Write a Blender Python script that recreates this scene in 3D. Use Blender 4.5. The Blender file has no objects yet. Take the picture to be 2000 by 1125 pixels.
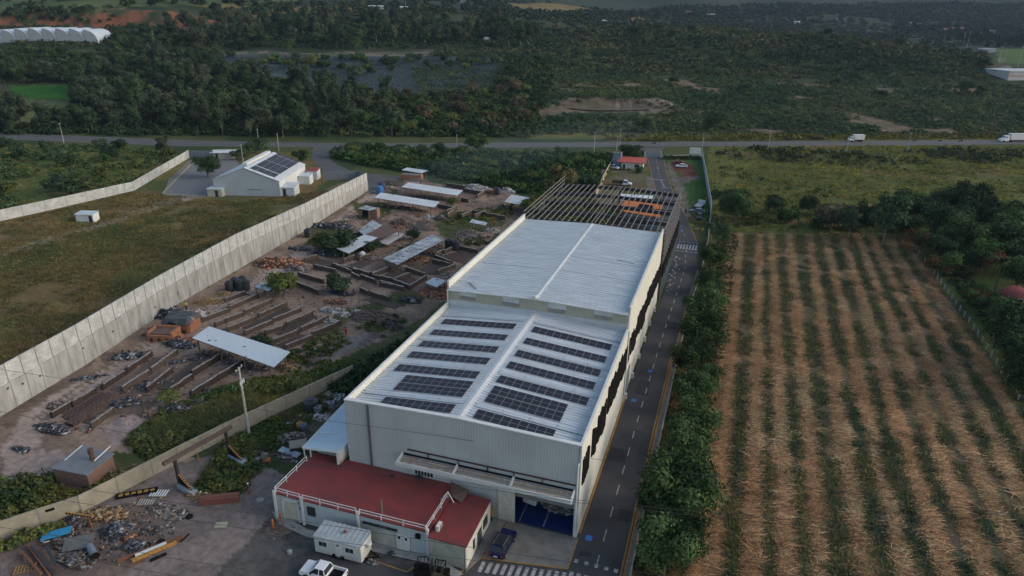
import bpy, math, random
import numpy as np
from mathutils import Vector, Matrix
R = math.radians
random.seed(7); rng = np.random.default_rng(11)
sc = bpy.context.scene
COL = sc.collection
# ---------------------------------------------------------------- camera
F = 1333.0
PITCH, ROLL, YAW = R(22.28), R(.71), R(-17.97)
_f = np.array([math.sin(YAW)*math.cos(PITCH), math.cos(YAW)*math.cos(PITCH), -math.sin(PITCH)])
_r = np.array([math.cos(YAW), -math.sin(YAW), 0.0]); _u = np.cross(_r, _f)
_r, _u = _r*math.cos(ROLL)+_u*math.sin(ROLL), _u*math.cos(ROLL)-_r*math.sin(ROLL)
HAZE = .00006
CAM = np.array([0, 0, 60.0])
cd = bpy.data.cameras.new('camera'); cam = bpy.data.objects.new('camera', cd); COL.objects.link(cam)
cd.sensor_width = 36; cd.lens = F/2000*36; cd.clip_start = 1; cd.clip_end = 20000
cam.matrix_world = Matrix(((_r[0], _u[0], -_f[0], 0), (_r[1], _u[1], -_f[1], 0), (_r[2], _u[2], -_f[2], 60), (0, 0, 0, 1)))
sc.camera = cam
# ---------------------------------------------------------------- light
SUN_EL, SUN_AZ = 24, 78          # degrees above the horizon, clockwise from +Y
wd = bpy.data.worlds.new('World'); sc.world = wd; wd.use_nodes = True
nt = wd.node_tree; bg = nt.nodes['Background']
sky = nt.nodes.new('ShaderNodeTexSky'); sky.sky_type = 'NISHITA'; sky.sun_disc = False
sky.sun_elevation = R(SUN_EL); sky.sun_rotation = R(SUN_AZ); sky.air_density = 1.3; sky.dust_density = 2.5
nt.links.new(sky.outputs[0], bg.inputs[0]); bg.inputs[1].default_value = .13
sl = bpy.data.lights.new('sun', 'SUN'); so = bpy.data.objects.new('sun', sl); COL.objects.link(so)
sl.energy = 1.15; sl.angle = R(35); sl.color = (1, .945, .88)
so.rotation_euler = (R(90-SUN_EL), 0, R(180-SUN_AZ)); so.location = (60, 20, 90)
sc.view_settings.view_transform = 'Standard'; sc.view_settings.look = 'None'
sc.view_settings.exposure = .6; sc.view_settings.gamma = 1
# ---------------------------------------------------------------- terrain and picture-to-ground helpers
_tab = np.random.default_rng(3).random((256, 256))
def vn(x, y):
    x = np.asarray(x, float); y = np.asarray(y, float)
    xi = np.floor(x).astype(int); yi = np.floor(y).astype(int); fx = x-xi; fy = y-yi
    fx = fx*fx*(3-2*fx); fy = fy*fy*(3-2*fy)
    a = _tab[xi & 255, yi & 255]; b = _tab[(xi+1) & 255, yi & 255]; c = _tab[xi & 255, (yi+1) & 255]; d = _tab[(xi+1) & 255, (yi+1) & 255]
    return (a*(1-fx)+b*fx)*(1-fy)+(c*(1-fx)+d*fx)*fy
def fbm(x, y, s, o=4):
    t = 0; a = .5; n = 0
    for k in range(o):
        t = t+a*vn(x/s*2**k+17.3*k, y/s*2**k+5.1*k); n += a; a *= .5
    return t/n
def sst(x, a, b):
    t = np.clip((x-a)/(b-a), 0, 1); return t*t*(3-2*t)
POND = (73., 425.)      # along and away from the highway
def pd(x, y): return np.hypot((.94*x+.343*y-POND[0])/25, (-.343*x+.94*y-POND[1])/9.5)
def hz(x, y):
    x = np.asarray(x, float); y = np.asarray(y, float)
    v = -.343*x+.94*y; w = .94*x+.343*y
    s = np.interp(w, [-520, 0, 300, 520], [.12, .10, .074, .056])
    um = np.interp(w, [-100, 100, 400], [620, 480, 285])
    u = np.maximum(v-352, 0)
    uu = np.minimum(u, um); z = s*uu*uu/(uu+35)+np.maximum(u-um, 0)*np.interp(w, [0, 400], [.04, .022])
    z = z+sst(v, 1250, 5200)*950*sst(w, -900, 500)*(.75+.5*fbm(x, y, 900))
    far = sst(v, 400, 700)
    z = z+(fbm(x, y, 170)-.5)*16*far+(fbm(x+50, y, 45)-.5)*4*far
    cl = sst(w, -700, -560)*(1-sst(w, -330, -250))
    z = z+cl*(sst(v+18*fbm(w, w*0, 60), 735, 752)*13)
    z = z+17*sst(v, 520, 690)*(1-sst(v, 710, 880))*sst(w, 30, 180)*(1-sst(w, 340, 540))
    d = pd(x, y); z = z+2.2*sst(v, 432, 438)*(1-sst(v, 445, 475))*sst(w, 35, 50)*(1-sst(w, 105, 125))
    zp = 4.3
    k = 1-sst(d, .85, 1.25)
    z = z*(1-k)+(zp-1.0)*k
    return z
def ray(px, py): return _r*(px-1000)/F-_u*(py-562.5)/F+_f
def G(px, py, z=0.0):
    d = ray(px, py); return CAM+d*(z-60)/d[2]
_ts = np.concatenate([np.linspace(40, 1500, 900), np.linspace(1505, 9000, 700)])
def T(px, py, dz=0.0):
    d = ray(px, py); P = CAM+d*_ts[:, None]
    h = P[:, 2]-dz-hz(P[:, 0], P[:, 1]); i = np.argmax(h < 0)
    if h[i] >= 0: i = len(_ts)-1
    a, b = _ts[i-1], _ts[i]
    for _ in range(12):
        m = (a+b)/2; q = CAM+d*m
        if q[2]-dz-hz(q[0], q[1]) < 0: b = m
        else: a = m
    q = CAM+d*b; return np.array([q[0], q[1], float(hz(q[0], q[1]))])
def pip(X, Y, poly):
    ins = np.zeros(X.shape, bool); n = len(poly)
    for i in range(n):
        x0, y0 = poly[i][:2]; x1, y1 = poly[(i+1) % n][:2]
        if y0 == y1: continue
        c = ((y0 > Y) != (y1 > Y)) & (X < (x1-x0)*(Y-y0)/(y1-y0)+x0); ins ^= c
    return ins
def W(pts): return [tuple(T(*p)[:2]) for p in pts]       # outline given by ground marks -> world polygon
# ---------------------------------------------------------------- materials
MATS = {}
def lin(c):
    if isinstance(c, str): c = [int(c[i:i+2], 16)/255 for i in (0, 2, 4)]; return tuple(((v+.055)/1.055)**2.4 if v > .04 else v/12.92 for v in c)
    return c
def mat(name, col=(.5, .5, .5), rough=.7, metal=0, col2=None, ns=1.0, amt=.35, bump=0, bs=8, attr=False, rnd=0, stretch=(1, 1, 1), spec=None):
    if name in MATS: return MATS[name]
    m = bpy.data.materials.new(name); m.use_nodes = True; t = m.node_tree; N = t.nodes; L = t.links
    p = N['Principled BSDF']; p.inputs['Roughness'].default_value = rough; p.inputs['Metallic'].default_value = metal
    if spec is not None: p.inputs['Specular IOR Level'].default_value = spec
    tc = N.new('ShaderNodeTexCoord'); mp = N.new('ShaderNodeMapping'); mp.inputs['Scale'].default_value = stretch
    geo = N.new('ShaderNodeNewGeometry'); L.new(geo.outputs['Position'], mp.inputs[0])
    no = N.new('ShaderNodeTexNoise'); no.inputs['Scale'].default_value = ns; no.inputs['Detail'].default_value = 6; no.inputs['Roughness'].default_value = .65
    L.new(mp.outputs[0], no.inputs['Vector'])
    cr = N.new('ShaderNodeMapRange'); cr.inputs[1].default_value = .32; cr.inputs[2].default_value = .68
    L.new(no.outputs[0], cr.inputs[0])
    mx = N.new('ShaderNodeMix'); mx.data_type = 'RGBA'
    L.new(cr.outputs[0], mx.inputs['Factor'])
    if attr:
        a = N.new('ShaderNodeAttribute'); a.attribute_name = 'Col'
        s1 = N.new('ShaderNodeMix'); s1.data_type = 'RGBA'; s1.blend_type = 'MULTIPLY'; s1.inputs['Factor'].default_value = 1
        s1.inputs['B'].default_value = (1-amt, 1-amt, 1-amt, 1); L.new(a.outputs[0], s1.inputs['A'])
        s2 = N.new('ShaderNodeMix'); s2.data_type = 'RGBA'; s2.blend_type = 'MULTIPLY'; s2.inputs['Factor'].default_value = 1
        s2.inputs['B'].default_value = (1+amt, 1+amt, 1+amt, 1); L.new(a.outputs[0], s2.inputs['A']); s2.clamp_result = False
        L.new(s1.outputs['Result'], mx.inputs['A']); L.new(s2.outputs['Result'], mx.inputs['B'])
    else:
        c2 = col2 if col2 else tuple(v*(1-amt) for v in col)
        mx.inputs['A'].default_value = (*col, 1); mx.inputs['B'].default_value = (*c2, 1)
    out = mx.outputs['Result']
    if rnd:
        oi = N.new('ShaderNodeObjectInfo'); mr = N.new('ShaderNodeMapRange'); mr.inputs[3].default_value = 1-rnd; mr.inputs[4].default_value = 1+rnd
        L.new(oi.outputs['Random'], mr.inputs[0]); v = N.new('ShaderNodeVectorMath'); v.operation = 'SCALE'
        L.new(out, v.inputs[0]); L.new(mr.outputs[0], v.inputs['Scale']); out = v.outputs[0]
    L.new(out, p.inputs['Base Color'])
    if bump:
        n2 = N.new('ShaderNodeTexNoise'); n2.inputs['Scale'].default_value = bs; n2.inputs['Detail'].default_value = 8; L.new(mp.outputs[0], n2.inputs['Vector'])
        b = N.new('ShaderNodeBump'); b.inputs['Strength'].default_value = bump; b.inputs['Distance'].default_value = .3
        L.new(n2.outputs[0], b.inputs['Height']); L.new(b.outputs[0], p.inputs['Normal'])
    m.diffuse_color = (*col, 1); MATS[name] = m; return m
def brickmat(name, c1, c2, mortar, bw, bh, ms=.02, rough=.85, vert=True, grime=.35):
    """bricks or cast blocks laid on object coordinates (x along the face, z up; or x,y when flat)"""
    m = mat(name, c1, rough, 0, None, .6, .3)
    t = m.node_tree; N = t.nodes; L = t.links; p = N['Principled BSDF']
    tc = N['Texture Coordinate']
    sx = N.new('ShaderNodeSeparateXYZ'); L.new(tc.outputs['Object'], sx.inputs[0])
    cb = N.new('ShaderNodeCombineXYZ')
    L.new(sx.outputs[0], cb.inputs[0]); L.new(sx.outputs[2 if vert else 1], cb.inputs[1])
    br = N.new('ShaderNodeTexBrick'); br.inputs['Scale'].default_value = 1; br.inputs['Brick Width'].default_value = bw; br.inputs['Row Height'].default_value = bh
    br.inputs['Mortar Size'].default_value = ms; br.inputs['Color1'].default_value = (*c1, 1); br.inputs['Color2'].default_value = (*c2, 1); br.inputs['Mortar'].default_value = (*mortar, 1)
    L.new(cb.outputs[0], br.inputs[0])
    no = [n for n in N if n.type == 'TEX_NOISE'][0]
    mr = N.new('ShaderNodeMapRange'); mr.inputs[1].default_value = .3; mr.inputs[2].default_value = .7; mr.inputs[3].default_value = 1-grime; mr.inputs[4].default_value = 1.15
    L.new(no.outputs[0], mr.inputs[0]); v = N.new('ShaderNodeVectorMath'); v.operation = 'SCALE'; L.new(br.outputs[0], v.inputs[0]); L.new(mr.outputs[0], v.inputs['Scale'])
    L.new(v.outputs[0], p.inputs['Base Color']); return m
WHITE = mat('white_paint', (.62, .64, .64), .5, 0, None, .7, .16)
CREAM = mat('cream_wall', (.57, .58, .53), .75, 0, None, .35, .12, stretch=(1, 1, .4))
ROOFM = mat('white_roof_sheet', (.58, .62, .65), .5, 0, (.42, .45, .47), .5, .2, stretch=(.45, 2.2, 1))
ROOFN = mat('weathered_roof_sheet', (.50, .55, .58), .5, 0, (.36, .40, .43), .35, .2)
SKYL = mat('skylight_sheet', (.40, .45, .50), .35, 0, (.33, .38, .43), 1.2, .2)
CLAD = mat('grey_cladding', (.47, .50, .51), .6, 0, (.39, .415, .425), .3, .2, stretch=(1, 1, .5))
BEIGE = mat('beige_wall', (.42, .41, .34), .7, 0, (.36, .35, .29), .5)
REDR = mat('red_roof_paint', (.235, .032, .030), .7, 0, (.125, .030, .028), .38, .3, stretch=(1, 1.6, 1))
CONC = mat('concrete', (.33, .33, .31), .9, 0, (.2, .2, .19), .8, bump=.15)
CONCD = mat('old_concrete', (.22, .21, .19), .9, 0, (.13, .125, .115), .7, bump=.15)
ASPH = mat('asphalt', (.062, .061, .064), .9, 0, (.033, .033, .036), .22, .3, bump=.1, bs=14)
ASPH2 = mat('asphalt_worn', (.085, .083, .085), .9, 0, (.06, .06, .062), .22, .3)
LINEW = mat('line_white', (.50, .50, .49), .7, 0, (.16, .16, .16), 3.0)
LINEY = mat('line_yellow', (.48, .23, .03), .75, 0, (.17, .11, .05), 2.6)
LINEB = mat('line_blue', (.03, .18, .5), .7, 0, (.03, .13, .36), 1.5)
BLACK = mat('black', (.006, .006, .007), .7, 0, (.01, .01, .01), 2, spec=.1)
DARK = mat('dark_interior', (.02, .02, .02), .9, 0, (.03, .03, .03), 1)
GLASS = mat('window_glass', (.02, .025, .03), .12, 0, (.03, .035, .04), 1)
SOLAR = None
STEEL = mat('dark_steel', (.035, .036, .045), .5, .3, (.05, .05, .055), 1)
STEELG = mat('grey_steel', (.22, .21, .20), .6, .2, (.15, .145, .14), .8)
RUST = mat('rust', (.20, .085, .04), .85, 0, (.09, .04, .025), 2.2)
RUSTW = mat('rust_flaked_paint', (.66, .58, .45), .8, 0, (.36, .15, .05), 1.4)
CHAR = mat('dark_tarp', (.03, .032, .036), .45, 0, (.055, .06, .07), 2.5)
TARPG = mat('grey_tarp', (.30, .32, .36), .5, 0, (.16, .18, .22), 2.5)
BLUEP = mat('blue_paint', (.03, .17, .42), .5, 0, (.03, .12, .3), 1.5)
TANKB = mat('black_tank', (.018, .020, .026), .4, 0, (.03, .034, .04), 1)
PLBLUE = mat('blue_floor', (.012, .035, .16), .35, 0, (.01, .028, .12), .4)
ORANGE = mat('orange_fascia', (.62, .16, .02), .6, 0, (.5, .13, .02), 1)
BRICKR = brickmat('red_brick', (.26, .13, .085), (.20, .10, .07), (.16, .13, .11), .3, .12, .02)
STACK = brickmat('stacked_brick', (.175, .12, .09), (.125, .088, .07), (.03, .024, .02), .16, .14, .03)
STACKR = brickmat('stacked_brick_red', (.20, .10, .068), (.15, .078, .055), (.025, .018, .015), .3, .16, .07)
FLATB = brickmat('bricks_on_floor', (.14, .098, .075), (.11, .08, .065), (.04, .03, .025), 1.1, .34, .12, vert=False)
FLATR = brickmat('red_bricks_on_floor', (.17, .09, .062), (.13, .07, .055), (.05, .03, .025), 1.0, .4, .13, vert=False)
BLOCKW = brickmat('wall_blocks', (.48, .495, .49), (.42, .435, .43), (.33, .34, .335), 1.0, .36, .03, grime=.35)
FRONTW = brickmat('yellow_grey_blocks', (.33, .30, .235), (.28, .255, .20), (.23, .21, .175), .4, .2, .02, grime=.25)
WOOD = mat('weathered_wood', (.20, .14, .09), .9, 0, (.11, .08, .055), 3)
BARK = mat('bark', (.13, .11, .09), .95, 0, (.07, .055, .045), 4, rnd=.25)
BARKP = mat('pale_bark', (.25, .23, .2), .95, 0, (.13, .11, .1), 3, rnd=.25)
LEAF = mat('foliage', rough=.8, ns=.5, amt=.3, attr=True, rnd=.3, spec=.06)
LEAFS = mat('scrub_foliage', rough=.85, ns=.09, amt=.3, attr=True, spec=.05)
STRAWM = mat('straw', rough=.85, ns=.25, amt=.3, attr=True, spec=.08)
GROUNDM = mat('ground', rough=.95, ns=1.1, amt=.28, attr=True, bump=.35, bs=1.6, spec=.05)
# ---------------------------------------------------------------- mesh builders
def tag(o, label=None, cat=None, group=None, kind=None):
    if label: o['label'] = label
    if cat: o['category'] = cat
    if group: o['group'] = group
    if kind: o['kind'] = kind
    return o
def thing(name, label, cat, loc=(0, 0, 0), rz=0, group=None):
    o = bpy.data.objects.new(name, None); COL.objects.link(o); o.empty_display_size = .5
    o.location = tuple(float(v) for v in loc); o.rotation_euler = (0, 0, rz); return tag(o, label, cat, group)
def npmesh(name, V, Fc, material, cols=None, parent=None, smooth=False, loc=None):
    me = bpy.data.meshes.new(name); V = np.asarray(V, np.float32); Fc = np.asarray(Fc, np.int32); k = Fc.shape[1]
    me.vertices.add(len(V)); me.vertices.foreach_set('co', V.ravel())
    me.loops.add(Fc.size); me.loops.foreach_set('vertex_index', Fc.ravel())
    me.polygons.add(len(Fc)); me.polygons.foreach_set('loop_start', np.arange(0, Fc.size, k, dtype=np.int32))
    if smooth: me.polygons.foreach_set('use_smooth', np.ones(len(Fc), bool))
    if cols is not None:
        a = me.color_attributes.new('Col', 'FLOAT_COLOR', 'POINT'); c = np.ones((len(V), 4), np.float32); c[:, :3] = cols; a.data.foreach_set('color', c.ravel())
    me.materials.append(material); me.update(calc_edges=True)
    if parent == 'mesh': return me
    o = bpy.data.objects.new(name, me); COL.objects.link(o)
    if parent: o.parent = parent
    if loc is not None: o.location = tuple(float(v) for v in loc)
    return o
class MB:
    def __init__(s): s.v = []; s.f = []
    def add(s, V, Fc):
        b = len(s.v); s.v += [tuple(map(float, p)) for p in V]; s.f += [tuple(i+b for i in q) for q in Fc]; return s
    def hexa(s, P): return s.add(P, [(3, 2, 1, 0), (4, 5, 6, 7), (0, 1, 5, 4), (1, 2, 6, 5), (2, 3, 7, 6), (3, 0, 4, 7)])
    def box(s, c, d, rz=0, rx=0, ry=0):
        M = Matrix.Rotation(rz, 3, 'Z') @ Matrix.Rotation(ry, 3, 'Y') @ Matrix.Rotation(rx, 3, 'X')
        P = []
        for k in (-.5, .5):
            for a, b in ((-.5, -.5), (.5, -.5), (.5, .5), (-.5, .5)):
                P.append(Vector(c)+M @ Vector((a*d[0], b*d[1], k*d[2])))
        return s.hexa(P)
    def bb(s, x0, x1, y0, y1, z0, z1): return s.box(((x0+x1)/2, (y0+y1)/2, (z0+z1)/2), (abs(x1-x0), abs(y1-y0), abs(z1-z0)))
    def bar(s, p, q, w, h=None):
        p = Vector(p); q = Vector(q); d = q-p; L = d.length
        if L < 1e-6: return s
        d.normalize(); up = Vector((0, 0, 1)) if abs(d.z) < .95 else Vector((0, 1, 0))
        a = d.cross(up).normalized()*(w/2); b = a.cross(d).normalized()*((h or w)/2)
        return s.hexa([p-a-b, p+a-b, p+a+b, p-a+b, q-a-b, q+a-b, q+a+b, q-a+b])
    def tube(s, p, q, r0, r1=None, n=8):
        r1 = r0 if r1 is None else r1; p = Vector(p); q = Vector(q); d = (q-p).normalized(); up = Vector((0, 0, 1)) if abs(d.z) < .95 else Vector((1, 0, 0))
        a = d.cross(up).normalized(); b = d.cross(a); V = []
        for c, r in ((p, r0), (q, r1)):
            for i in range(n): t = 2*math.pi*i/n; V.append(c+(a*math.cos(t)+b*math.sin(t))*r)
        return s.add(V, [(i, (i+1) % n, n+(i+1) % n, n+i) for i in range(n)]+[tuple(range(n-1, -1, -1)), tuple(range(n, 2*n))])
    def lathe(s, c, prof, n=14):
        V = []; k = len(prof)
        for r, z in prof:
            for i in range(n): t = 2*math.pi*i/n; V.append((c[0]+r*math.cos(t), c[1]+r*math.sin(t), c[2]+z))
        Q = [(j*n+i, j*n+(i+1) % n, (j+1)*n+(i+1) % n, (j+1)*n+i) for j in range(k-1) for i in range(n)]
        return s.add(V, Q+[tuple(range(n-1, -1, -1)), tuple(range((k-1)*n, k*n))])
    def prism(s, poly, z0, z1):
        n = len(poly); V = [(p[0], p[1], z0) for p in poly]+[(p[0], p[1], z1) for p in poly]
        return s.add(V, [tuple(range(n-1, -1, -1)), tuple(range(n, 2*n))]+[(i, (i+1) % n, n+(i+1) % n, n+i) for i in range(n)])
    def prof(s, pts, y0, y1, sh=None):
        """side outline (x,z) drawn across from y0 to y1; sh(x,z)->inset"""
        n = len(pts); V = []
        for sg, y in ((1, y0), (-1, y1)):
            for x, z in pts: V.append((x, y+sg*(sh(x, z) if sh else 0), z))
        return s.add(V, [tuple(range(n)), tuple(range(2*n-1, n-1, -1))]+[((i+1) % n, i, n+i, n+(i+1) % n) for i in range(n)])
    def corr(s, a, b, c, d, period=.35, amp=.04):
        """ribbed sheet: ribs run a->b and d->c, repeated from a to d"""
        a, b, c, d = map(Vector, (a, b, c, d)); n = max(2, int(((d-a).length)/period)); nm = (b-a).cross(d-a).normalized()
        V = []
        for i in range(n):
            for fr, h in ((0, 0), (.5, 0), (.62, 1), (.88, 1)):
                t = (i+fr)/n; V += [a.lerp(d, t)+nm*amp*h, b.lerp(c, t)+nm*amp*h]
        V += [d, c]; m = len(V)//2
        return s.add(V, [(2*i, 2*i+1, 2*i+3, 2*i+2) for i in range(m-1)])
    def build(s, name, m, parent=None, loc=None, smooth=False, sub=None):
        if sub is not None: s.v = [(x-sub[0], y-sub[1], z-sub[2]) for x, y, z in s.v]
        me = bpy.data.meshes.new(name); me.from_pydata(s.v, [], s.f); me.materials.append(m)
        if smooth:
            for p in me.polygons: p.use_smooth = True
        me.update(); o = bpy.data.objects.new(name, me); COL.objects.link(o)
        if parent: o.parent = parent
        if loc is not None: o.location = tuple(float(v) for v in loc)
        return o
def WP(root):                       # parts of this thing are given in world coordinates
    l = tuple(root.location)
    return lambda mb, name, m, parent=None, smooth=False: mb.build(name, m, parent or root, sub=l, smooth=smooth)
def copytree(o, loc, rz=None, label=None, scale=None, group=None):
    r = o.copy(); COL.objects.link(r); r.location = tuple(float(v) for v in loc)
    if rz is not None: r.rotation_euler = (0, 0, rz)
    if scale is not None: r.scale = (scale,)*3 if not hasattr(scale, '__len__') else scale
    if label: r['label'] = label
    if group: r['group'] = group
    for ch in KIDS.get(o.name, o.children):
        c = ch.copy(); COL.objects.link(c); c.parent = r
        for g in ch.children: d = g.copy(); COL.objects.link(d); d.parent = c
    return r
KIDS = {}
def nth(i): return ['first', 'second', 'third', 'fourth', 'fifth', 'sixth', 'seventh', 'eighth', 'ninth', 'tenth', 'eleventh', 'twelfth', 'thirteenth', 'fourteenth', 'fifteenth', 'sixteenth', 'seventeenth', 'eighteenth', 'nineteenth', 'twentieth'][i] if i < 20 else '%dth' % (i+1)
# ================================================================ GROUND
def ground():
    ang = np.radians(np.concatenate([np.arange(-100, -62, 1.0), np.arange(-62, 27, .17), np.arange(27, 80, 1.0)]))
    rr = [3.0]
    while rr[-1] < 9000: rr.append(rr[-1]*(1.0075 if rr[-1] > 55 else 1.06))
    rr = np.array(rr); A, Rr = np.meshgrid(ang, rr)
    X = Rr*np.sin(A); Y = Rr*np.cos(A); Z = hz(X, Y)
    C = np.zeros(X.shape+(3,))
    def lay(poly, a, b, s=12, jit=3.0, sh=(.35, .65), m=None):
        jx = (fbm(X+900, Y, jit*3)-.5)*jit*2.4; jy = (fbm(X, Y+700, jit*3)-.5)*jit*2.4
        k = pip(X+jx, Y+jy, poly) if poly is not None else np.ones(X.shape, bool)
        if m is not None: k &= m
        t = sst(fbm(X+31*s, Y, s, 5), *sh)[..., None]
        c = np.array(a)*(1-t)+np.array(b)*t; C[k] = c[k]
    v = -.343*X+.94*Y; w = .94*X+.343*Y
    lay(None, (.04, .06, .026), (.075, .085, .035), 14)                                   # scrub soil
    lay(None, (.028, .045, .022), (.055, .06, .034), 25, m=v > 350)
    lay(None, (.03, .045, .03), (.05, .065, .045), 300, m=v > 900)
    # fields far away
    lay(W([(985, 6), (1100, 8), (1200, 26), (1262, 38), (1120, 37), (1015, 22)]), (.15, .12, .05), (.2, .15, .06), 20, 2)
    lay(W([(440, 22), (500, 12), (690, 10), (700, 24), (560, 27)]), (.2, .14, .06), (.13, .11, .05), 20, 3)
    lay(W([(250, 10), (420, 4), (640, 5), (600, 10), (420, 18)]), (.13, .11, .05), (.08, .09, .04), 20, 3)
    lay(W([(1740, 20), (1860, 16), (2000, 36), (2000, 48), (1850, 33), (1740, 30)]), (.08, .11, .05), (.1, .12, .06), 60, 8)
    lay(W([(1600, 28), (1690, 30), (1690, 33), (1600, 31)]), (.2, .15, .1), (.17, .13, .09), 60, 4)
    lay(W([(1860, 65), (1905, 66), (1905, 72), (1860, 71)]), (.26, .12, .06), (.22, .11, .06), 60, 4)
    lay(W([(1945, 95), (2060, 95), (2060, 128), (1945, 122)]), (.09, .14, .04), (.07, .12, .04), 60, 3)
    # cliffs
    cl = sst(w, -700, -560)*(1-sst(w, -330, -250)); band = (v+18*fbm(w, w*0, 60) > 726) & (v+18*fbm(w, w*0, 60) < 762) & (cl > .25) & (fbm(X, Y, 40) > .36)
    lay(None, (.24, .095, .055), (.15, .075, .045), 7, m=band)
    lay(None, (.06, .075, .035), (.05, .065, .03), 7, m=band & (fbm(X+90, Y, 9) > .60))
    lay(W([(0, 0), (160, 0), (600, 0), (420, 10), (200, 24), (0, 30)]), (.1, .12, .05), (.06, .09, .04), 40, 6)
    # agave terrace, green plot and dry verge on the left
    lay(W([(430, 100), (980, 112), (985, 150), (950, 190), (770, 190), (560, 150), (440, 130)]), (.062, .085, .09), (.045, .07, .055), 8, 14)
    lay(W([(430, 98), (560, 103), (980, 97), (985, 104), (700, 112), (430, 112)]), (.17, .14, .115), (.07, .08, .05), 9, 5, (.45, .55))
    lay(W([(20, 168), (135, 166), (140, 194), (20, 194)]), (.03, .10, .02), (.04, .12, .02), 6, 2)
    lay(W([(10, 196), (135, 196), (130, 240), (10, 240)]), (.12, .14, .06), (.09, .11, .05), 6, 2)
    # pond banks, bare patches in the scrub
    d = pd(X, Y)
    lay(None, (.25, .20, .165), (.08, .075, .05), 3.0, m=(d < 1.02+.35*fbm(X, Y, 9)) & (fbm(X+40, Y, 5) > .36) | ((v > 430) & (v < 443) & (w > 38) & (w < 118)))
    lay(None, (.17, .13, .1), (.09, .08, .055), 5, m=(d < 1.9) & (fbm(X, Y, 13) > .5))
    lay(None, (.17, .125, .09), (.1, .085, .055), 4, m=(v > 352) & (v < 520) & (w > 20) & (fbm(X+200, Y*1.6, 30) > .64))
    # highway verges: yellow grass strip
    lay(None, (.14, .13, .035), (.085, .095, .035), 6, m=(v > 343) & (v < 362) & (w > -30))
    # grass field right of the driveway
    lay([(-12, 352), (140, 402), (330, 480), (330, 200), (60, 205), (2, 204), (-10, 250)], (.12, .125, .038), (.08, .095, .035), 12, 1)
    lay(None, (.16, .11, .06), (.11, .1, .04), 5, m=(v < 340) & (w > 60) & (Y > 210) & (fbm(X*.8, Y*1.4+90, 26) > .66))
    # straw field soil
    lay(FIELD, (.12, .09, .06), (.085, .082, .045), 2.5, .6)
    inf = pip(X+(fbm(X, Y, 4)-.5)*2, Y, FIELD)
    best = np.full(X.shape, 99.)
    for f_, d_, L_ in RW:
        dx, dy = X-f_[0], Y-f_[1]; t_ = dx*d_[0]+dy*d_[1]; o_ = np.abs(-dx*d_[1]+dy*d_[0]+(fbm(X*.6, Y, 14)-.5)*.9); best = np.minimum(best, np.where((t_ > -1) & (t_ < L_), o_, 99))
    kk = (1-sst(best+(fbm(X+5, Y+9, 1.5)-.5)*1.6, .75, 1.55))[..., None]; tt = fbm(X, Y*.8, 12)[..., None]
    sc_ = np.array((.135, .082, .04))*(1-tt)+np.array((.12, .082, .038))*tt
    C[inf] = (C*(1-kk*.9)+sc_*kk*.9)[inf]
    lay([(50, 212), (52, 150), (46, 105), (43, 80), (75, 70), (160, 150), (90, 215)], (.055, .085, .025), (.08, .09, .035), 8, 1.5)
    lay([(52, 118), (50, 95), (46, 70), (52, 70), (57, 100), (64, 130), (58, 134)], (.12, .11, .08), (.09, .09, .06), 4, 1)
    lay([tuple(G(*p)[:2]) for p in ((-200, 290), (0, 282), (120, 285), (250, 290), (340, 298), (360, 310), (262, 362), (0, 420), (-200, 460))], (.07, .10, .034), (.125, .125, .045), 10, 1)
    # left yard beyond the long wall
    L0 = [tuple(G(*p)[:2]) for p in ((-160, 470), (0, 432), (262, 372), (372, 308), (470, 292), (610, 300), (632, 340), (718, 372), (330, 600), (-20, 830))]
    lay(L0, (.07, .09, .032), (.16, .13, .05), 11, 1)
    lay(L0, (.16, .11, .05), (.12, .09, .045), 4, 1, m=fbm(X+77, Y+10, 22) > .50)
    lay([tuple(G(*p)[:2]) for p in ((200, 405), (290, 372), (330, 375), (330, 400), (215, 425), (60, 470), (0, 480), (0, 440), (120, 425))], (.19, .13, .085), (.11, .085, .045), 5, 2)
    lay([tuple(G(*p)[:2]) for p in ((355, 378), (400, 384), (300, 410), (240, 432), (140, 458), (0, 505), (-60, 520), (-60, 506), (0, 492), (150, 448), (240, 420))], (.27, .225, .185), (.20, .165, .13), 4, .7)
    lay([tuple(G(*p)[:2]) for p in ((440, 382), (550, 392), (640, 380), (700, 345), (640, 345), (600, 400), (470, 420), (300, 420))], (.06, .08, .03), (.13, .11, .06), 9, 3)
    lay([tuple(G(*p)[:2]) for p in ((590, 395), (640, 365), (690, 352), (690, 365), (640, 395))], (.2, .15, .1), (.12, .1, .06), 6, 3)
    # brick yard soil
    YD = [tuple(G(*p)[:2]) for p in ((-60, 1000), (-60, 870), (0, 800), (60, 752), (330, 606), (560, 470), (725, 372), (800, 352), (1000, 375), (1060, 420), (1000, 470), (880, 600), (690, 735), (430, 850), (0, 1040), (-60, 1060))]
    lay(YD, (.265, .195, .15), (.175, .128, .10), 4, 1)
    lay(YD, (.17, .125, .10), (.12, .09, .072), 5, 1, m=fbm(X+300, Y, 16) > .60)
    lay([tuple(G(*p)[:2]) for p in ((0, 880), (60, 800), (330, 640), (560, 500), (725, 375), (735, 382), (570, 520), (350, 660), (110, 800), (70, 880), (200, 890), (380, 880), (380, 905), (200, 930), (0, 960))], (.34, .275, .24), (.28, .22, .19), 5, 1)
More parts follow.
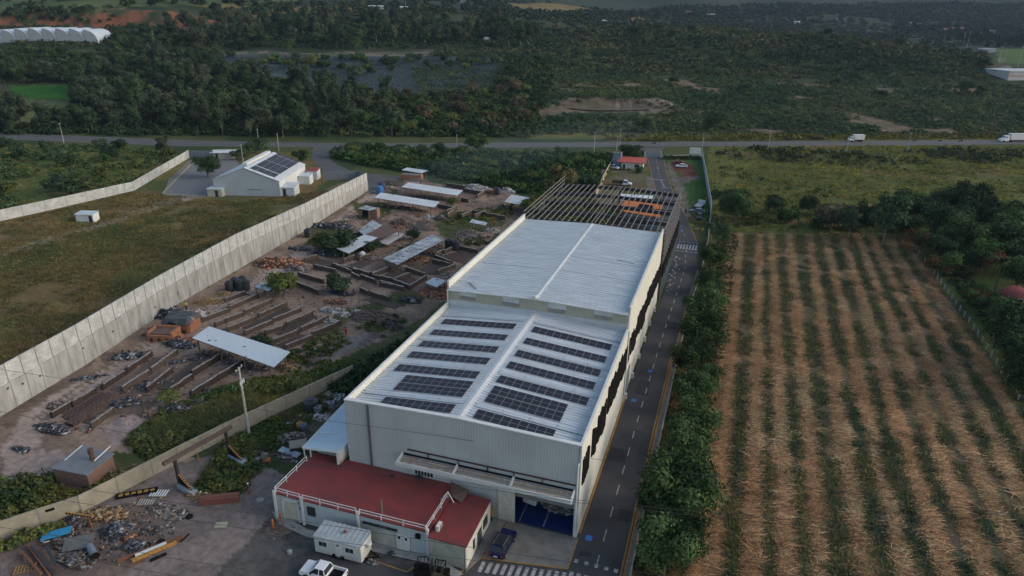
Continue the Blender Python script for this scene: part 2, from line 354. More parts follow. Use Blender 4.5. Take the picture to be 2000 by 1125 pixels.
    for k_ in (0, 1):
        e0 = [G(*p) for p in ((60, 820), (200, 716), (330, 636), (470, 550), (600, 470), (715, 392))]; of = k_*1.7
        pl = [(p[0]+of-.02, p[1]+of*.1) for p in e0]+[(p[0]+of+.55, p[1]+of*.1) for p in e0[::-1]]; lay(pl, (.19, .14, .115), (.15, .115, .095), 3, .25)
        pl = [(p[0]+of+.75, p[1]) for p in e0]+[(p[0]+of+1.1, p[1]) for p in e0[::-1]]; lay(pl, (.12, .12, .05), (.2, .15, .1), 2, .5) if k_ == 0 else None
    for q in (((240, 860), (330, 790), (480, 740), (600, 730), (680, 700), (800, 640), (860, 590), (885, 590), (700, 740), (440, 850), (280, 880)),
              ((100, 985), (300, 905), (420, 860), (420, 850), (200, 890), (95, 935), (0, 960), (0, 1020)),
              ((560, 690), (640, 655), (700, 620), (830, 580), (800, 560), (700, 600), (600, 660)),
              ((690, 395), (760, 395), (755, 420), (700, 430)), ((600, 440), (690, 430), (690, 470), (600, 480)),
              ((860, 415), (1000, 410), (980, 440), (880, 470), (850, 440)), ((780, 480), (830, 470), (830, 500), (780, 500))):
        lay([tuple(G(*p)[:2]) for p in q], (.045, .065, .024), (.09, .085, .04), 3, 2.2)
    lay([tuple(G(*p)[:2]) for p in ((600, 690), (640, 672), (720, 645), (745, 655), (650, 700), (600, 720))], (.2, .17, .16), (.13, .1, .09), 3, 1.5)
    lay([tuple(G(*p)[:2]) for p in ((205, 840), (245, 806), (285, 815), (270, 855), (215, 875))], (.30, .24, .22), (.24, .19, .175), 3, .8)
    # strip behind the front wall
    lay([tuple(G(*p)[:2]) for p in ((430, 860), (700, 730), (870, 600), (900, 600), (640, 830), (540, 900), (430, 880))], (.05, .06, .03), (.10, .085, .065), 3, 1.2)
    # apron of dusty ground in front
    YD2 = [tuple(G(*p)[:2]) for p in ((-60, 1070), (0, 1052), (160, 1000), (340, 905), (440, 880), (560, 930), (540, 1010), (600, 1060), (560, 1160), (-100, 1180))]
    lay(YD2, (.20, .165, .15), (.15, .125, .115), 3, .8)
    lay([tuple(G(*p)[:2]) for p in ((0, 1070), (160, 1010), (240, 980), (330, 1000), (330, 1060), (200, 1125), (0, 1130))], (.12, .09, .08), (.16, .12, .10), 2, 2)
    lay([tuple(G(*p)[:2]) for p in ((390, 950), (470, 905), (520, 915), (440, 975))], (.04, .05, .025), (.1, .08, .06), 2, 1)
    lay([(-50, 36), (-5.4, 36), (-5.4, 66), (-50, 66)], (.10, .095, .09), (.07, .066, .064), 2, .5)
    # compound beside the driveway
    lay([(-60, 178), (-33, 178), (-36, 225), (-60, 240)], (.035, .05, .022), (.06, .06, .035), 5, 2)
    lay([(-33, 176), (-12, 176), (-14, 212), (-34, 212)], (.15, .135, .12), (.09, .08, .07), 4, 1)
    lay([(-38, 215), (-15, 215), (-19, 240), (-31, 305), (-58, 300), (-52, 240)], (.065, .085, .03), (.13, .11, .07), 7, 1)
    lay([(-12, 142), (-50, 142), (-48, 190), (-10, 190)], (.10, .09, .08), (.06, .058, .05), 6, .5)
    lay([(-26, 142), (-60, 142), (-62, 178), (-28, 178)], (.035, .045, .025), (.07, .06, .045), 5, 2)
    lay([tuple(G(*p)[:2]) for p in ((1170, 352), (1260, 356), (1262, 372), (1190, 366))], (.14, .065, .045), (.11, .09, .05), 5, 1.5)
    lay([tuple(G(*p)[:2]) for p in ((1262, 345), (1275, 345), (1290, 385), (1262, 372))], (.17, .16, .15), (.13, .12, .11), 5, .6)
    lay([tuple(G(*p)[:2]) for p in ((1297, 310), (1372, 310), (1392, 395), (1386, 430), (1345, 420), (1320, 380))], (.04, .09, .025), (.06, .10, .03), 6, .5)
    lay([tuple(G(*p)[:2]) for p in ((1300, 316), (1345, 320), (1368, 345), (1335, 345), (1312, 332))], (.09, .032, .025), (.13, .06, .045), 4, 1.5)
    lay([tuple(G(*p)[:2]) for p in ((1318, 345), (1368, 345), (1362, 352), (1340, 358), (1322, 352))], (.2, .17, .155), (.12, .09, .08), 3, 1.5)
    lay([tuple(G(*p)[:2]) for p in ((1300, 318), (1308, 316), (1338, 370), (1350, 425), (1338, 425), (1318, 372))], (.16, .15, .13), (.12, .10, .08), 3, .8)
    # strip under the roadside trees
    lay([(-5.2, 55), (1.5, 58), (5.0, 202), (0, 206), (-4.5, 170)], (.04, .05, .022), (.11, .075, .035), 3, .6)
    nr, na = X.shape; V = np.stack([X, Y, Z], -1).reshape(-1, 3)
    V[:, 2] += ((fbm(V[:, 0], V[:, 1], 3.2)-.5)*.3)*(np.hypot(V[:, 0], V[:, 1]) > 100)*(hz(V[:, 0], V[:, 1]) > .5)
    i = np.arange(nr-1)[:, None]*na+np.arange(na-1)[None]; Fc = np.stack([i, i+1, i+na+1, i+na], -1).reshape(-1, 4)[:, ::-1]
    tag(npmesh('ground', V, Fc, GROUNDM, C.reshape(-1, 3), smooth=True), kind='structure')
FIELD = [(1.6, 50), (1.8, 100), (4.6, 201), (50, 213), (51, 118), (40, 76), (36, 50)]
rows_far = [T(px, 458) for px in (1448, 1485, 1508, 1542, 1580, 1612, 1645, 1674, 1702, 1730, 1760)]
rows_near = [(1398, 1000), (1468, 1000), (1530, 1000), (1592, 1000), (1668, 1000), (1738, 1000), (1808, 1000), (1878, 1000), (1945, 1000), (2013, 1000), (2090, 1000)]
RW = []
for k, (f_, n_) in enumerate(zip(rows_far, rows_near)):
    nn = G(*n_); d = (np.array(nn[:2])-f_[:2]); d /= np.linalg.norm(d); RW.append((f_[:2], d, np.hypot(*(f_[:2]-nn[:2]))+26))
RW.insert(0, (G(1425, 462)[:2], (lambda v: v/np.linalg.norm(v))(G(1392, 800)[:2]-G(1425, 462)[:2]), 150))
ground()
def sheet(name, pts, z, m, kind='structure'):
    b = MB(); b.add([(p[0], p[1], z) for p in pts], [tuple(range(len(pts)))]); o = b.build(name, m)
    if kind: o['kind'] = kind
    return o
def ribbon(name, L, Rr, z, m, kind='structure'):
    b = MB(); V = []
    for a, c in zip(L, Rr): V += [(a[0], a[1], z), (c[0], c[1], z)]
    b.add(V, [(2*i, 2*i+1, 2*i+3, 2*i+2) for i in range(len(L)-1)]); o = b.build(name, m)
    if kind: o['kind'] = kind
    return o
HN = [(-760, 60), (-560, 165), (-450, 211), (-344, 246), (-241, 265), (-170, 286), (-103, 315), (15, 366), (140, 421), (300, 490), (520, 590)]
HS = [(-750, 50), (-553, 155), (-445, 201), (-331, 233), (-242, 250), (-175, 273), (-110, 300), (-48, 325), (14, 354), (135, 406), (305, 479), (528, 580)]
HS = HS[:6]+[(-98, 303.5)]+[(19, 355), (145, 410), (305, 479), (528, 580)]
ribbon('highway', HN, HS, .03, ASPH2)
b = MB()
def cl_line(A, B, t, w, z, b):
    P = [((a[0]*(1-t)+c[0]*t), (a[1]*(1-t)+c[1]*t)) for a, c in zip(A, B)]
    for p, q in zip(P, P[1:]):
        d = Vector((q[0]-p[0], q[1]-p[1])).normalized(); n = Vector((-d.y, d.x))*w/2
        b.add([(p[0]-n.x, p[1]-n.y, z), (q[0]-n.x, q[1]-n.y, z), (q[0]+n.x, q[1]+n.y, z), (p[0]+n.x, p[1]+n.y, z)], [(0, 1, 2, 3)])
for t in (.12, .5, .88): cl_line(HN, HS, t, .16, .036, b)
tag(b.build('highway_markings', LINEW), kind='structure')
# side roads and hardstandings
sheet('access_road', [tuple(G(*p)[:2]) for p in ((612, 286), (655, 287), (640, 296), (648, 315), (690, 337), (735, 340), (790, 345), (760, 362), (725, 380), (718, 372), (716, 352), (630, 335), (608, 310))], .034, ASPH2)
sheet('entrance_forecourt', [tuple(G(*p)[:2]) for p in ((1215, 290), (1300, 288), (1288, 296), (1289, 306), (1256, 306), (1246, 298), (1218, 299))], .034, ASPH2)
ROADR = [(-5.6, 46), (-6.1, 63), (-6.3, 94), (-6.3, 120), (-6.0, 146), (-5.4, 166), (-7.0, 190), (-12, 214), (-18, 238), (-24, 270), (-30, 308)]
ROADL = [(-12.4, 46), (-12.3, 63), (-12.2, 94), (-12.0, 120), (-11.4, 146), (-11.2, 166), (-13.0, 190), (-18, 213), (-24, 236), (-30.5, 270), (-37.3, 306)]
ribbon('driveway', ROADL, ROADR, .03, ASPH)
sheet('front_asphalt', [(-36.5, 38), (-12.41, 38), (-12.35, 59), (-22.2, 58.2), (-24, 54.5), (-41.6, 53.6), (-43.5, 50.8), (-40.5, 46)], .034, ASPH)
sheet('concrete_apron', [(-22.3, 58.3), (-12.2, 60.0), (-12.2, 65.2), (-21.3, 65.2)], .06, CONCD)
sheet('loading_pavement', [tuple(G(*p)[:2]) for p in ((530, 1000), (545, 1000), (600, 1035), (850, 1085), (905, 1122), (890, 1130), (830, 1100), (700, 1072), (600, 1050), (545, 1025))], .10, CONC)
tag(MB().prism([(-23.22, 55.6), (-22.35, 58.2), (-21.45, 65.1), (-23.22, 65.1)], .0, .14).build('kerb_strip', CONCD), kind='structure')
sheet('paved_yard', [tuple(G(*p)[:2]) for p in ((372, 312), (460, 308), (470, 330), (410, 385), (318, 383), (330, 350))], .03, mat('pavers', (.17, .165, .17), .9, 0, (.12, .115, .115), .5))
b = MB(); P = [G(318, 377), G(372, 322)]; b.bar(P[0]+(0, 0, .06), P[1]+(0, 0, .06), .5, .12); P = [G(318, 379), G(400, 384)]; b.bar(P[0]+(0, 0, .06), P[1]+(0, 0, .06), .4, .12)
tag(b.build('yard_kerb', mat('pale_kerb', (.42, .36, .2), .9)), kind='structure')
# driveway markings
b = MB()
def along(t):        # centre line point at given y
    ys = [p[1] for p in ROADR]; return np.interp(t, ys, [(a[0]+c[0])/2 for a, c in zip(ROADL, ROADR)])
y = 47.5
while y < 300:
    L = 2.1; n = .07
    if not 184 < y < 191: b.add([(along(y)-n, y, .036), (along(y)+n, y, .036), (along(y+L)+n, y+L, .036), (along(y+L)-n, y+L, .036)], [(0, 1, 2, 3)])
    y += 4.55
for (x, s) in ((-11.6, 1), (-10.35, 1), (-9.2, 1), (-8.0, 1), (-6.9, 1)): b.bb(x-.22, x+.22, 61.2, 61.75, .034, .038)
for i in range(7): b.bb(-11.9+i*.85, -11.45+i*.85, 57.4, 59.7, .034, .038)
for i in range(12): b.bb(-22.0+i*.85+.0, -21.55+i*.85, 56.2+i*.13, 57.9+i*.13, .036, .04)
for i in range(7): b.bb(-11.9+i*.8, -11.45+i*.8, 181.5, 186, .034, .038)
for i in range(5): b.bb(-12+i*1.2, -11.2+i*1.2, 187.6, 188.0, .034, .038); b.bb(-11.8+i*1.2, -11.0+i*1.2, 179.4, 179.8, .034, .038)
b.box((-27.0, 262, .036), (6.4, .5, .004), rz=0); b.box((-22.6, 250, .036), (3.2, .3, .004)); b.box((-24.3, 256, .036), (.25, 11, .004), rz=R(14))
for x, yy in ((-29.5, 283), (-21.3, 243)): b.lathe((x, yy, .034), [(.5, 0), (.5, .004)], 12)
for i in range(26): b.box((-11.6+random.random()*2.0+.4*math.sin(i), 150+i*1.0, .036), (random.uniform(.15, .5), random.uniform(.3, 1.1), .003), rz=random.uniform(-.6, .6))
tag(b.build('white_road_markings', LINEW), kind='structure')
b = MB()
for (px, py) in ((1150, 1051), (1238, 782), (1270, 725), (1331, 451)):
    g = G(px, py); b.bb(g[0]-.4, g[0]+.4, g[1]-.45, g[1]+.45, .034, .039)
tag(b.build('blue_road_markings', LINEB), kind='structure')
b = MB()
cl_line(ROADL[7:], ROADR[7:], .03, .18, .037, b); cl_line(ROADL[:4], ROADR[:4], .965, .2, .037, b); cl_line(ROADL[6:], ROADR[6:], .97, .18, .037, b)
for a, c in (((-22.3, 58.25), (-12.2, 59.95)), ((-12.25, 60), (-12.25, 65)), ((-24.1, 54.9), (-22.3, 58.3)), ((-22.1, 58.4), (-21.2, 65)), ((-35.1, 53.9), (-29.6, 53.5)), ((-29.6, 53.5), (-28.9, 55.1)), ((-29.0, 54.6), (-24.3, 54.8)), ((-35.3, 55.0), (-35.0, 53.9))):
    p, q = Vector(a), Vector(c); d = (q-p).normalized(); n = Vector((-d.y, d.x))*.09; b.add([(p.x-n.x, p.y-n.y, .066), (q.x-n.x, q.y-n.y, .066), (q.x+n.x, q.y+n.y, .066), (p.x+n.x, p.y+n.y, .066)], [(0, 1, 2, 3)])
tag(b.build('yellow_road_markings', LINEY), kind='structure')
b = MB()
for x, y, sx, sy in ((-10.6, 83.5, 2.6, 3.4), (-7.6, 71, 1.6, 2.2), (-9.9, 104, 2.2, 5), (-8, 131, 2.4, 4), (-10.8, 62.9, 1.4, .9), (-30, 49, 5, 3)): b.add([(x-sx/2, y-sy/2, .0355), (x+sx/2, y-sy/2+.1, .0355), (x+sx/2-.1, y+sy/2, .0355), (x-sx/2+.05, y+sy/2, .0355)], [(0, 1, 2, 3)])
rr = random.Random(4)
for k in range(26):
    x, y = rr.uniform(-12, -6.6), rr.uniform(50, 150); a_ = rr.choice((0, 1.57))+rr.uniform(-.4, .4)
    for j in range(6):
        nx, ny = x+math.cos(a_)*.7, y+math.sin(a_)*.7
        if not -12 < nx < -6.4: break
        b.bar((x, y, .033), (nx, ny, .033), .035, .008); x, y = nx, ny; a_ += rr.uniform(-.5, .5)
tag(b.build('road_repairs', mat('fresh_asphalt', (.03, .03, .032), .9, 0, (.022, .022, .024), .8)), kind='structure')
b = MB(); b.bb(-12.36, -12.12, 66, 101, .0, .14); tag(b.build('wall_kerb', LINEY), kind='structure')
b = MB()
for p, q in zip(ROADR[:6], ROADR[1:6]):
    n = 8
    for i in range(n):
        a = np.array(p)+(np.array(q)-p)*i/n; c = np.array(p)+(np.array(q)-p)*(i+.98)/n
        b.hexa([(a[0]+.05, a[1], 0), (a[0]+.3, a[1], 0), (c[0]+.3, c[1], 0), (c[0]+.05, c[1], 0), (a[0]+.05, a[1], .15), (a[0]+.3, a[1], .15), (c[0]+.3, c[1], .15), (c[0]+.05, c[1], .15)])
tag(b.build('road_kerb', LINEY), kind='structure')
b = MB()
for p, q in zip(ROADR[:6], ROADR[1:6]): b.hexa([(p[0]+.3, p[1], .0), (p[0]+1.0, p[1], 0), (q[0]+1.0, q[1], 0), (q[0]+.3, q[1], 0), (p[0]+.3, p[1], .1), (p[0]+1.0, p[1], .1), (q[0]+1.0, q[1], .1), (q[0]+.3, q[1], .1)])
tag(b.build('gutter_channel', CONCD), kind='structure')
# pond
b = MB(); b.add([(.94*(POND[0]+24*math.cos(t)+1.5*math.sin(t*4))-.343*(POND[1]+8.4*math.sin(t)), .343*(POND[0]+24*math.cos(t)+1.5*math.sin(t*4))+.94*(POND[1]+8.4*math.sin(t)), 4.05) for t in [6.2832*k/48 for k in range(48)]], [tuple(range(48))])
tag(b.build('pond_water', mat('muddy_water', (.13, .125, .10), .05, 0, (.11, .105, .085), .1)), kind='structure')
# ---------------------------------------------------------------- walls and fences
def wall_run(name, pts, hs, th, m, label, cat, post=None, pm=None, cap=None, foot=None):
    """free-standing wall along ground points, each bay one panel; posts stand a little proud"""
    root = thing(name, label, cat, (pts[0][0], pts[0][1], 0)); w = WP(root)
    tot = 0; pan = MB(); pst = MB(); ret = MB(); cp = MB(); L0 = []
    for i in range(len(pts)-1):
        p, q = Vector(pts[i][:2]), Vector(pts[i+1][:2]); h0, h1 = hs[i], hs[i+1]; d = q-p; L = d.length; d.normalize(); n = Vector((-d.y, d.x))
        N = max(1, int(round(L/(post or L))))
        # one board per straight run, own object axes so the block courses follow the wall
        o = bpy.data.objects.new('panel', None)
        mb = MB(); f0 = foot[i] if foot else 0; f1 = foot[i+1] if foot else 0
        def quad(b, z0a, z0b, z1a, z1b, t, e=0):
            b.hexa([(e, -t/2, z0a), (L-e, -t/2, z0b), (L-e, t/2, z0b), (e, t/2, z0a), (e, -t/2, z1a), (L-e, -t/2, z1b), (L-e, t/2, z1b), (e, t/2, z1a)])
        quad(mb, f0, f1, h0, h1, th)
        a = math.atan2(d.y, d.x)
        def put(b, nm, mt):
            ob = b.build(nm, mt); ob.location = (p.x-pts[0][0], p.y-pts[0][1], 0); ob.rotation_euler = (0, 0, a); ob.parent = root
        put(mb, 'wall_panel', m)
        if foot: rb = MB(); quad(rb, 0, 0, f0, f1, th+.35); put(rb, 'retaining_base', foot_m)
        if post:
            for k in range(N+1 if i == len(pts)-2 else N):
                if (p+d*L*k/N).length > 240 and k % 2: continue
                pb = MB(); t = k/N; h = h0+(h1-h0)*t; f = (f0+(f1-f0)*t)
                pb.box((t*L, 0, (h+f)/2+.03 if foot else h/2), (.16, th+.1, (h-f)))
                if foot: pb.box((t*L, 0, f/2), (.14, th+.42, f+.07))
                put(pb, 'post', pm or m)
    return root
foot_m = mat('stained_concrete', (.40, .405, .395), .9, 0, (.20, .20, .185), .45, .3, stretch=(1.3, 1.3, .35), bump=.1)
lw = [G(*p) for p in ((-170, 905), (0, 812), (165, 712), (330, 602), (470, 522), (600, 447), (718, 372))]
wall_run('boundary_wall', lw, [7.5, 7.6, 7.8, 7.9, 8.6, 7.6, 6.3], .25, BLOCKW, 'long tall concrete boundary wall of pale blocks on a stained base beside the brick yard', 'wall', 3.1, mat('wall_post', (.27, .265, .25), .9), foot=[4.4, 4.4, 4.6, 4.8, 5.2, 4.4, 3.4])
b = MB()
bw_root = bpy.data.objects['boundary_wall']; loc0 = bw_root.location
for px, py in ((12, 758), (41, 749), (75, 734), (159, 680), (217, 647), (300, 600), (345, 572)):
    best = None
    for p, q in zip(lw, lw[1:]):
        d_ = ray(px, py); ux, uy = q[0]-p[0], q[1]-p[1]; nx, ny = uy, -ux; t_ = (nx*(p[0]-0)+ny*(p[1]-0))/(nx*d_[0]+ny*d_[1]); P_ = CAM+d_*t_; s_ = ((P_[0]-p[0])*ux+(P_[1]-p[1])*uy)/(ux*ux+uy*uy)
        if 0 <= s_ <= 1: best = (P_, math.atan2(uy, ux))
    if best: P_, an = best; o = MB().box((0, 0, 0), (.32, .72, .32)).build('drain_hole', DARK, bw_root); o.location = (P_[0]-loc0[0], P_[1]-loc0[1], min(P_[2], 4.0)); o.rotation_euler = (0, 0, an)
lf = [G(*p) for p in ((-170, 470), (0, 432), (90, 412), (262, 372), (370, 308))]
wall_run('boundary_wall', lf, [3.3, 3.3, 3.3, 3.1, 3.2], .2, BLOCKW, 'low white panel wall bending between the green scrub and the left yard', 'wall', 3.4, mat('wall_post2', (.3, .3, .29), .9))
fw = [G(*p) for p in ((-120, 1100), (0, 1052), (160, 1000), (300, 928), (440, 857), (560, 798), (690, 736))]
wall_run('boundary_wall', fw, [2.4, 2.4, 2.5, 2.5, 2.6, 2.4, 2.3], .18, FRONTW, 'yellowish block wall with grey posts crossing below the brick yard', 'wall', 4.2, mat('wall_post3', (.25, .24, .225), .9))
bw = [G(*p) for p in ((632, 352), (700, 350), (716, 358))]
wall_run('sheet_fence', bw, [3.2, 3.2, 3.2], .08, mat('grey_sheet_fence', (.17, .20, .23), .6), 'grey sheet fence behind the white gas tank', 'fence', 2.2, STEELG)
bw = [(-4.9, 150), (-4.2, 163), (-3.6, 176), (-2.8, 190)]
wall_run('boundary_wall', [(-5.2, 46), (-5.3, 94), (-5.3, 120), (-5.0, 146), (-4.3, 166), (-4.2, 192)], [.55, .55, .6, .8, 1.0, 1.2], .16, mat('kerb_wall', (.3, .29, .27), .9, 0, (.2, .19, .175), 1), 'low concrete wall along the right edge of the driveway under the trees', 'wall')
bw = [G(*p) for p in ((1388, 412), (1377, 345), (1371, 308))]
wall_run('boundary_wall', [(-4.2, 192.5)]+[tuple(q[:2]) for q in bw], [1.2, 3.0, 2.8, 2.6], .2, mat('blue_grey_wall', (.25, .31, .38), .8, 0, (.2, .25, .31), .5), 'tall blue grey wall between the parked cars lawn and the yellow field', 'wall', 6, STEELG)
bw = [G(*p) for p in ((1291, 309), (1371, 307))]
wall_run('boundary_wall', bw, [1.3, 1.3], .2, mat('cream_low_wall', (.38, .38, .32), .9), 'low pale wall with clipped bushes behind the entrance lawn', 'wall')
bw = [G(*p) for p in ((1163, 385), (1182, 345), (1197, 318), (1203, 305))]
wall_run('boundary_wall', bw, [2.2, 2.2, 2.2, 2.2], .2, mat('tan_wall', (.40, .34, .25), .9), 'narrow tan wall running from the steel frame up to the transformer poles', 'wall')
def fence_posts(name, pts, label, h, step, r, m, wires=3):
    root = thing(name, label, 'fence', (pts[0][0], pts[0][1], 0)); w = WP(root); pb = MB(); wb = MB()
    for p, q in zip(pts, pts[1:]):
        p = Vector((p[0], p[1])); q = Vector((q[0], q[1])); n = max(1, int((q-p).length/step))
        for i in range(n): c = p.lerp(q, i/n); w(MB().box((c.x, c.y, h/2), (r, r, h)), 'post', m)
        for k in range(wires): z = h*(.35+.28*k); wb.bar((p.x, p.y, z), (q.x, q.y, z), .02)
    w(wb, 'wire_strands', STEELG)
fence_posts('post_fence', [(50, 212), (51, 150), (50.5, 118), (44, 90), (40, 76), (35, 55)], 'row of white posts along the right edge of the straw field', 1.4, 3.2, .16, mat('pale_post', (.42, .45, .45), .8))
fence_posts('chain_link_fence', [G(*p) for p in ((690, 735), (760, 690), (885, 600))], 'thin wire fence with posts on the hedge left of the warehouse', 2.0, 3, .07, STEELG)
fence_posts('post_fence', [G(*p) for p in ((440, 868), (388, 900), (352, 930))], 'yellow posts with rails by the pit under the rusty girder', 1.1, 2.6, .14, LINEY, 2)
# ================================================================ WAREHOUSES
X0, X1, XR = -43.6, -12.45, -27.9
YF, YM, YB = 65.3, 99.0, 142.8
wh = thing('warehouse', 'low front warehouse with grey ribbed facade and rows of solar panels on its white roof', 'warehouse', ((X0+X1)/2, YF, 0)); w = WP(wh)
def zr(x): return 13.62-abs(x-XR)/15.6*1.35
b = MB(); GX0, GX1, GZ = -20.5, -12.95, 4.85
def ribwall(b, x0, x1, z0, z1a, z1b, y, per=.36, amp=.028):
    n = max(1, int((x1-x0)/per)); V = []
    for i in range(n):
        for fr, h in ((0, 0), (.5, 0), (.6, 1), (.9, 1)):
            t = (i+fr)/n; x = x0+(x1-x0)*t; zt = z1a+(z1b-z1a)*t; V += [(x, y-amp*h, z0), (x, y-amp*h, zt)]
    V += [(x1, y, z0), (x1, y, z1b)]; m = len(V)//2; b.add(V, [(2*i, 2*i+2, 2*i+3, 2*i+1) for i in range(m-1)])
ribwall(b, X0, XR, 3.0, 13.3, 13.8, YF); ribwall(b, XR, -22.9, 0, 13.8, 13.62, YF); ribwall(b, -22.9, GX1+.2, GZ, 13.62, 13.4, YF); ribwall(b, X0, XR, 0, 3.0, 3.0, YF+.02)
b.bb(X0, -22.9, YF+.06, YF+.2, 0, 13.2); b.bb(-22.9, X1, YF+.06, YF+.2, GZ, 13.2)
w(b, 'facade_cladding', CLAD)
b = MB(); ribwall(b, -22.9, GX0-1.9, 0, 4.7, 4.7, YF-.02, .3); w(b, 'facade_recess_panel', BEIGE)
b = MB(); b.bb(GX1, X1-.22, YF-.06, YF+.3, 0, GZ); w(b, 'door_jamb', WHITE); b = MB(); b.bb(X1-.2, X1+.02, YF-.08, YF+.2, 0, 13.45); w(b, 'corner_post', mat('pale_blue_trim', (.5, .55, .6), .5)); b = MB(); b.bb(X0-.02, X0+.12, YF-.1, YF+.1, 0, 13.35); w(b, 'corner_post', mat('pale_blue_trim', (.5, .55, .6), .5))
b = MB()
for (xa, za, xb, zb) in ((X0-.05, 13.3, XR, 13.82), (XR, 13.82, X1+.05, 13.42)): b.hexa([(xa, YF-.12, za-.1), (xb, YF-.12, zb-.1), (xb, YF+.45, zb-.1), (xa, YF+.45, za-.1), (xa, YF-.12, za+.06), (xb, YF-.12, zb+.06), (xb, YF+.45, zb+.06), (xa, YF+.45, za+.06)])
b.bb(X0-.05, X0+.3, YF+.4, YM-.1, 13.24, 13.36); b.bb(X1-.28, X1+.05, YF+.4, YM-.1, 13.33, 13.45)
w(b, 'parapet_cap', WHITE)
b = MB(); b.bb(X0, X0+.2, YF+.2, YM, 0, 13.25); w(b, 'side_wall', CREAM); b = MB(); b.bb(X1-.2, X1, YF+.2, YM, 0, 13.35); w(b, 'side_wall', CREAM); b = MB(); b.bb(X0+.2, X1-.2, YM-.5, YM-.25, 0, 11.9); w(b, 'inner_wall', CREAM)
b = MB(); b.corr((X0+.25, YF+.3, zr(X0)), (XR, YF+.3, zr(XR)), (XR, YM-.1, zr(XR)), (X0+.25, YM-.1, zr(X0)), .6, .13)
b.corr((XR, YF+.3, zr(XR)), (X1-.25, YF+.3, zr(X1)), (X1-.25, YM-.1, zr(X1)), (XR, YM-.1, zr(XR)), .6, .13); w(b, 'roof', ROOFM)
b = MB(); b.hexa([(XR-.55, YF+.3, 13.58), (XR, YF+.3, 13.7), (XR, YM-.1, 13.7), (XR-.55, YM-.1, 13.58), (XR-.55, YF+.3, 13.66), (XR, YF+.3, 13.79), (XR, YM-.1, 13.79), (XR-.55, YM-.1, 13.66)])
b.hexa([(XR, YF+.3, 13.7), (XR+.55, YF+.3, 13.58), (XR+.55, YM-.1, 13.58), (XR, YM-.1, 13.7), (XR, YF+.3, 13.79), (XR+.55, YF+.3, 13.66), (XR+.55, YM-.1, 13.66), (XR, YM-.1, 13.79)]); w(b, 'ridge_cap', WHITE)
for yy in (95.3, 86.1, 78.2, 69.25):
    for s in (-1, 1):
        b = MB()
        for k in range(4):
            xa, xb = XR+s*(.9+k*3.55), XR+s*(.9+k*3.55+3.4)
            if abs(xb-XR) > 15.0: continue
            b.hexa([(min(xa, xb), yy-.5, zr(min(xa, xb))+.12), (max(xa, xb), yy-.5, zr(max(xa, xb))+.12), (max(xa, xb), yy+.5, zr(max(xa, xb))+.07), (min(xa, xb), yy+.5, zr(min(xa, xb))+.07),
                    (min(xa, xb), yy-.5, zr(min(xa, xb))+.16), (max(xa, xb), yy-.5, zr(max(xa, xb))+.16), (max(xa, xb), yy+.5, zr(max(xa, xb))+.1), (min(xa, xb), yy+.5, zr(min(xa, xb))+.1)])
        w(b, 'skylight', SKYL)
b = MB(); b.tube((-40.3, YF-.14, .2), (-40.3, YF-.14, 13.2), .13); w(b, 'downpipe', mat('dark_pipe', (.09, .10, .11), .6))
b = MB(); b.tube((-12.7, YF-.22, .2), (-12.7, YF-.22, 10.8), .1); b.tube((-12.7, YF-.22, 10.8), (-12.3, YF+.6, 11.4), .1); w(b, 'downpipe', WHITE); b = MB(); b.tube((X1+.14, YM-.7, .2), (X1+.14, YM-.7, 13), .14); w(b, 'downpipe', WHITE)
b = MB(); b.bb(GX0-.35, GX0, YF-.12, YF+.25, 0, GZ); b.bb(GX0-2.15, GX0-1.85, YF-.12, YF+.25, 0, GZ); b.bb(GX0-1.85, GX0-.35, YF-.03, YF+.1, 0, GZ)
w(b, 'sliding_door', mat('aged_white_door', (.56, .56, .54), .6, 0, (.42, .38, .32), 1.5, .3))
b = MB(); b.bb(GX0, GX1, YF+.3, YF+.5, 3.9, 4.85); w(b, 'roller_door', mat('rolled_door', (.2, .2, .2), .6))
b = MB(); b.bb(-34.2, -31.2, YF-.16, YF-.04, 4.1, 6.0); f_ = w(b, 'window', WHITE)
b = MB(); b.bb(-34.05, -31.35, YF-.2, YF-.165, 4.25, 5.85); o = w(b, 'pane', GLASS, f_); 
b = MB()
for i in range(7): b.bb(-34.0+i*.43, -33.95+i*.43, YF-.26, YF-.21, 4.2, 5.9)
w(b, 'window_bars', WHITE, f_)
# interior
b = MB(); b.bb(X0+.25, X1-.25, YF+.25, YM-.6, .06, .09); w(b, 'floor', PLBLUE)
b = MB(); b.bb(-16.9, -16.75, YF+.4, 90, .092, .1); b.bb(-20, -19.9, YF+.4, 90, .092, .1); w(b, 'floor_line', LINEW)
b = MB()
for yy in (72, 80, 88, 96): b.bb(X0+.5, X1-.5, yy-.1, yy+.1, 11.2, 11.7)
w(b, 'roof_beam', STEEL)
# black shapes on the east wall (rows of narrow dark slats, each cluster one part)
def dark(root, wf, bars):
    for cl in bars:
        b = MB()
        for (ya, yb, za, zb) in cl:
            n = max(1, int((yb-ya)/.75)); st = (yb-ya)/n
            for i in range(n):
                t = i/n; b.bb(X1+.02, X1+.16, ya+i*st, ya+i*st+st*.7, za-.22*((i*3) % 4)/3, zb-.5*((i*2) % 3)/2)
        wf(b, 'dark_slats', BLACK)
dark(wh, w, [[(66.3, 70.2, 7.1, 10.9)], [(71.5, 73.0, 7.6, 11.6), (73.0, 74.5, 6.9, 10.8)], [(74.9, 78, 7.3, 11.4), (78, 81, 6.6, 10.9)],
             [(81.9, 84.6, 7.6, 11.8), (84.6, 87.6, 7.2, 11.6), (87.6, 90.2, 6.8, 11.0), (90.2, 93.6, 7.1, 11.4), (93.6, 98.6, 6.5, 10.7)]])

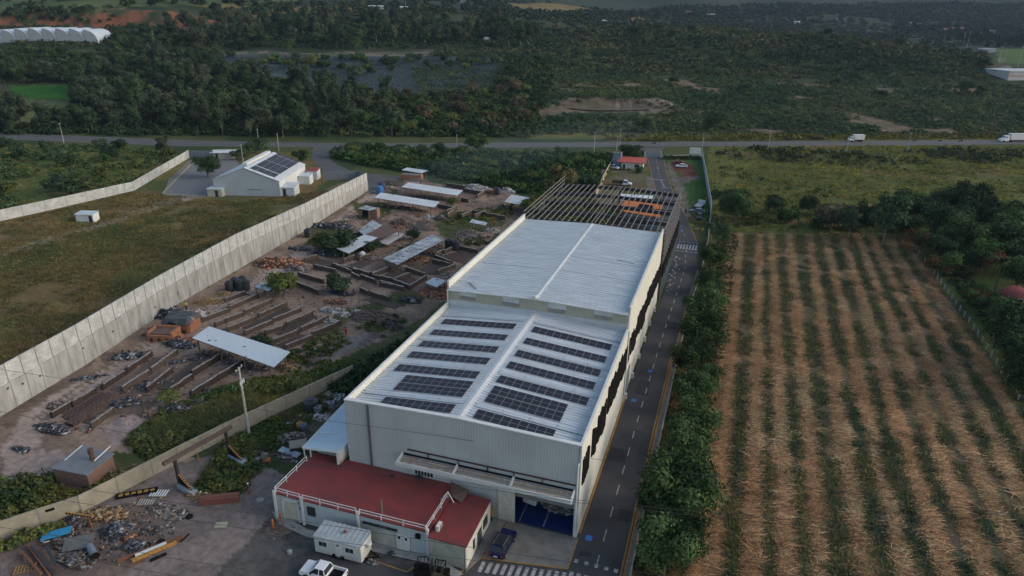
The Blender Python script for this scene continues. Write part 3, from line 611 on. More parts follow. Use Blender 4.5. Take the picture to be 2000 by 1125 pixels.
# solar arrays -----------------------------------------------------
def solar_material():
    m = bpy.data.materials.new('solar_cells'); m.use_nodes = True; t = m.node_tree; N = t.nodes; L = t.links; p = N['Principled BSDF']
    tc = N.new('ShaderNodeTexCoord'); br = N.new('ShaderNodeTexBrick'); br.offset = 0; br.inputs['Scale'].default_value = 1; br.inputs['Brick Width'].default_value = .183; br.inputs['Row Height'].default_value = .174
    br.inputs['Mortar Size'].default_value = .006; br.inputs['Color1'].default_value = (.012, .012, .020, 1); br.inputs['Color2'].default_value = (.015, .014, .024, 1); br.inputs['Mortar'].default_value = (.035, .035, .05, 1)
    L.new(tc.outputs['Object'], br.inputs[0]); L.new(br.outputs[0], p.inputs['Base Color']); p.inputs['Roughness'].default_value = .4; p.inputs['Specular IOR Level'].default_value = .25; return m
SOLAR = solar_material()
ALU = mat('aluminium_frame', (.38, .39, .41), .5, .3, (.33, .34, .36), 1)
PB = MB(); PB.bb(-.535, .535, -1.0, -.02, 0, .045); PB.bb(-.535, .535, .02, 1.0, 0, .045); p_me = PB.build('solar_panel', SOLAR)
FB = MB(); FB.bb(-.555, .555, -1.03, 1.03, -.04, -.01)
FB.bb(-.555, -.54, -1.03, 1.03, -.01, .05); FB.bb(.54, .555, -1.03, 1.03, -.01, .05); FB.bb(-.54, .54, -1.03, -1.01, -.01, .05); FB.bb(-.54, .54, 1.01, 1.03, -.01, .05); FB.bb(-.54, .54, -.015, .015, -.01, .047)
f_me = FB.build('panel_frame', ALU)
pmesh, fmesh = p_me.data, f_me.data; bpy.data.objects.remove(p_me); bpy.data.objects.remove(f_me)
def array(label, x0, x1, yc, cols, rows, zfun, slope, group, base=(0, 0, 0), rz=0):
    r = thing('solar_array', label, 'solar panels', base if rows else base, rz, group)
    for j in range(rows):
        for i in range(cols):
            x = x0+(i+.5)*(x1-x0)/cols; y = yc+(j-(rows-1)/2)*2.2
            o = bpy.data.objects.new('solar_panel', pmesh); COL.objects.link(o); o.parent = r; o.location = (x-base[0], y-base[1], zfun(x)+.16-base[2]); o.rotation_euler = (0, slope, 0)
            q = bpy.data.objects.new('panel_frame', fmesh); COL.objects.link(q); q.parent = o
    return r
names = ['farthest', 'second farthest', 'third farthest', 'fourth farthest', 'fifth farthest']
sl_ = math.atan(1.35/15.6)
for s, side in ((-1, 'left'), (1, 'right')):
    xs = (-41.85, -29.4) if s < 0 else (-26.55, -14.1); xn = (-39.3, -29.3) if s < 0 else (-26.35, -16.3)
    for k, yc in enumerate((92.55, 88.35, 84.15, 80.4, 76.2)):
        array('single row of eleven dark panels, %s one on the %s roof slope' % (names[k], side), *xs, yc, 11, 1, zr, -sl_ if s < 0 else sl_, 'single rows of panels on the warehouse roof', base=(sum(xs)/2, yc, zr(sum(xs)/2)))
    array('wide double row block of dark panels on the %s roof slope' % side, *xn, 72.3, 9, 2, zr, -sl_ if s < 0 else sl_, 'double row panel blocks', base=(sum(xn)/2, 72.3, zr(sum(xn)/2)))
    array('short row of nine dark panels nearest the facade on the %s roof slope' % side, *xn, 67.3, 9, 1, zr, -sl_ if s < 0 else sl_, 'short panel rows by the facade', base=(sum(xn)/2, 67.3, zr(sum(xn)/2)))
# upper warehouse ---------------------------------------------------
uw = thing('warehouse', 'taller rear warehouse with plain white ribbed roof and beige front gable wall', 'warehouse', ((X0+X1)/2, YM, 0)); w = WP(uw)
def zu(x): return 16.25-abs(x-XR)/15.6*.55
b = MB()
for xa, xb in ((X0+.1, XR), (XR, X1-.1)): ribwall(b, xa, xb, 0 if 0 else 12.0, zu(xa)-.15, zu(xb)-.15, YM, .42, .03)
w(b, 'front_wall', BEIGE)
b = MB(); b.hexa([(X0+.3, YM-.14, zr(X0)), (XR, YM-.14, zr(XR)), (XR, YM-.03, zr(XR)), (X0+.3, YM-.03, zr(X0)), (X0+.3, YM-.14, 13.75), (XR, YM-.14, 13.95), (XR, YM-.03, 13.95), (X0+.3, YM-.03, 13.75)])
b.hexa([(XR, YM-.14, zr(XR)), (X1-.3, YM-.14, zr(X1)), (X1-.3, YM-.03, zr(X1)), (XR, YM-.03, zr(XR)), (XR, YM-.14, 13.95), (X1-.3, YM-.14, 13.75), (X1-.3, YM-.03, 13.75), (XR, YM-.03, 13.95)]); w(b, 'flashing', ROOFM)
for xc in (-40.0, -32.3, -24.4, -16.7):
    b = MB(); ribwall(b, xc-1.5, xc+1.5, 14.75, 15.75, 15.75, YM-.05, .75, .04); w(b, 'louvre_panel', ROOFM)
    b = MB(); b.bb(xc-1.5, xc+1.5, YM-.06, YM-.035, 14.05, 14.7); w(b, 'louvre_apron', mat('dull_beige', (.30, .30, .27), .8))
b = MB(); b.bb(X0-.1, X0+.2, YM, YB, 0, 16.9); w(b, 'side_wall', CREAM); b = MB(); b.bb(X1-.2, X1+.02, YM, YB, 0, 16.7); w(b, 'side_wall', CREAM)
b = MB(); b.bb(X0-.14, X0+.26, YM-.05, YB+.05, 16.9, 17.02); b.bb(X1-.26, X1+.08, YM-.05, YB+.05, 16.7, 16.82); w(b, 'parapet_cap', WHITE)
b = MB(); b.corr((X0+.3, YM-.5, zu(X0)), (XR, YM-.5, zu(XR)), (XR, YB, zu(XR)), (X0+.3, YB, zu(X0)), .8, .15)
b.corr((XR, YM-.5, zu(XR)), (X1-.3, YM-.5, zu(X1)), (X1-.3, YB, zu(X1)), (XR, YB, zu(XR)), .8, .15); w(b, 'roof', ROOFM)
b = MB(); b.hexa([(XR-.4, YM-.5, 16.24), (XR, YM-.5, 16.35), (XR, YB, 16.35), (XR-.4, YB, 16.24), (XR-.4, YM-.5, 16.32), (XR, YM-.5, 16.45), (XR, YB, 16.45), (XR-.4, YB, 16.32)])
b.hexa([(XR, YM-.5, 16.35), (XR+.4, YM-.5, 16.24), (XR+.4, YB, 16.24), (XR, YB, 16.35), (XR, YM-.5, 16.45), (XR+.4, YM-.5, 16.32), (XR+.4, YB, 16.32), (XR, YB, 16.45)]); w(b, 'ridge_cap', WHITE)
b = MB(); b.bb(XR-.45, XR+.05, YM-.65, YM-.2, 16.0, 16.75); w(b, 'ridge_stop', CREAM)
b = MB()
for xa, xb in ((X0, XR), (XR, X1)): b.hexa([(xa, YM-.62, zu(xa)-.2), (xb, YM-.62, zu(xb)-.2), (xb, YM-.5, zu(xb)-.2), (xa, YM-.5, zu(xa)-.2), (xa, YM-.62, zu(xa)+.02), (xb, YM-.62, zu(xb)+.02), (xb, YM-.5, zu(xb)+.02), (xa, YM-.5, zu(xa)+.02)])
w(b, 'gutter', WHITE)
for yy in (104.6, 113.0, 120.9, 128.4, 136.5):
    for s in (-1, 1):
        b = MB(); k = 0
        while .8+k*1.95+1.85 < 15.2:
            xa, xb = sorted((XR+s*(.8+k*1.95), XR+s*(.8+k*1.95+1.8))); k += 1
            b.hexa([(xa, yy-.42, zu(xa)+.07), (xb, yy-.42, zu(xb)+.07), (xb, yy+.42, zu(xb)+.07), (xa, yy+.42, zu(xa)+.07), (xa, yy-.42, zu(xa)+.1), (xb, yy-.42, zu(xb)+.1), (xb, yy+.42, zu(xb)+.1), (xa, yy+.42, zu(xa)+.1)])
        w(b, 'skylight', SKYL)
dark(uw, w, [[(99.1, 101.4, 6.6, 10.8)], [(102.4, 105.3, 6.7, 10.7), (105.3, 108.8, 6.0, 9.7)], [(108.9, 112, 6.9, 10.9), (112, 116, 6.2, 10.6), (116, 120.6, 5.2, 10.0)], [(121, 126, 6.5, 10.7), (126, 131, 6.0, 10.2), (131, 137, 5.6, 9.8), (137, 142.3, 5.4, 9.2)]])
b = MB(); b.bb(X1-.02, X1+.1, 100.6, 103.6, .0, 4.6); w(b, 'side_door', mat('grey_blue_door', (.16, .2, .26), .6))
b = MB()
for yy in (99.5, 106.8, 114.5, 122, 129.5, 137): b.bb(X1, X1+.5, yy-.25, yy+.25, 0, 1.0)
w(b, 'wall_foot', CREAM)
b = MB(); b.tube((X1-.05, YM-.9, 13.4), (X1-.05, YM-.9, 16), .12); w(b, 'downpipe', WHITE); b = MB(); b.tube((X0+.2, YM-.7, 13.3), (X0+.2, YM-.7, 15.6), .1); w(b, 'downpipe', WHITE)
b = MB(); b.bb(X0-.1, X1, YB-.1, YB, 0, 15.5); w(b, 'rear_wall', CREAM)
b = MB(); b.bar((-40.9, 102.0, 16.0), (-38.7, 99.6, 16.05), .25, .06); b.bar((-19, 122.5, 16.05), (-15.4, 121.4, 15.95), .2, .05); w(b, 'loose_flashing', mat('grey_strip', (.2, .22, .24), .6))
# canopy over the loading door -------------------------------------
cn = thing('canopy_frame', 'white framed canopy with rusty inner beams fixed across the facade above the blue floor opening', 'canopy', (-24.3, YF, 6.5)); w = WP(cn)
CX0, CX1, CY0, CZ = -35.7, -12.9, 63.3, 6.4
b = MB(); b.bb(CX0, CX1, CY0, CY0+.22, CZ, CZ+.55); w(b, 'front_beam', WHITE)
for xc in (CX0+.1, -28.0, -20.6, CX1-.1): b = MB(); b.bar((xc, CY0+.2, CZ+.3), (xc, YF-.08, CZ+.7), .2, .35); w(b, 'cross_beam', WHITE)
for yy, zz in ((64.0, 6.62), (64.7, 6.75)):
    b = MB()
    for xa, xb in ((CX0+.25, -28.15), (-27.85, -20.75), (-20.45, CX1-.25)): b.bb(xa, xb, yy-.07, yy+.07, zz-.05, zz+.06)
    w(b, 'inner_beam', RUSTW)
b = MB(); b.bb(CX0, CX1, YF-.2, YF-.08, 6.9, 7.1); w(b, 'wall_beam', BLACK)
b = MB(); b.bb(CX0+.8, CX1, YF-.24, YF-.1, 7.72, 7.86); w(b, 'wall_beam', mat('dark_red_beam', (.08, .03, .03), .7))
b = MB()
for xc in (-32, -27.9, -24, -20.6, -17): b.bar((xc, YF-.2, 7.8), (xc, YF-.2, 7.0), .1)
w(b, 'hanger', BLACK)
# red roofed workshop ------------------------------------------------
rb = thing('workshop', 'low workshop with a red painted flat roof and white railing in front of the warehouse', 'building', (-38, 60.5, 0)); w = WP(rb)
RA = [(-49.0, 56.4), (-28.0, 56.3), (-28.0, 65.2), (-45.0, 65.2), (-49.4, 65.2)]
b = MB(); b.prism([RA[0], RA[1], RA[2], RA[4]], 3.72, 3.9); w(b, 'roof', REDR)
b = MB(); ribwall(b, -45.2, -28.1, .1, 3.72, 3.72, 56.55, .32, .04); b.bb(-45.2, -28.1, 56.6, 56.75, .1, 3.7); w(b, 'front_wall', mat('pale_blue_cladding', (.47, .52, .56), .6, 0, (.4, .44, .48), .5))
b = MB(); b.bb(-48.95, -45.2, 56.5, 56.75, .1, 3.7); b.bb(-48.95, -48.7, 56.75, 65, .1, 3.7); w(b, 'side_wall', mat('pale_grey_wall', (.44, .46, .47), .7, 0, (.36, .37, .37), .7))
b = MB(); b.bb(-47.9, -45.9, 56.44, 56.49, .2, 3.1); o = w(b, 'roller_door', mat('stained_white_door', (.5, .5, .47), .6, 0, (.38, .31, .17), .6))
b = MB(); b.bb(-48.1, -47.9, 56.38, 56.5, .1, 3.25); b.bb(-45.9, -45.7, 56.38, 56.5, .1, 3.25); b.bb(-48.1, -45.7, 56.38, 56.5, 3.1, 3.3); w(b, 'door_frame', WHITE)
for xc in (-49.05, -45.1, -37.3, -28.2): b = MB(); b.bb(xc-.14, xc+.14, 56.2, 56.48, .1, 4.3); w(b, 'pillar', WHITE)
b = MB(); b.bb(-36.9, -32.6, 56.4, 56.5, .15, 2.4); w(b, 'large_panel', mat('cream_panel', (.5, .5, .46), .6))
b = MB()
for i in range(6): b.bb(-36.8+i*.78, -36.1+i*.78, 56.38, 56.5, 2.62, 2.95)
w(b, 'window_strip', GLASS)
b = MB(); b.bb(-32.35, -31.5, 56.4, 56.5, .15, 2.3); b.bb(-31.45, -30.6, 56.4, 56.5, .15, 2.3); dd = w(b, 'double_door', WHITE)
b = MB(); b.bb(-32.1, -31.8, 56.36, 56.39, 1.7, 2.05); b.bb(-31.2, -30.9, 56.36, 56.39, 1.7, 2.05); w(b, 'notice', BLACK, dd)
b = MB(); b.bb(-29.7, -29.1, 56.1, 56.4, 2.7, 3.2); w(b, 'wall_lamp', BLACK)
b = MB(); b.bb(-44.5, -43.4, 56.38, 56.5, 1.7, 3.0); w(b, 'dark_opening', DARK)
b = MB(); b.bb(-45.75, -45.5, 56.4, 56.46, 2.2, 2.5); w(b, 'blue_notice', BLUEP)
def rail(b, p, q, z, n):
    p = Vector((*p, z)); q = Vector((*q, z))
    for k in (.45, .85): b.bar(p+Vector((0, 0, k)), q+Vector((0, 0, k)), .07)
    for i in range(n+1): c = p.lerp(q, i/n); b.bar(c, c+Vector((0, 0, .9)), .08)
for p, q, n in (((-48.9, 56.4), (-45.3, 56.3), 2), ((-44.9, 56.3), (-37.5, 56.3), 3), ((-37.0, 56.3), (-28.4, 56.3), 3), ((-48.9, 56.5), (-48.9, 63.2), 3), ((-28.3, 56.4), (-28.3, 62.6), 3)):
    b = MB(); rail(b, p, q, 3.9, n); w(b, 'railing', WHITE)
b = MB(); b.bar((-28.3, 62.6, 4.8), (-27.2, 61.9, 3.95), .09); b.bar((-28.3, 62.6, 4.8), (-28.9, 61.8, 3.95), .07); w(b, 'rail_brace', WHITE)
b = MB(); b.tube((-34.6, 57.4, 3.9), (-34.6, 57.4, 5.9), .11); w(b, 'vent_pipe', STEELG)
b = MB(); b.bb(-33.6, -32.9, 64.5, 65, 3.9, 4.3); b.bb(-37, -36.4, 63.9, 64.3, 3.9, 4.05); w(b, 'roof_box', DARK)
b = MB(); b.add([(-28.9, 64.9, 4.5), (-26.1, 64.3, 4.3), (-26.4, 62.4, 3.7), (-27.8, 62.6, 4.3)], [(0, 1, 2, 3), (3, 2, 1, 0)]); w(b, 'brown_cover', mat('brown_sheet', (.12, .07, .05), .8, 0, (.07, .05, .04), 3))
an = thing('annex', 'narrow beige annex with a red roof beside the parked blue car', 'building', (-25.6, 60, 0)); w = WP(an)
AX = [(-27.95, 55.95), (-23.25, 55.9), (-23.35, 64.2), (-27.95, 64.4)]
b = MB(); b.prism([(x*1.0+(.12 if i in (1, 2) else 0), y-(.12 if i < 2 else 0)) for i, (x, y) in enumerate(AX)], 3.5, 3.64); w(b, 'roof', mat('red_roof_bright', (.215, .032, .032), .7, 0, (.12, .03, .028), .45))
b = MB(); ribwall(b, -27.95, -23.3, .1, 3.5, 3.5, 56.0, .32, .04); b.bb(-27.95, -23.3, 56.05, 56.15, .1, 3.5); w(b, 'front_wall', mat('cream_cladding', (.42, .43, .37), .6))
b = MB(); b.bb(-23.5, -23.3, 56.0, 64.2, .1, 3.5); w(b, 'side_wall', CREAM)
b = MB(); b.bb(-23.3, -23.24, 59.6, 61.0, .15, 2.3); w(b, 'door', mat('dark_glass_door', (.06, .065, .07), .3))
b = MB(); b.bb(-23.3, -23.22, 58.2, 58.7, 1.1, 2.4); b.bb(-23.3, -23.22, 61.6, 63.0, 1.2, 2.5); w(b, 'window', GLASS)
b = MB(); b.bb(-23.2, -23.0, 64.3, 64.7, 1.0, 2.2); w(b, 'yellow_box', LINEY)
ac = thing('air_conditioner', 'white air conditioner unit standing on the red annex roof', 'air conditioner', (-27.2, 57.4, 3.64), R(90))
MB().box((0, 0, .42), (1.0, .38, .75)).build('casing', WHITE, ac); MB().box((.05, -.2, .42), (.62, .02, .6)).build('fan_grille', STEELG, ac); MB().box((0, 0, .02), (.8, .42, .06)).build('feet', BLACK, ac)
MB().box((-.3, -.2, .42), (.3, .02, .6)).build('side_cover', CREAM, ac)
# lean-to on the left of the facade ------------------------------
lt = thing('lean_to', 'pale blue ribbed lean-to roof with open white front above the end of the red roof', 'shelter', (-47, 68, 0)); w = WP(lt)
b = MB(); b.corr((-50.0, 64.1, 5.2), (-44.3, 64.1, 5.9), (-43.7, 86, 6.6), (-50.3, 76.5, 5.6), .5, .07); w(b, 'roof', mat('pale_blue_roof', (.46, .56, .64), .45, 0, (.38, .47, .55), .4))
b = MB(); b.bar((-50, 64.1, 5.15), (-50.3, 76.6, 5.5), .22); b.bar((-50, 64.1, 5.15), (-44.4, 64.1, 5.8), .22); b.bar((-49.9, 67.6, 5.4), (-44, 68.2, 6.0), .18); w(b, 'roof_beam', WHITE)
b = MB()
for x in (-49.9, -48.9): b.bar((x, 64.2, 3.9), (x, 64.2, 5.2), .14)
b.bar((-44.6, 64.0, 1.5), (-44.6, 64.0, 5.7), .24); b.bar((-49.9, 70, 0), (-49.9, 70, 5.3), .16); w(b, 'post', WHITE)
b = MB(); b.bb(-44.55, -44.35, 64.1, 66.6, 4.4, 5.9); w(b, 'side_panel', WHITE)
b = MB(); b.bb(-44.53, -44.37, 64.2, 66.6, 3.92, 4.38); w(b, 'side_panel', BEIGE)
b = MB()
for z in (4.0, 4.35, 4.8): b.bar((-48.6, 65.4, z), (-44.7, 65.4, z), .07)
for i in range(15): b.bar((-48.6+i*.27, 65.4, 4.0), (-48.6+i*.27, 65.4, 4.8), .05)
w(b, 'railing', WHITE)
# trailer office ------------------------------------------------------
tr = thing('site_office', 'small white cabin office with two windows standing in front of the red roofed workshop', 'cabin', (-38.1, 54.0, 0), R(1)); 
b = MB(); b.box((0, 0, 1.45), (6.1, 2.5, 2.3)); b.build('body', mat('cabin_white', (.56, .58, .57), .6, 0, (.46, .47, .45), .8), tr)
b = MB(); b.corr((-3.15, -1.35, 2.62), (-3.15, 1.35, 2.85), (3.15, 1.35, 2.85), (3.15, -1.35, 2.62), .6, .03); b.box((0, 0, 2.63), (6.2, 2.6, .08)); b.build('roof', mat('cabin_roof', (.33, .38, .40), .6, 0, (.27, .31, .33), .8), tr)
for xc in (-1.9, 1.6):
    b = MB(); b.box((xc, -1.27, 1.75), (1.15, .06, .75)); f_ = b.build('window', WHITE, tr); b = MB(); b.box((xc-.27, -1.31, 1.75), (.48, .03, .62)); b.box((xc+.27, -1.31, 1.75), (.48, .03, .62)); b.build('pane', GLASS, f_)
b = MB(); b.box((.1, -1.27, 1.35), (.9, .06, 2.0)); d_ = b.build('door', WHITE, tr); b = MB(); b.lathe((.1, -1.31, 2.05), [(.12, 0), (.12, .15)], 10); b.build('door_vent', BLACK, d_)
b = MB(); b.box((3.3, .1, 2.0), (.5, .75, .5)); b.build('air_conditioner', WHITE, tr)
b = MB(); b.box((0, 0, .2), (5.6, 1.9, .2)); b.build('chassis', BLACK, tr); b = MB(); b.bar((3.0, .8, .35), (4.5, .2, .35), .12); b.bar((3.0, -.6, .35), (4.5, .2, .35), .12); b.build('tow_bar', BLACK, tr)
for xc in (-.5, .5): b = MB(); b.tube((xc, -1.1, .33), (xc, -1.3, .33), .33, n=14); b.build('wheel', BLACK, tr)
b = MB(); b.box((.3, .2, 2.95), (.35, .3, .2)); b.build('roof_vent', RUST, tr)
# steel frame ----------------------------------------------------------
sf = thing('unfinished_building', 'unfinished dark steel building frame behind the rear warehouse', 'building', (-28, 162, 0)); w = WP(sf)
FX = (-43.4, -27.9, -12.5); FY = (144.5, 151, 160, 169, 178.4)
def zf(x): return 16.3-abs(x-XR)/15.6*.6
for x in FX:
    for y in FY: b = MB(); b.bar((x, y, 0), (x, y, zf(x)-.3), .35); w(b, 'column', STEEL)
for y in FY[1:]:
    b = MB(); b.bar((FX[0], y, zf(FX[0])-.3), (XR, y, zf(XR)-.3), .35, .85); b.bar((XR, y, zf(XR)-.3), (FX[2], y, zf(FX[2])-.3), .35, .85); w(b, 'rafter', STEEL)
PURL = mat('purlin_steel', (.20, .185, .17), .6, .2, (.17, .16, .15), 1)
for i in range(23):
    if i in (11,): continue
    x = FX[0]+(FX[2]-FX[0])*i/22; ex = random.uniform(-.5, .8); b = MB(); b.bar((x, 143.2, zf(x)+.08), (x, 179+ex, zf(x)+.08), .16, .2); w(b, 'purlin', PURL)
for x in (XR-.35, XR+.35): b = MB(); b.bar((x, 143.2, zf(x)+.08), (x, 179, zf(x)+.08), .15, .2); w(b, 'purlin', PURL)
for k in range(8):
    z = 16.6-k*1.15; b = MB(); b.bar((-12.1, 143.4, z), (-12.1, 181.5-(k % 2), z), .12, .22); w(b, 'side_girt', PURL)
for k in range(4): z = 17.4-k*1.0; b = MB(); b.bar((-43.9, 143.4, z), (-43.9, 181.5, z), .12, .2); w(b, 'side_girt', PURL)
for yy in (147, 151, 155, 160, 164.5, 169, 174, 178.4): b = MB(); b.bar((-12.2, yy, 8), (-12.2, yy, 16.7), .14); w(b, 'side_post', PURL)
for yy in (151, 160, 169, 178.4, 181): b = MB(); b.bar((-43.9, yy, 14), (-43.9, yy, 17.5), .14); w(b, 'side_post', PURL)
for y in FY[1:]:
    for x in (-39.5, -35.6, -31.7, -24, -20.2, -16.3): b = MB(); b.bar((x, y, zf(x)-.55), (x, y, zf(x)-1.9), .14); w(b, 'truss_post', STEEL)
    b = MB(); b.bar((FX[0], y, zf(FX[0])-1.9), (FX[1], y, zf(FX[0])-1.9), .2); w(b, 'lower_chord', STEEL); b = MB(); b.bar((FX[1], y, zf(FX[0])-1.9), (FX[2], y, zf(FX[0])-1.9), .2); w(b, 'lower_chord', STEEL)
dk = MB()
for i in range(40): y0 = 143.5+i*.9; dk.bb(-11.95, -11.7, y0, y0+.78, 5.6-.02*i+.3*math.sin(i), 8.6+.3*math.sin(i*1.7))
w(dk, 'dark_slats', BLACK)
b = MB()
for i in range(60): yy = 143+i*.62; b.bar((-12.0+.2*math.sin(i), yy, 0), (-12.0, yy+random.uniform(-1, 1), random.uniform(3, 6.5)), .08)
for k in range(5): b.bar((-11.9, 143, .8+k*1.2), (-11.9, 180, .8+k*1.2), .09)
w(b, 'scaffold', mat('scaffold_teal', (.12, .19, .19), .7, 0, (.15, .14, .13), .6))
# orange fronted building under the frame -------------------------------
ob = thing('shop_building', 'small building with a bright orange fascia and blue grey doors under the steel frame', 'building', (-25, 178, 0)); w = WP(ob)
oz = lambda q: G(*q)
FL, FR, BR_, BL = [Vector(G(*p)) for p in ((1206, 412, 3.7), (1289, 426, 3.7), (1293, 400, 5.2), (1222, 392, 5.2))]
def inq(u, v, z): p = FL.lerp(FR, u).lerp(BL.lerp(BR_, u), v); return (p.x, p.y, z)
b = MB(); b.hexa([inq(.03, .06, 0), inq(.97, .06, 0), inq(.97, .95, 0), inq(.03, .95, 0), inq(.03, .06, 3.6), inq(.97, .06, 3.6), inq(.97, .95, 4.9), inq(.03, .95, 4.9)]); w(b, 'body', mat('orange_shop_wall', (.3, .29, .28), .8))
b = MB(); b.add([FL, FR, BR_, BL]+[p+Vector((0, 0, .25)) for p in (FL, FR, BR_, BL)], [(3, 2, 1, 0), (4, 5, 6, 7), (0, 1, 5, 4), (1, 2, 6, 5), (2, 3, 7, 6), (3, 0, 4, 7)]); w(b, 'roof', ORANGE)
b = MB(); q = [inq(u, v, 3.7+1.5*v+.3) for u, v in ((.42, .45), (.78, .45), (.78, .8), (.42, .8))]; b.add(q, [(0, 1, 2, 3)]); w(b, 'sign_plate', BLACK)
for u in (.12, .86): b = MB(); b.hexa([inq(u-.11, .03, 0), inq(u+.11, .03, 0), inq(u+.11, .055, 0), inq(u-.11, .055, 0), inq(u-.11, .03, 3.3), inq(u+.11, .03, 3.3), inq(u+.11, .055, 3.3), inq(u-.11, .055, 3.3)]); w(b, 'door', mat('blue_grey_panel', (.20, .26, .34), .6))
b = MB(); b.hexa([inq(.3, .03, .9), inq(.7, .03, .9), inq(.7, .055, .9), inq(.3, .055, .9), inq(.3, .03, 2.6), inq(.7, .03, 2.6), inq(.7, .055, 2.6), inq(.3, .055, 2.6)]); w(b, 'window', GLASS)
b = MB(); b.bb(-31, -17, 182.5, 185, 0, 2.6); o = w(b, 'low_annex', mat('tan_annex', (.38, .31, .24), .8))
cq = [Vector(G(*p)) for p in ((1211, 391, 4.6), (1272, 394, 4.6), (1276, 383, 4.9), (1212, 379, 4.9))]
b = MB(); b.add(cq+[p+Vector((0, 0, .15)) for p in cq], [(3, 2, 1, 0), (4, 5, 6, 7), (0, 1, 5, 4), (1, 2, 6, 5), (2, 3, 7, 6), (3, 0, 4, 7)]); w(b, 'white_canopy', WHITE)
for p in cq: b = MB(); b.bar((p.x, p.y, 0), (p.x, p.y, p.z), .2); w(b, 'canopy_post', STEELG)
# guard house --------------------------------------------------------------
g0 = G(1214, 331); gh = thing('guard_house', 'cream gate house with a sloping red roof beside the entrance', 'building', (g0[0], g0[1], 0), R(3)); 
MB().box((4.2, 2.2, 1.5), (8.6, 4.2, 3.0)).build('walls', CREAM, gh); b = MB(); b.add([(-2.0, -.6, 3.0), (9.4, -.6, 3.0), (9.4, 5.0, 4.2), (-2.0, 5.0, 4.2), (-2.0, -.6, 3.2), (9.4, -.6, 3.2), (9.4, 5.0, 4.4), (-2.0, 5.0, 4.4)], [(3, 2, 1, 0), (4, 5, 6, 7), (0, 1, 5, 4), (1, 2, 6, 5), (2, 3, 7, 6), (3, 0, 4, 7)])
b.build('roof', mat('salmon_roof', (.45, .10, .07), .7, 0, (.36, .08, .06), 1), gh)
MB().box((.9, .08, 1.1), (1.0, .06, 2.2)).build('door', DARK, gh); MB().box((6.0, .08, 1.8), (1.8, .06, 1.1)).build('window', GLASS, gh); MB().box((4.2, .0, .15), (8.8, .3, .3)).build('plinth', LINEY, gh)
tg = G(1205, 327); tw = thing('transformer_kiosk', 'blue grey transformer kiosk with insulators at the foot of the poles', 'kiosk', (tg[0], tg[1], 0))
MB().box((0, 0, 3.0), (3.2, 3, 6)).build('cabinet', mat('blue_grey_cabinet', (.18, .24, .33), .7), tw); MB().box((0, 0, 6.1), (3.5, 3.3, .2)).build('lid', STEELG, tw)
b = MB()
for i in (-1, 0, 1): b.lathe((i*.8, 0, 6.2), [(.12, 0), (.2, .3), (.12, .5), (.18, .8), (.05, 1.0)], 8)
b.build('insulator', RUST, tw)
gg = G(1259, 309); gt = thing('entrance_gate', 'blue barred double gate across the top of the driveway', 'gate', (gg[0], gg[1], 0)); w = WP(gt); g2 = G(1290, 308)
for s in (0, 1):
    b = MB(); p = Vector(gg)*(1-s*.5)+Vector(g2)*(s*.5); q = Vector(gg)*(.5-s*.5)+Vector(g2)*(.5+s*.5)
    for z in (.3, 1.0, 1.9): b.bar(p+Vector((0, 0, z)), q+Vector((0, 0, z)), .12)
    for i in range(13): c = p.lerp(q, i/12); b.bar(c, c+Vector((0, 0, 2.2)), .08)
    w(b, 'gate_leaf', mat('gate_blue', (.12, .20, .30), .6))
for p in (gg, g2): b = MB(); b.bb(p[0]-.3, p[0]+.3, p[1]-.3, p[1]+.3, 0, 3); w(b, 'gate_post', BEIGE)
# billboard near the gate
sg = G(1357, 303); bd = thing('billboard', 'blank white panel board standing at the corner of the entrance lawn', 'sign', (sg[0], sg[1], 0), R(12))
MB().box((0, 0, 2.0), (4.8, .15, 2.8)).build('board', WHITE, bd)
b = MB()
for x in (-1.2, 1.2): b.box((x, -.1, 2.0), (.06, .04, 2.8))
b.box((0, -.1, 2.2), (4.8, .04, .06)); b.build('grid', STEELG, bd)
for x in (-2, 2): b = MB(); b.box((x, .15, 1.0), (.15, .15, 2)); b.build('leg', STEELG, bd)
# white building left ------------------------------------------------------
wb0 = G(420, 381); wb1 = G(548, 384); dv = Vector(wb1[:2])-Vector(wb0[:2]); aw = math.atan2(dv.y, dv.x); Lw = dv.length
wb = thing('white_hall', 'white gabled hall with dark solar panels on its roof in the left yard', 'building', (wb0[0], wb0[1], 0), aw)
D = 27.0; EH = 5.4; RH = 9.6; WS = mat('hall_white', (.6, .62, .62), .6, 0, (.52, .54, .55), .5); WG = mat('hall_gable', (.40, .44, .47), .6, 0, (.34, .38, .41), .4)
b = MB(); b.add([(0, 0, 0), (Lw, 0, 0), (Lw, 0, EH), (Lw/2, 0, RH), (0, 0, EH), (0, .2, 0), (Lw, .2, 0), (Lw, .2, EH), (Lw/2, .2, RH), (0, .2, EH)], [(0, 1, 2, 3, 4), (9, 8, 7, 6, 5), (0, 5, 6, 1)]); b.build('front_gable', WG, wb)
b = MB(); b.box((.1, D/2, EH/2), (.2, D-.5, EH)); b.build('side_wall', WS, wb); b = MB(); b.box((Lw-.1, D/2, EH/2), (.2, D-.5, EH)); b.build('side_wall', WS, wb); b = MB(); b.box((Lw/2, D-.1, EH/2), (Lw-.5, .2, EH)); b.build('rear_wall', WS, wb)
b = MB(); b.corr((-.4, -.3, EH-.1), (Lw/2, -.3, RH+.05), (Lw/2, D, RH+.05), (-.4, D, EH-.1), .6, .05); b.corr((Lw/2, -.3, RH+.05), (Lw+.4, -.3, EH-.1), (Lw+.4, D, EH-.1), (Lw/2, D, RH+.05), .6, .05); b.build('roof', ROOFM, wb)
b = MB(); b.box((Lw/2-1.4, D*.55, RH+.35), (1.6, D*.8, .8)); b.build('roof_monitor', WHITE, wb)
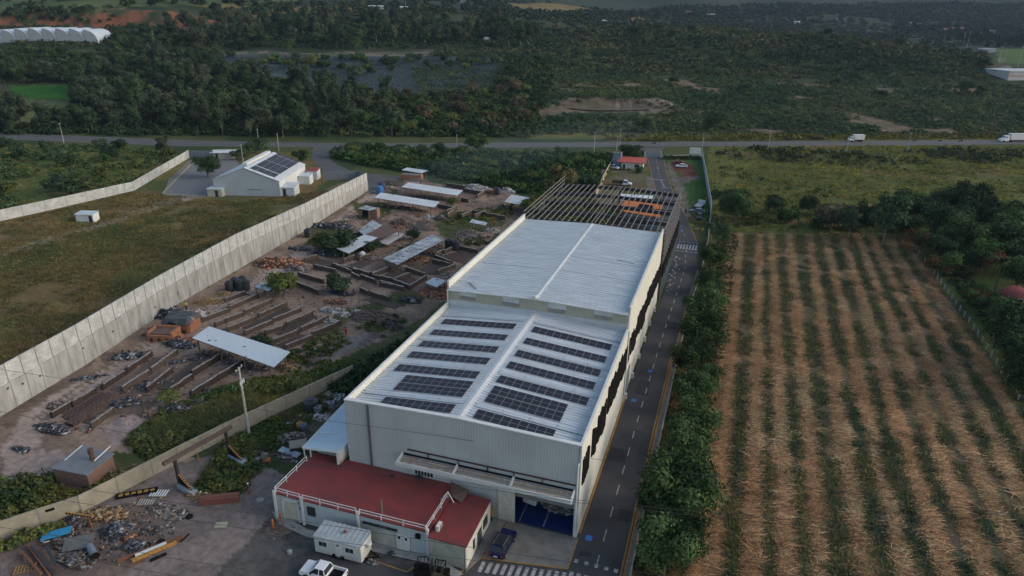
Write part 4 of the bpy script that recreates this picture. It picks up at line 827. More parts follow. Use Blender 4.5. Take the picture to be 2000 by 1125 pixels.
b = MB(); b.box((Lw*.62, -.03, 2.2), (5, .06, .12)); b.build('wall_grille', DARK, wb)
sla = math.atan((RH-EH)/(Lw/2)); cl_ = math.hypot(Lw/2, RH-EH)
for bi, (ya, nc, u0, nr) in enumerate(((2.0, 4, .6, 1), (5.0, 4, .12, 2), (15.0, 4, .12, 2), (4.0, 4, .12, 0))):
    pass
k = 0
for (y0, ny, u0, nu) in ((1.2, 2, 1.5, 4), (6.4, 4, 1.5, 4), (15.6, 4, 1.5, 4), (24.8, 1, 1.5, 4)):
    r = thing('solar_array', 'block of dark panels on the white hall roof, %s from its front gable' % nth(k), 'solar panels', (0, 0, 0), 0, 'panel blocks on the white hall'); k += 1
    ctr = Vector((Lw/2+(u0+4.4)*math.cos(sla), y0+ny*1.08, RH-(u0+4.4)*math.sin(sla)+.22)); M = Matrix.Translation(wb.location) @ Matrix.Rotation(aw, 4, 'Z'); r.location = M @ ctr; r.rotation_euler = (0, 0, aw)
    for i in range(nu):
        for j in range(ny):
            o = bpy.data.objects.new('solar_panel', pmesh); COL.objects.link(o); o.parent = r; du = (i-1.5)*2.15; o.location = (du*math.cos(sla), (j-(ny-1)/2)*2.15, -du*math.sin(sla)); o.rotation_euler = (0, sla, 0); o.scale = (1.9, 1, 1)
            q = bpy.data.objects.new('panel_frame', fmesh); COL.objects.link(q); q.parent = o
def local(root, x, y, z=0): return (Matrix.Translation(root.location) @ Matrix.Rotation(root.rotation_euler[2], 4, 'Z')) @ Vector((x, y, z))
def shed(name, label, cat, loc, rz, sx, sy, h0, h1, wm, rm, door=None, over=.25, group=None, win=False):
    """closed box hut with a single pitched roof, origin at its front left ground corner"""
    r = thing(name, label, cat, loc, rz, group)
    b = MB(); b.add([(0, 0, 0), (sx, 0, 0), (sx, sy, 0), (0, sy, 0), (0, 0, h0), (sx, 0, h0), (sx, sy, h1), (0, sy, h1)], [(3, 2, 1, 0), (4, 5, 6, 7), (0, 1, 5, 4), (1, 2, 6, 5), (2, 3, 7, 6), (3, 0, 4, 7)]); b.build('walls', wm, r)
    b = MB(); o = over; b.corr((-o, -o, h0+.03), (-o, sy+o, h1+.03), (sx+o, sy+o, h1+.03), (sx+o, -o, h0+.03), .45, .03); b.corr((-o, sy+o, h1), (-o, -o, h0), (sx+o, -o, h0), (sx+o, sy+o, h1), .45, .03); b.build('roof', rm, r)
    if door: b = MB(); b.box((door, -.03, h0*.42), (1.0, .05, h0*.84)); b.build('door', DARK, r)
    if win: b = MB(); b.box((sx*.7, -.03, h0*.6), (sx*.25, .05, h0*.3)); b.build('window', GLASS, r)
    return r
p = local(wb, Lw+.05, .8); shed('store_shed', 'small white lean-to shed at the front right corner of the white hall', 'shed', p, aw, 4.6, 5.0, 3.0, 3.6, WS, ROOFM, 1.2)
p = local(wb, Lw+.05, 17.5); shed('store_shed', 'small white box shed against the rear of the white hall near the gas tank', 'shed', p, aw, 4.4, 4.0, 3.0, 3.4, WS, ROOFM)
p = G(406, 384); shed('hut', 'beige flat roofed hut beside the gable of the white hall', 'shed', p, aw, 5.0, 4.0, 2.6, 2.7, BEIGE, ROOFN, 3.2)
p = G(150, 434); shed('hut', 'white tin shed with one open end alone on the grass by the left wall', 'shed', p, R(16), 5.2, 3.0, 2.4, 2.7, WHITE, ROOFN, 4.4)
p = G(417, 311); shed('gate_hut', 'small gate hut with a flat white roof at the far yard entrance', 'shed', p, R(24), 7.5, 4, 2.8, 3.0, BEIGE, ROOFM, 1.5, over=1.2)
p = local(wb, Lw+1, 24.5); shed('red_roof_hut', 'small hut with a dark red roof behind the white hall', 'shed', p, aw, 4, 4, 3.4, 3.8, WS, mat('dark_red_roof', (.26, .04, .04), .7))
a_, c_ = G(372, 309), G(418, 311); wall_run('sheet_gate', [a_, c_], [3.4, 3.4], .1, mat('blue_grey_gate', (.17, .2, .25), .7), 'blue grey panelled gate closing the far end of the left yard', 'gate', 1.6, STEELG)
p = G(679, 349); gtk = thing('gas_tank', 'white horizontal gas tank on legs inside the grey sheet fence', 'tank', p, R(20))
b = MB(); n = 16; b.tube((-2.4, 0, 1.9), (2.4, 0, 1.9), .75, n=n); b.tube((-2.4, 0, 1.9), (-2.8, 0, 1.9), .75, .35, n=n); b.tube((2.4, 0, 1.9), (2.8, 0, 1.9), .75, .35, n=n); b.build('tank_body', WHITE, gtk, smooth=False)
for x in (-1.7, 1.7): MB().box((x, 0, .6), (.2, 1.3, 1.3)).build('leg', WHITE, gtk)
MB().box((0, 0, 2.75), (.5, .3, .3)).build('valve_cover', STEELG, gtk)
# right-hand house -----------------------------------------------------------
p = G(1972, 602); hs = thing('house', 'yellow arched house with a rounded red roof at the right edge', 'house', p, R(20)); hs.scale = (.62, .62, .75)
b = MB(); b.box((4.5, 3, 1.3), (9, 6, 2.6)); b.build('walls', mat('yellow_wall', (.42, .32, .14), .8), hs)
b = MB(); V = []; n = 10
for y in (-.6, 6.6):
    for i in range(n+1): t = math.pi*i/n; V.append((4.5-5.0*math.cos(t), y, 2.6+2.4*math.sin(t)))
b.add(V, [(i, i+1, n+2+i, n+1+i) for i in range(n)]+[tuple(range(n, -1, -1)), tuple(range(n+1, 2*n+2))]); b.build('roof', mat('dome_red', (.22, .04, .035), .7), hs)
for x in (1.5, 4.5, 7.5): MB().box((x, -.05, 1.1), (1.4, .1, 2.0)).build('arch_opening', DARK, hs)
p = G(1998, 615); shed('house', 'low grey gabled outbuilding in front of the yellow arched house', 'house', p, R(20), 8, 5, 2.2, 2.8, mat('grey_house', (.2, .17, .15), .8), mat('grey_tiles', (.13, .12, .12), .8))
# village, greenhouses, far hall ---------------------------------------------
GHM = mat('greenhouse_film', (.55, .6, .64), .4, 0, (.42, .47, .52), .15)
gh0 = T(-75, 86); gh1 = T(192, 86); d = Vector(gh1[:2])-Vector(gh0[:2]); n = 10; step = d.length/n; a = math.atan2(d.y, d.x)
for i in range(n):
    q = Vector(gh0[:2])+d*(i/n); r = thing('greenhouse_bay', 'white plastic greenhouse bay with a curved roof, %s from the right end' % nth(n-1-i), 'greenhouse', (q.x, q.y, float(hz(q.x, q.y))-1), a, 'greenhouse bays below the red cliff')
    b = MB(); V = []; m = 7; H0 = 4.0; H1 = 12.5
    prof = [(0, H0), (.02*step, H1)]+[(step*(.02+.98*math.sin(t*math.pi/2/m)), H0+(H1-H0)*math.cos(t*math.pi/2/m)) for t in range(1, m+1)]
    b.prof(prof+[(step, 0), (0, 0)], .1, 36); b.build('cover', GHM, r); b = MB(); b.prof([(x*.97+.1, z-.25) for x, z in prof]+[(step-.2, 0), (.1, 0)], -.05, .09); b.build('end_panel', mat('greenhouse_end', (.27, .31, .35), .5, 0, (.22, .26, .3), .4), r)
    b = MB(); b.box((0, 0, 2.3), (.2, .1, 4.6)); b.box((step/2, -.06, 1.3), (step, .05, 2.6)); b.build('side_curtain', mat('dark_curtain', (.05, .07, .075), .8), r)
hm = [mat('far_wall_white', (.5, .5, .48), .8), mat('far_wall_tan', (.40, .31, .25), .8), mat('far_wall_pink', (.4, .3, .28), .8)]
hr = [mat('far_roof_grey', (.3, .3, .3), .8), mat('far_roof_clay', (.35, .17, .11), .8), mat('far_roof_white', (.55, .57, .6), .7)]
vill = [((735, 18), 16, 'pale farm house with several blocks among trees near the top centre', 0, 2), ((790, 20), 10, 'small white house beside the masts near the top centre', 0, 2), ((905, 7), 7, 'tiny white house at the upper edge right of the masts', 0, 0), ((950, 82), 8, 'low white hut hidden under trees by the pale terrace', 0, 2),
        ((1180, 45), 5, 'tiny white shed in the trees under the yellow hill field', 0, 2), ((1345, 26), 9, 'tan roofed house on the hillside left of the white villa', 1, 1), ((1385, 31), 14, 'white villa with a flat roof on the far hillside', 0, 2),
        ((1556, 46), 6, 'small shed with a bright tin roof on the ridge', 0, 2), ((1641, 41), 7, 'pale flat hut between ridge trees', 0, 2), ((1772, 48), 8, 'white house at the left of the hazy village', 0, 0), ((1797, 51), 12, 'pinkish house with a pale roof in the hazy village', 2, 0),
        ((1850, 60), 10, 'low tan house in the middle of the hazy village', 1, 1), ((1870, 58), 10, 'house with a long clay coloured roof in the hazy village', 1, 1), ((1923, 69), 8, 'white house right of the red field in the village', 0, 2), ((1935, 64), 6, 'small pale house at the right of the hazy village', 0, 1), ((1815, 52), 6, 'small white house behind the pinkish one', 0, 2)]
for (px, s, lab, a1, a2) in vill:
    q = T(*px); r = thing('house', lab, 'house', (q[0], q[1], q[2]-.3), R(random.uniform(-25, 35)))
    s *= np.hypot(q[0], q[1])/900
    MB().box((0, 0, 1.9), (s, s*.6, 3.8)).build('walls', hm[a1], r); b = MB(); b.add([(-s*.55, -s*.36, 3.7), (s*.55, -s*.36, 3.7), (s*.55, 0, 4.9), (-s*.55, 0, 4.9), (s*.55, s*.36, 3.7), (-s*.55, s*.36, 3.7)], [(0, 1, 2, 3), (3, 2, 4, 5), (0, 5, 4, 1), (0, 3, 5), (1, 4, 2)]); b.build('roof', hr[a2], r)
    for k in (-.25, .2): MB().box((s*k, -s*.3-.04, 2), (s*.12, .06, 1.4)).build('window', DARK, r)
q = T(1972, 157); fh = thing('industrial_hall', 'long white industrial hall with a thin red stripe at the far right', 'building', q, R(25)); MB().box((28, 12, 3.2), (60, 24, 6.8)).build('walls', mat('hall_far_white', (.46, .47, .5), .7), fh); MB().box((28, 12, 6.8), (61, 25, .5)).build('roof', hr[2], fh); MB().box((28, -.06, 3.3), (60, .1, .5)).build('stripe', mat('stripe_red', (.4, .04, .03), .7), fh)
q = T(1921, 104); fk = thing('shed', 'pale blue flat roofed shed by the green plot at far right', 'shed', q, R(20)); MB().box((6, 4, 2.5), (16, 9, 5)).build('walls', mat('pale_blue_wall', (.33, .4, .46), .7), fk); MB().box((6, 4, 5.1), (17, 10, .4)).build('roof', hr[2], fk)
sheet('far_road', [(*T(*p)[:2], ) for p in ((1943, 118), (1952, 118), (1975, 136), (1972, 150), (1935, 148))], float(T(1955, 135)[2])+.9, ASPH2)
# ================================================================ VEHICLES AND PEOPLE
def vehicle(name, label, cat, loc, rz, L, Wd, body, wheelr, paint, rest, glassz, group=None):
    """body: side outline; rest: cabin outline (x,z); both centred across"""
    r = thing(name, label, cat, loc, rz, group)
    def inset(x, z): return .0 if z < .95*glassz else .16*(z-glassz)/.5
    b = MB(); b.prof(body, -Wd/2, Wd/2, lambda x, z: .06 if z < .35 or z > glassz-.08 else 0); bd = b.build('body', paint, r)
    bv = bd.modifiers.new('bevel', 'BEVEL'); bv.width = .07; bv.segments = 2
    b = MB(); b.prof(rest, -Wd/2+.06, Wd/2-.06, lambda x, z: .2 if z > glassz+.2 else 0); b.build('cabin_glass', GLASS, r)
    xs = [p[0] for p in rest]; top = max(p[1] for p in rest); tx = [p[0] for p in rest if p[1] > top-.12]
    b = MB(); b.box(((min(tx)+max(tx))/2, 0, top+.02), (max(tx)-min(tx)+.1, Wd-.5, .06))
    for x in (min(tx), max(tx), (min(tx)+max(tx))/2):
        xb = {min(tx): min(xs), max(tx): max(xs)}.get(x, x)
        for s in (-1, 1): b.bar((xb, s*(Wd/2-.05), glassz), (x, s*(Wd/2-.25), top), .09)
    ro = b.build('roof', paint, r); ro.modifiers.new('bevel', 'BEVEL').width = .03
    fx = min(p[0] for p in body); bx = max(p[0] for p in body)
    for x in (fx+L*.18, bx-L*.19):
        for s in (-1, 1):
            b = MB(); b.tube((x, s*(Wd/2-.2), wheelr), (x, s*(Wd/2+.02), wheelr), wheelr, n=16); wh_ = b.build('wheel', BLACK, r)
            b = MB(); b.tube((x, s*(Wd/2+.0), wheelr), (x, s*(Wd/2+.04), wheelr), wheelr*.6, n=12); b.build('rim', STEELG, wh_)
    for s in (-1, 1):
        b = MB(); b.box((fx+.06, s*(Wd/2-.3), .72), (.12, .4, .18)); b.build('headlight', mat('lamp_glass', (.6, .62, .65), .2), r)
        b = MB(); b.box((bx-.04, s*(Wd/2-.2), .8), (.12, .25, .3)); b.build('taillight', mat('tail_red', (.3, .02, .02), .3), r)
    b = MB(); b.box((bx+.02, 0, .62), (.04, .5, .16)); b.build('number_plate', WHITE, r)
    for s in (-1, 1): b = MB(); b.box((min(xs)+.35, s*(Wd/2+.09), glassz+.08), (.14, .2, .14)); b.build('mirror', BLACK, r)
    return r
PW = mat('car_white', (.68, .71, .74), .3, 0, (.64, .67, .7), 1); PBL = mat('car_blue', (.004, .006, .045), .22, .2, (.005, .008, .08), 1); PR = mat('car_red', (.25, .02, .025), .3); PG = mat('car_grey', (.16, .19, .22), .3); PK = mat('car_dark', (.03, .035, .045), .3)
CARB = [(-2.3, .3), (-2.32, .7), (-2.1, .9), (-1.1, 1.0), (2.0, 1.05), (2.28, .95), (2.3, .35)]
CARC = [(-1.15, .98), (-.45, 1.45), (1.1, 1.48), (1.95, 1.02)]
SUVB = [(-2.25, .35), (-2.28, .8), (-2.1, 1.02), (-1.15, 1.12), (2.15, 1.15), (2.28, 1.0), (2.3, .4)]; SUVC = [(-1.2, 1.1), (-.6, 1.62), (1.7, 1.64), (2.15, 1.12)]
PKB = [(-2.65, .4), (-2.68, .85), (-2.5, 1.05), (-1.2, 1.15), (.75, 1.15), (.75, .62), (2.55, .62), (2.58, .45)]; PKC = [(-1.35, 1.12), (-.65, 1.72), (.5, 1.74), (.72, 1.14)]
g = G(642, 1119); pk = vehicle('pickup_truck', 'white double cab pickup truck with an empty black bed at the bottom edge', 'pickup truck', (g[0]-.1, g[1]-.75, .04), R(0), 5.3, 1.9, PKB, .38, PW, PKC, 1.12)
def bed(pk, liner, paint):
    b = MB()
    for s in (-1, 1): b.box((1.66, s*.9, .92), (1.84, .1, .5))
    b.box((2.54, 0, .92), (.08, 1.7, .5)); b.build('bed_side', paint, pk); MB().box((1.65, 0, .7), (1.75, 1.68, .1)).build('bed_liner', liner, pk)
bed(pk, BLACK, PW)
bc = vehicle('blue_car', 'dark blue car with a black roof and roof rails parked on the concrete apron', 'car', (-20.4, 60.7, .08), R(-94), 4.6, 1.85, SUVB, .36, PBL, SUVC, 1.1)
for s in (-1, 1): MB().bar((-.4, s*.62, 1.76), (1.6, s*.62, 1.76), .05).build('roof_rail', STEELG, bc)
MB().box((.55, 0, 1.685), (1.9, 1.1, .03)).build('roof_glass', GLASS, bc)
vehicle('white_car', 'white car nose out inside the dark warehouse opening', 'car', (-19.2, 70.9, .1), R(80), 4.6, 1.85, SUVB, .36, PW, SUVC, 1.1)
g = G(1331, 327); vehicle('white_car', 'white sedan parked in front of the red car on the far lawn', 'car', (g[0], g[1], 0), R(14), 4.6, 1.8, CARB, .33, PW, CARC, 1.0)
g = G(1327, 321); vehicle('red_car', 'dark red car half hidden behind the white sedan', 'car', (g[0]-.6, g[1]+1.5, 0), R(194), 4.6, 1.8, CARB, .33, PR, CARC, 1.0)
g = G(1362, 416); vehicle('grey_car', 'dark grey car parked across the lawn below the pale trailer', 'car', (g[0], g[1], 0), R(2), 4.6, 1.8, CARB, .33, PG, CARC, 1.0)
g = G(1363, 426); vehicle('grey_car', 'small grey car nearest the wall beside the driveway bend', 'car', (g[0]+.4, g[1], 0), R(90), 4.0, 1.7, CARB, .33, PK, CARC, 1.0)
g = G(1366, 405); t_ = thing('trailer', 'pale flat trailer parked on the lawn behind the dark grey car', 'trailer', g, R(80)); MB().box((0, 0, .9), (6, 2.4, .25)).build('deck', TARPG, t_); MB().box((2.8, 0, 1.4), (.15, 2.4, 1.0)).build('headboard', WHITE, t_)
for x in (-.8, .8):
    for s in (-1, 1): MB().tube((x, s*1.05, .4), (x, s*1.25, .4), .4).build('wheel', BLACK, t_)
g = G(1217, 362); tk = vehicle('flatbed_truck', 'white cab flatbed truck parked left of the driveway', 'truck', (g[0]+.5, g[1], 0), R(186), 5.6, 2.0, PKB, .42, PW, [(-1.35, 1.12), (-.75, 1.95), (.2, 1.97), (.5, 1.14)], 1.12); MB().box((2.6, 0, 1.05), (4.2, 2.2, .15)).build('flat_bed', WOOD, tk)
for s in (-1, 1): MB().box((2.6, s*1.08, 1.3), (4.2, .06, .4)).build('bed_side', BLACK, tk)
g = G(1200, 330); tv = vehicle('white_van', 'white pickup parked beside the tan wall below the transformer kiosk', 'pickup truck', (g[0]-.5, g[1], 0), R(160), 5.3, 1.9, PKB, .38, PW, PKC, 1.12); bed(tv, BLACK, PW)
def boxtruck(label, g, rz, L, H, cabh, semi=False):
    r = thing('semi_truck' if semi else 'box_truck', label, 'truck', g, rz)
    b = MB(); c0 = -L/2
    cab = [(c0, .5), (c0, 1.3), (c0+.2, 1.5), (c0+(1.5 if semi else .5), 1.8), (c0+(2.1 if semi else .9), cabh), (c0+(4.2 if semi else 2.0), cabh+(.3 if semi else 0)), (c0+(4.3 if semi else 2.1), .5)]
    b.prof(cab, -1.15, 1.15, lambda x, z: .1 if z > 2 else 0); b.build('cab', PW, r)
    x0 = c0+(4.7 if semi else 2.2); MB().box(((x0+L/2)/2, 0, 1.15+(H-1.15)/2), (L/2-x0, 2.5, H-1.15)).build('cargo_box', WHITE, r)
    MB().box((c0+(2.0 if semi else .75), 0, cabh-.55), (.5, 2.2, .6), ry=R(-30)).build('windscreen', GLASS, r)
    for s in (-1, 1): MB().box((c0+(2.8 if semi else 1.4), s*1.13, cabh-.6), (.8, .06, .5)).build('side_window', GLASS, r)
    MB().box((.3, 0, .8), (L-1, 1.0, .3)).build('chassis', BLACK, r)
    for x in ([c0+1.2, c0+4.6, c0+5.9, L/2-2.6, L/2-1.4] if semi else [c0+1.0, L/2-1.5]):
        for s in (-1, 1): MB().tube((x, s*.9, .5), (x, s*1.2, .5), .5, n=12).build('wheel', BLACK, r)
    return r
hw_a = math.atan2(.343, .94); g = G(1671, 276.5); boxtruck('white box truck on the highway', g, hw_a+R(2), 7.4, 3.5, 2.4)
g = G(1953, 277); c_, s_ = math.cos(R(24)), math.sin(R(24)); boxtruck('white semi truck with a long trailer entering at the right end of the highway', (g[0]+9.2*c_, g[1]+9.2*s_, 0), R(24), 19, 4.1, 3.0, True)
def motorbike(label, g, rz):
    r = thing('motorcycle', label, 'motorcycle', g, rz, 'motorcycles on the highway')
    for x in (-.65, .65): MB().tube((x, -.06, .32), (x, .06, .32), .32, n=12).build('wheel', BLACK, r)
    b = MB(); b.bar((-.6, 0, .35), (.1, 0, .75), .2, .3); b.bar((-.2, 0, .8), (.7, 0, .75), .3, .15); b.bar((-.62, 0, .3), (-.35, 0, 1.05), .08); b.build('frame', PK, r); MB().box((-.35, 0, 1.05), (.06, .6, .05)).build('handlebar', BLACK, r); MB().box((.3, 0, .88), (.6, .25, .12)).build('seat', BLACK, r)
for i, px in enumerate(((1277, 281), (1786, 276), (1836, 276.5), (1876, 277))):
    g = G(*px); motorbike(['dark motorcycle on the highway above the entrance gate', 'motorcycle with a pale rider between the box truck and the semi truck', 'motorcycle second behind the semi truck', 'motorcycle closest in front of the semi truck'][i], g, hw_a)
SKIN = mat('skin', (.28, .15, .1), .6)
def person(label, g, rz, shirt, trousers, helmet=None, pose=0, sitting=False):
    r = thing('person', label, 'person', g, rz); me = bpy.data.meshes.new('body')
    st = .16+.1*pose
    V = [(0, 0, .95), (0, 0, 1.2), (0, 0, 1.45), (0, 0, 1.56), (0, 0, 1.68), (.1, 0, .9), (.11, -st*.5, .5), (.12, -st, .06), (.12, -st+.2-.4, .04), (-.1, 0, .9), (-.11, st*.4, .5), (-.12, st, .06), (-.12, st-.2, .04), (.2, 0, 1.42), (.27, -.05, 1.15), (.25, -.25, .98), (-.2, 0, 1.42), (-.27, .05, 1.15), (-.25, -.2, .95)]
    V[8] = (.12, -st-.16, .04)
    E = [(0, 1), (1, 2), (2, 3), (3, 4), (0, 5), (5, 6), (6, 7), (7, 8), (0, 9), (9, 10), (10, 11), (11, 12), (2, 13), (13, 14), (14, 15), (2, 16), (16, 17), (17, 18)]
    rad = [.14, .14, .15, .06, .11, .1, .075, .05, .04, .1, .075, .05, .04, .07, .05, .035, .07, .05, .035]
    me.from_pydata(V, E, []); ob = bpy.data.objects.new('body', me); COL.objects.link(ob); ob.parent = r; m = ob.modifiers.new('skin', 'SKIN')
    for i, v in enumerate(me.skin_vertices[0].data if me.skin_vertices else []): pass
    bm_ = __import__('bmesh').new(); bm_.from_mesh(me); ly = bm_.verts.layers.skin.verify()
    for v, q in zip(bm_.verts, rad): v[ly].radius = (q, q*.8)
    bm_.verts.ensure_lookup_table(); bm_.verts[0][ly].use_root = True; bm_.to_mesh(me); bm_.free(); me.materials.append(SKIN)
    ob.modifiers.new('sub', 'SUBSURF').levels = 1
    b = MB(); b.lathe((0, 0, .93), [(.19, 0), (.2, .2), (.24, .45), (.2, .56), (.08, .6)], 10); b.v = [(x, y*.7, z) for x, y, z in b.v]
    for s in (1, -1): b.bar((s*.2, 0, 1.43), (s*.27, -.05*s, 1.13), .13)
    b.build('shirt', shirt, r)
    b = MB()
    b.tube((.1, 0, .96), (.11, -st*.5, .5), .125, .1); b.tube((.11, -st*.5, .52), (.12, -st, .1), .1, .075); b.tube((-.1, 0, .96), (-.11, st*.4, .5), .125, .1); b.tube((-.11, st*.4, .52), (-.12, st, .1), .1, .075); b.build('trousers', trousers, r)
    b = MB(); b.lathe((0, 0, 1.66), [(.12, 0), (.13, .06), (.1, .13), (.03, .17)], 10); b.build('helmet' if helmet else 'hair', helmet or BLACK, r)
    return r
NAVY = mat('navy_cloth', (.02, .03, .07), .9); GREYC = mat('grey_cloth', (.2, .2, .2), .9); HIV = mat('lime_cloth', (.38, .6, .03), .8); REDC = mat('red_cloth', (.4, .05, .04), .9); BOOT = mat('rust_cloth', (.25, .08, .04), .9); WHC = mat('white_cloth', (.55, .55, .52), .9)
person('person in dark clothes and white helmet standing at the edge of the scrap yard', G(487, 965), R(150), NAVY, BOOT, WHITE)
person('person in a lime green vest among the tarps by the long wall', G(366, 613)+np.array([0, 0, 1.0]), R(30), HIV, NAVY)
person('person with a white hat standing in the middle of the brick yard', G(809, 447), R(80), GREYC, NAVY, WHITE)
person('person in dark clothes walking on the driveway bend', G(1339, 417), R(10), PK, PK, None, 1)
person('person standing by the open brick walls near the small tin table roof', G(895, 427), R(0), NAVY, BLACK)
person('person in a red shirt beside the small four post shelter', G(965, 441), R(60), REDC, NAVY)
person('person in red digging in the hollow beside the hedge', G(676, 655), R(200), REDC, BOOT, None, 1)
person('person beside the brick pillared kiln shelter', G(860, 357), R(20), GREYC, NAVY)
person('person bending near the tree in the brick yard clearing', G(691, 577), R(100), NAVY, BLACK, None, 1)
# ================================================================ POLES AND WIRES
POLE = mat('pale_concrete_pole', (.40, .40, .37), .9, 0, (.3, .3, .28), 1.5)
def pole(label, base, h, rz=0, arm=1.6, r0=.19, group='utility poles', lamp=False, extra=False):
    r = thing('utility_pole', label, 'pole', base, rz, group); b = MB(); b.tube((0, 0, 0), (0, 0, h), r0, r0*.6, n=10); b.build('shaft', POLE, r)
    if arm: MB().box((0, 0, h-.25), (arm, .12, .14)).build('cross_arm', STEELG, r)
    if arm:
        for x in (-arm/2+.1, 0, arm/2-.1): MB().lathe((x, 0, h-.18), [(.05, 0), (.08, .1), (.03, .25)], 6).build('insulator', WHITE, r)
    if extra:
        MB().box((.3, 0, h-2.2), (1.2, .1, .1)).build('lower_arm', STEELG, r)
        for x in (-.2, .4, .8): MB().tube((x, 0, h-2.9), (x, 0, h-2.3), .1).build('fuse', WHITE, r)
    return r
pole('tall pale pole with a double cross arm standing behind the yellowish block wall', G(487, 850), 11.6, R(100), 1.8, .22, extra=True)
for (px, h, lab) in (((125, 279), 8.9, 'pole leaning beside the highway at far left'), ((545, 295), 7.6, 'pole right behind the white hall roof'), ((505, 275), 5.6, 'short pole left of the white hall ridge'), ((893, 303), 9, 'pole standing in the scrub left of the transformer poles'), ((1160, 302), 9.9, 'pole left of the transformer kiosk'), ((1209, 300), 11, 'double armed pole behind the gate house'), ((1499, 298), 9.8, 'tall pole on the highway verge right of the billboard'), ((1771, 299), 9.4, 'pole between the box truck and the semi truck'), ((1370, 303), 9.8, 'pole at the corner of the billboard'), ((1652, 300), 6.5, 'dark thin pole below the box truck'), ((1176, 363), 6, 'pole at the lower end of the tan wall'), ((1204, 300), 8, 'leaning pole beside the blue grey kiosk'), ((302, 90), 12, 'thin pale pole in front of the tree belt at upper left'), ((475, 316), 7, 'thin pole on the left eave of the white hall')):
    q = T(*px); pole(lab, q, h, hw_a+R(90)*(px[0] < 900), 1.4, .16)
for i, px in enumerate(((1888, 93), (1882, 82), (1950, 122), (1962, 118), (1988, 131), (1247, 40), (793, 22), (818, 22))):
    q = T(*px); r = thing('mast', ['tall pale mast on the right hillside', 'shorter mast left of the tall one on the right hillside', 'lamp mast on the far car park', 'second lamp mast on the far car park', 'tall lamp mast by the industrial hall', 'power pole on the yellow hill field', 'thin mast above the small white house', 'second thin mast right of the white house'][i], 'mast', q, 0, 'masts on the hills'); MB().tube((0, 0, 0), (0, 0, [20, 14, 14, 12, 18, 9, 12, 9][i]), .28, .15).build('shaft', POLE, r); MB().box((0, 0, [19, 13, 13, 11, 17, 8.2, 11, 8][i]), (2, .2, .2)).build('cross_arm', STEELG, r)
WIREM = mat('wire', (.04, .04, .042), .7)
def wire(label, pts, z, r=.022, sag=.25, zs=None):
    P = [Vector(G(p[0], p[1], z if zs is None else zs[i])) for i, p in enumerate(pts)]
    b = MB(); c = sum(P, Vector())/len(P)
    for p, q in zip(P, P[1:]): b.tube(p-c, q-c, r, n=5)
    o = b.build('overhead_wire', WIREM); o.location = c; tag(o, label, 'wire', 'overhead wires in the foreground')
wire('overhead wire crossing the brick yard, red roof and straw field, upper of the close pair', [(-60, 793), (66, 816), (250, 846), (500, 881), (662, 908), (827, 930), (1130, 977), (1300, 993), (2060, 1062)], 10)
wire('overhead wire just below the first one across the red roof', [(484, 893), (662, 913), (827, 937), (1130, 982), (1300, 1001), (2060, 1075)], 10)
wire('highest overhead wire crossing the warehouse facade', [(-60, 712), (112, 738), (400, 783), (644, 822), (800, 843), (1300, 917), (2060, 1015)], 11)
wire('overhead wire passing in front of the white cabin roof', [(-60, 915), (129, 950), (250, 968), (500, 1004), (970, 1077), (1300, 1125), (1500, 1155)], 9)
wire('overhead wire crossing the white cabin windows', [(-60, 948), (129, 978), (500, 1036), (970, 1101), (1100, 1122), (1300, 1155)], 9)
wire('lowest overhead wire at the bottom left', [(-60, 1052), (144, 1090), (319, 1120), (500, 1150)], 8)
wire('overhead wire over the scrap heap and concrete yard', [(-60, 1020), (150, 1052), (319, 1088), (500, 1116), (700, 1150)], 9)
for k, dz in enumerate((0, .6)):
    PP = [T(-200, 262)+np.array([0, 0, 8.6-dz])]+[G(*p)+np.array([0, 0, h-dz]) for p, h in (((125, 279), 8.6), ((545, 295), 7.3), ((893, 303), 8.7), ((1160, 302), 9.6), ((1370, 303), 9.5), ((1499, 298), 9.5), ((1771, 299), 9.1), ((2100, 296), 9))]
    b = MB()
    for p, q in zip(PP, PP[1:]): b.tube(p, q, .03, n=4)
    tag(b.build('overhead_wire', WIREM), ['upper wire strung along the highway poles', 'lower wire strung along the highway poles'][k], 'wire', 'wires along the highway')
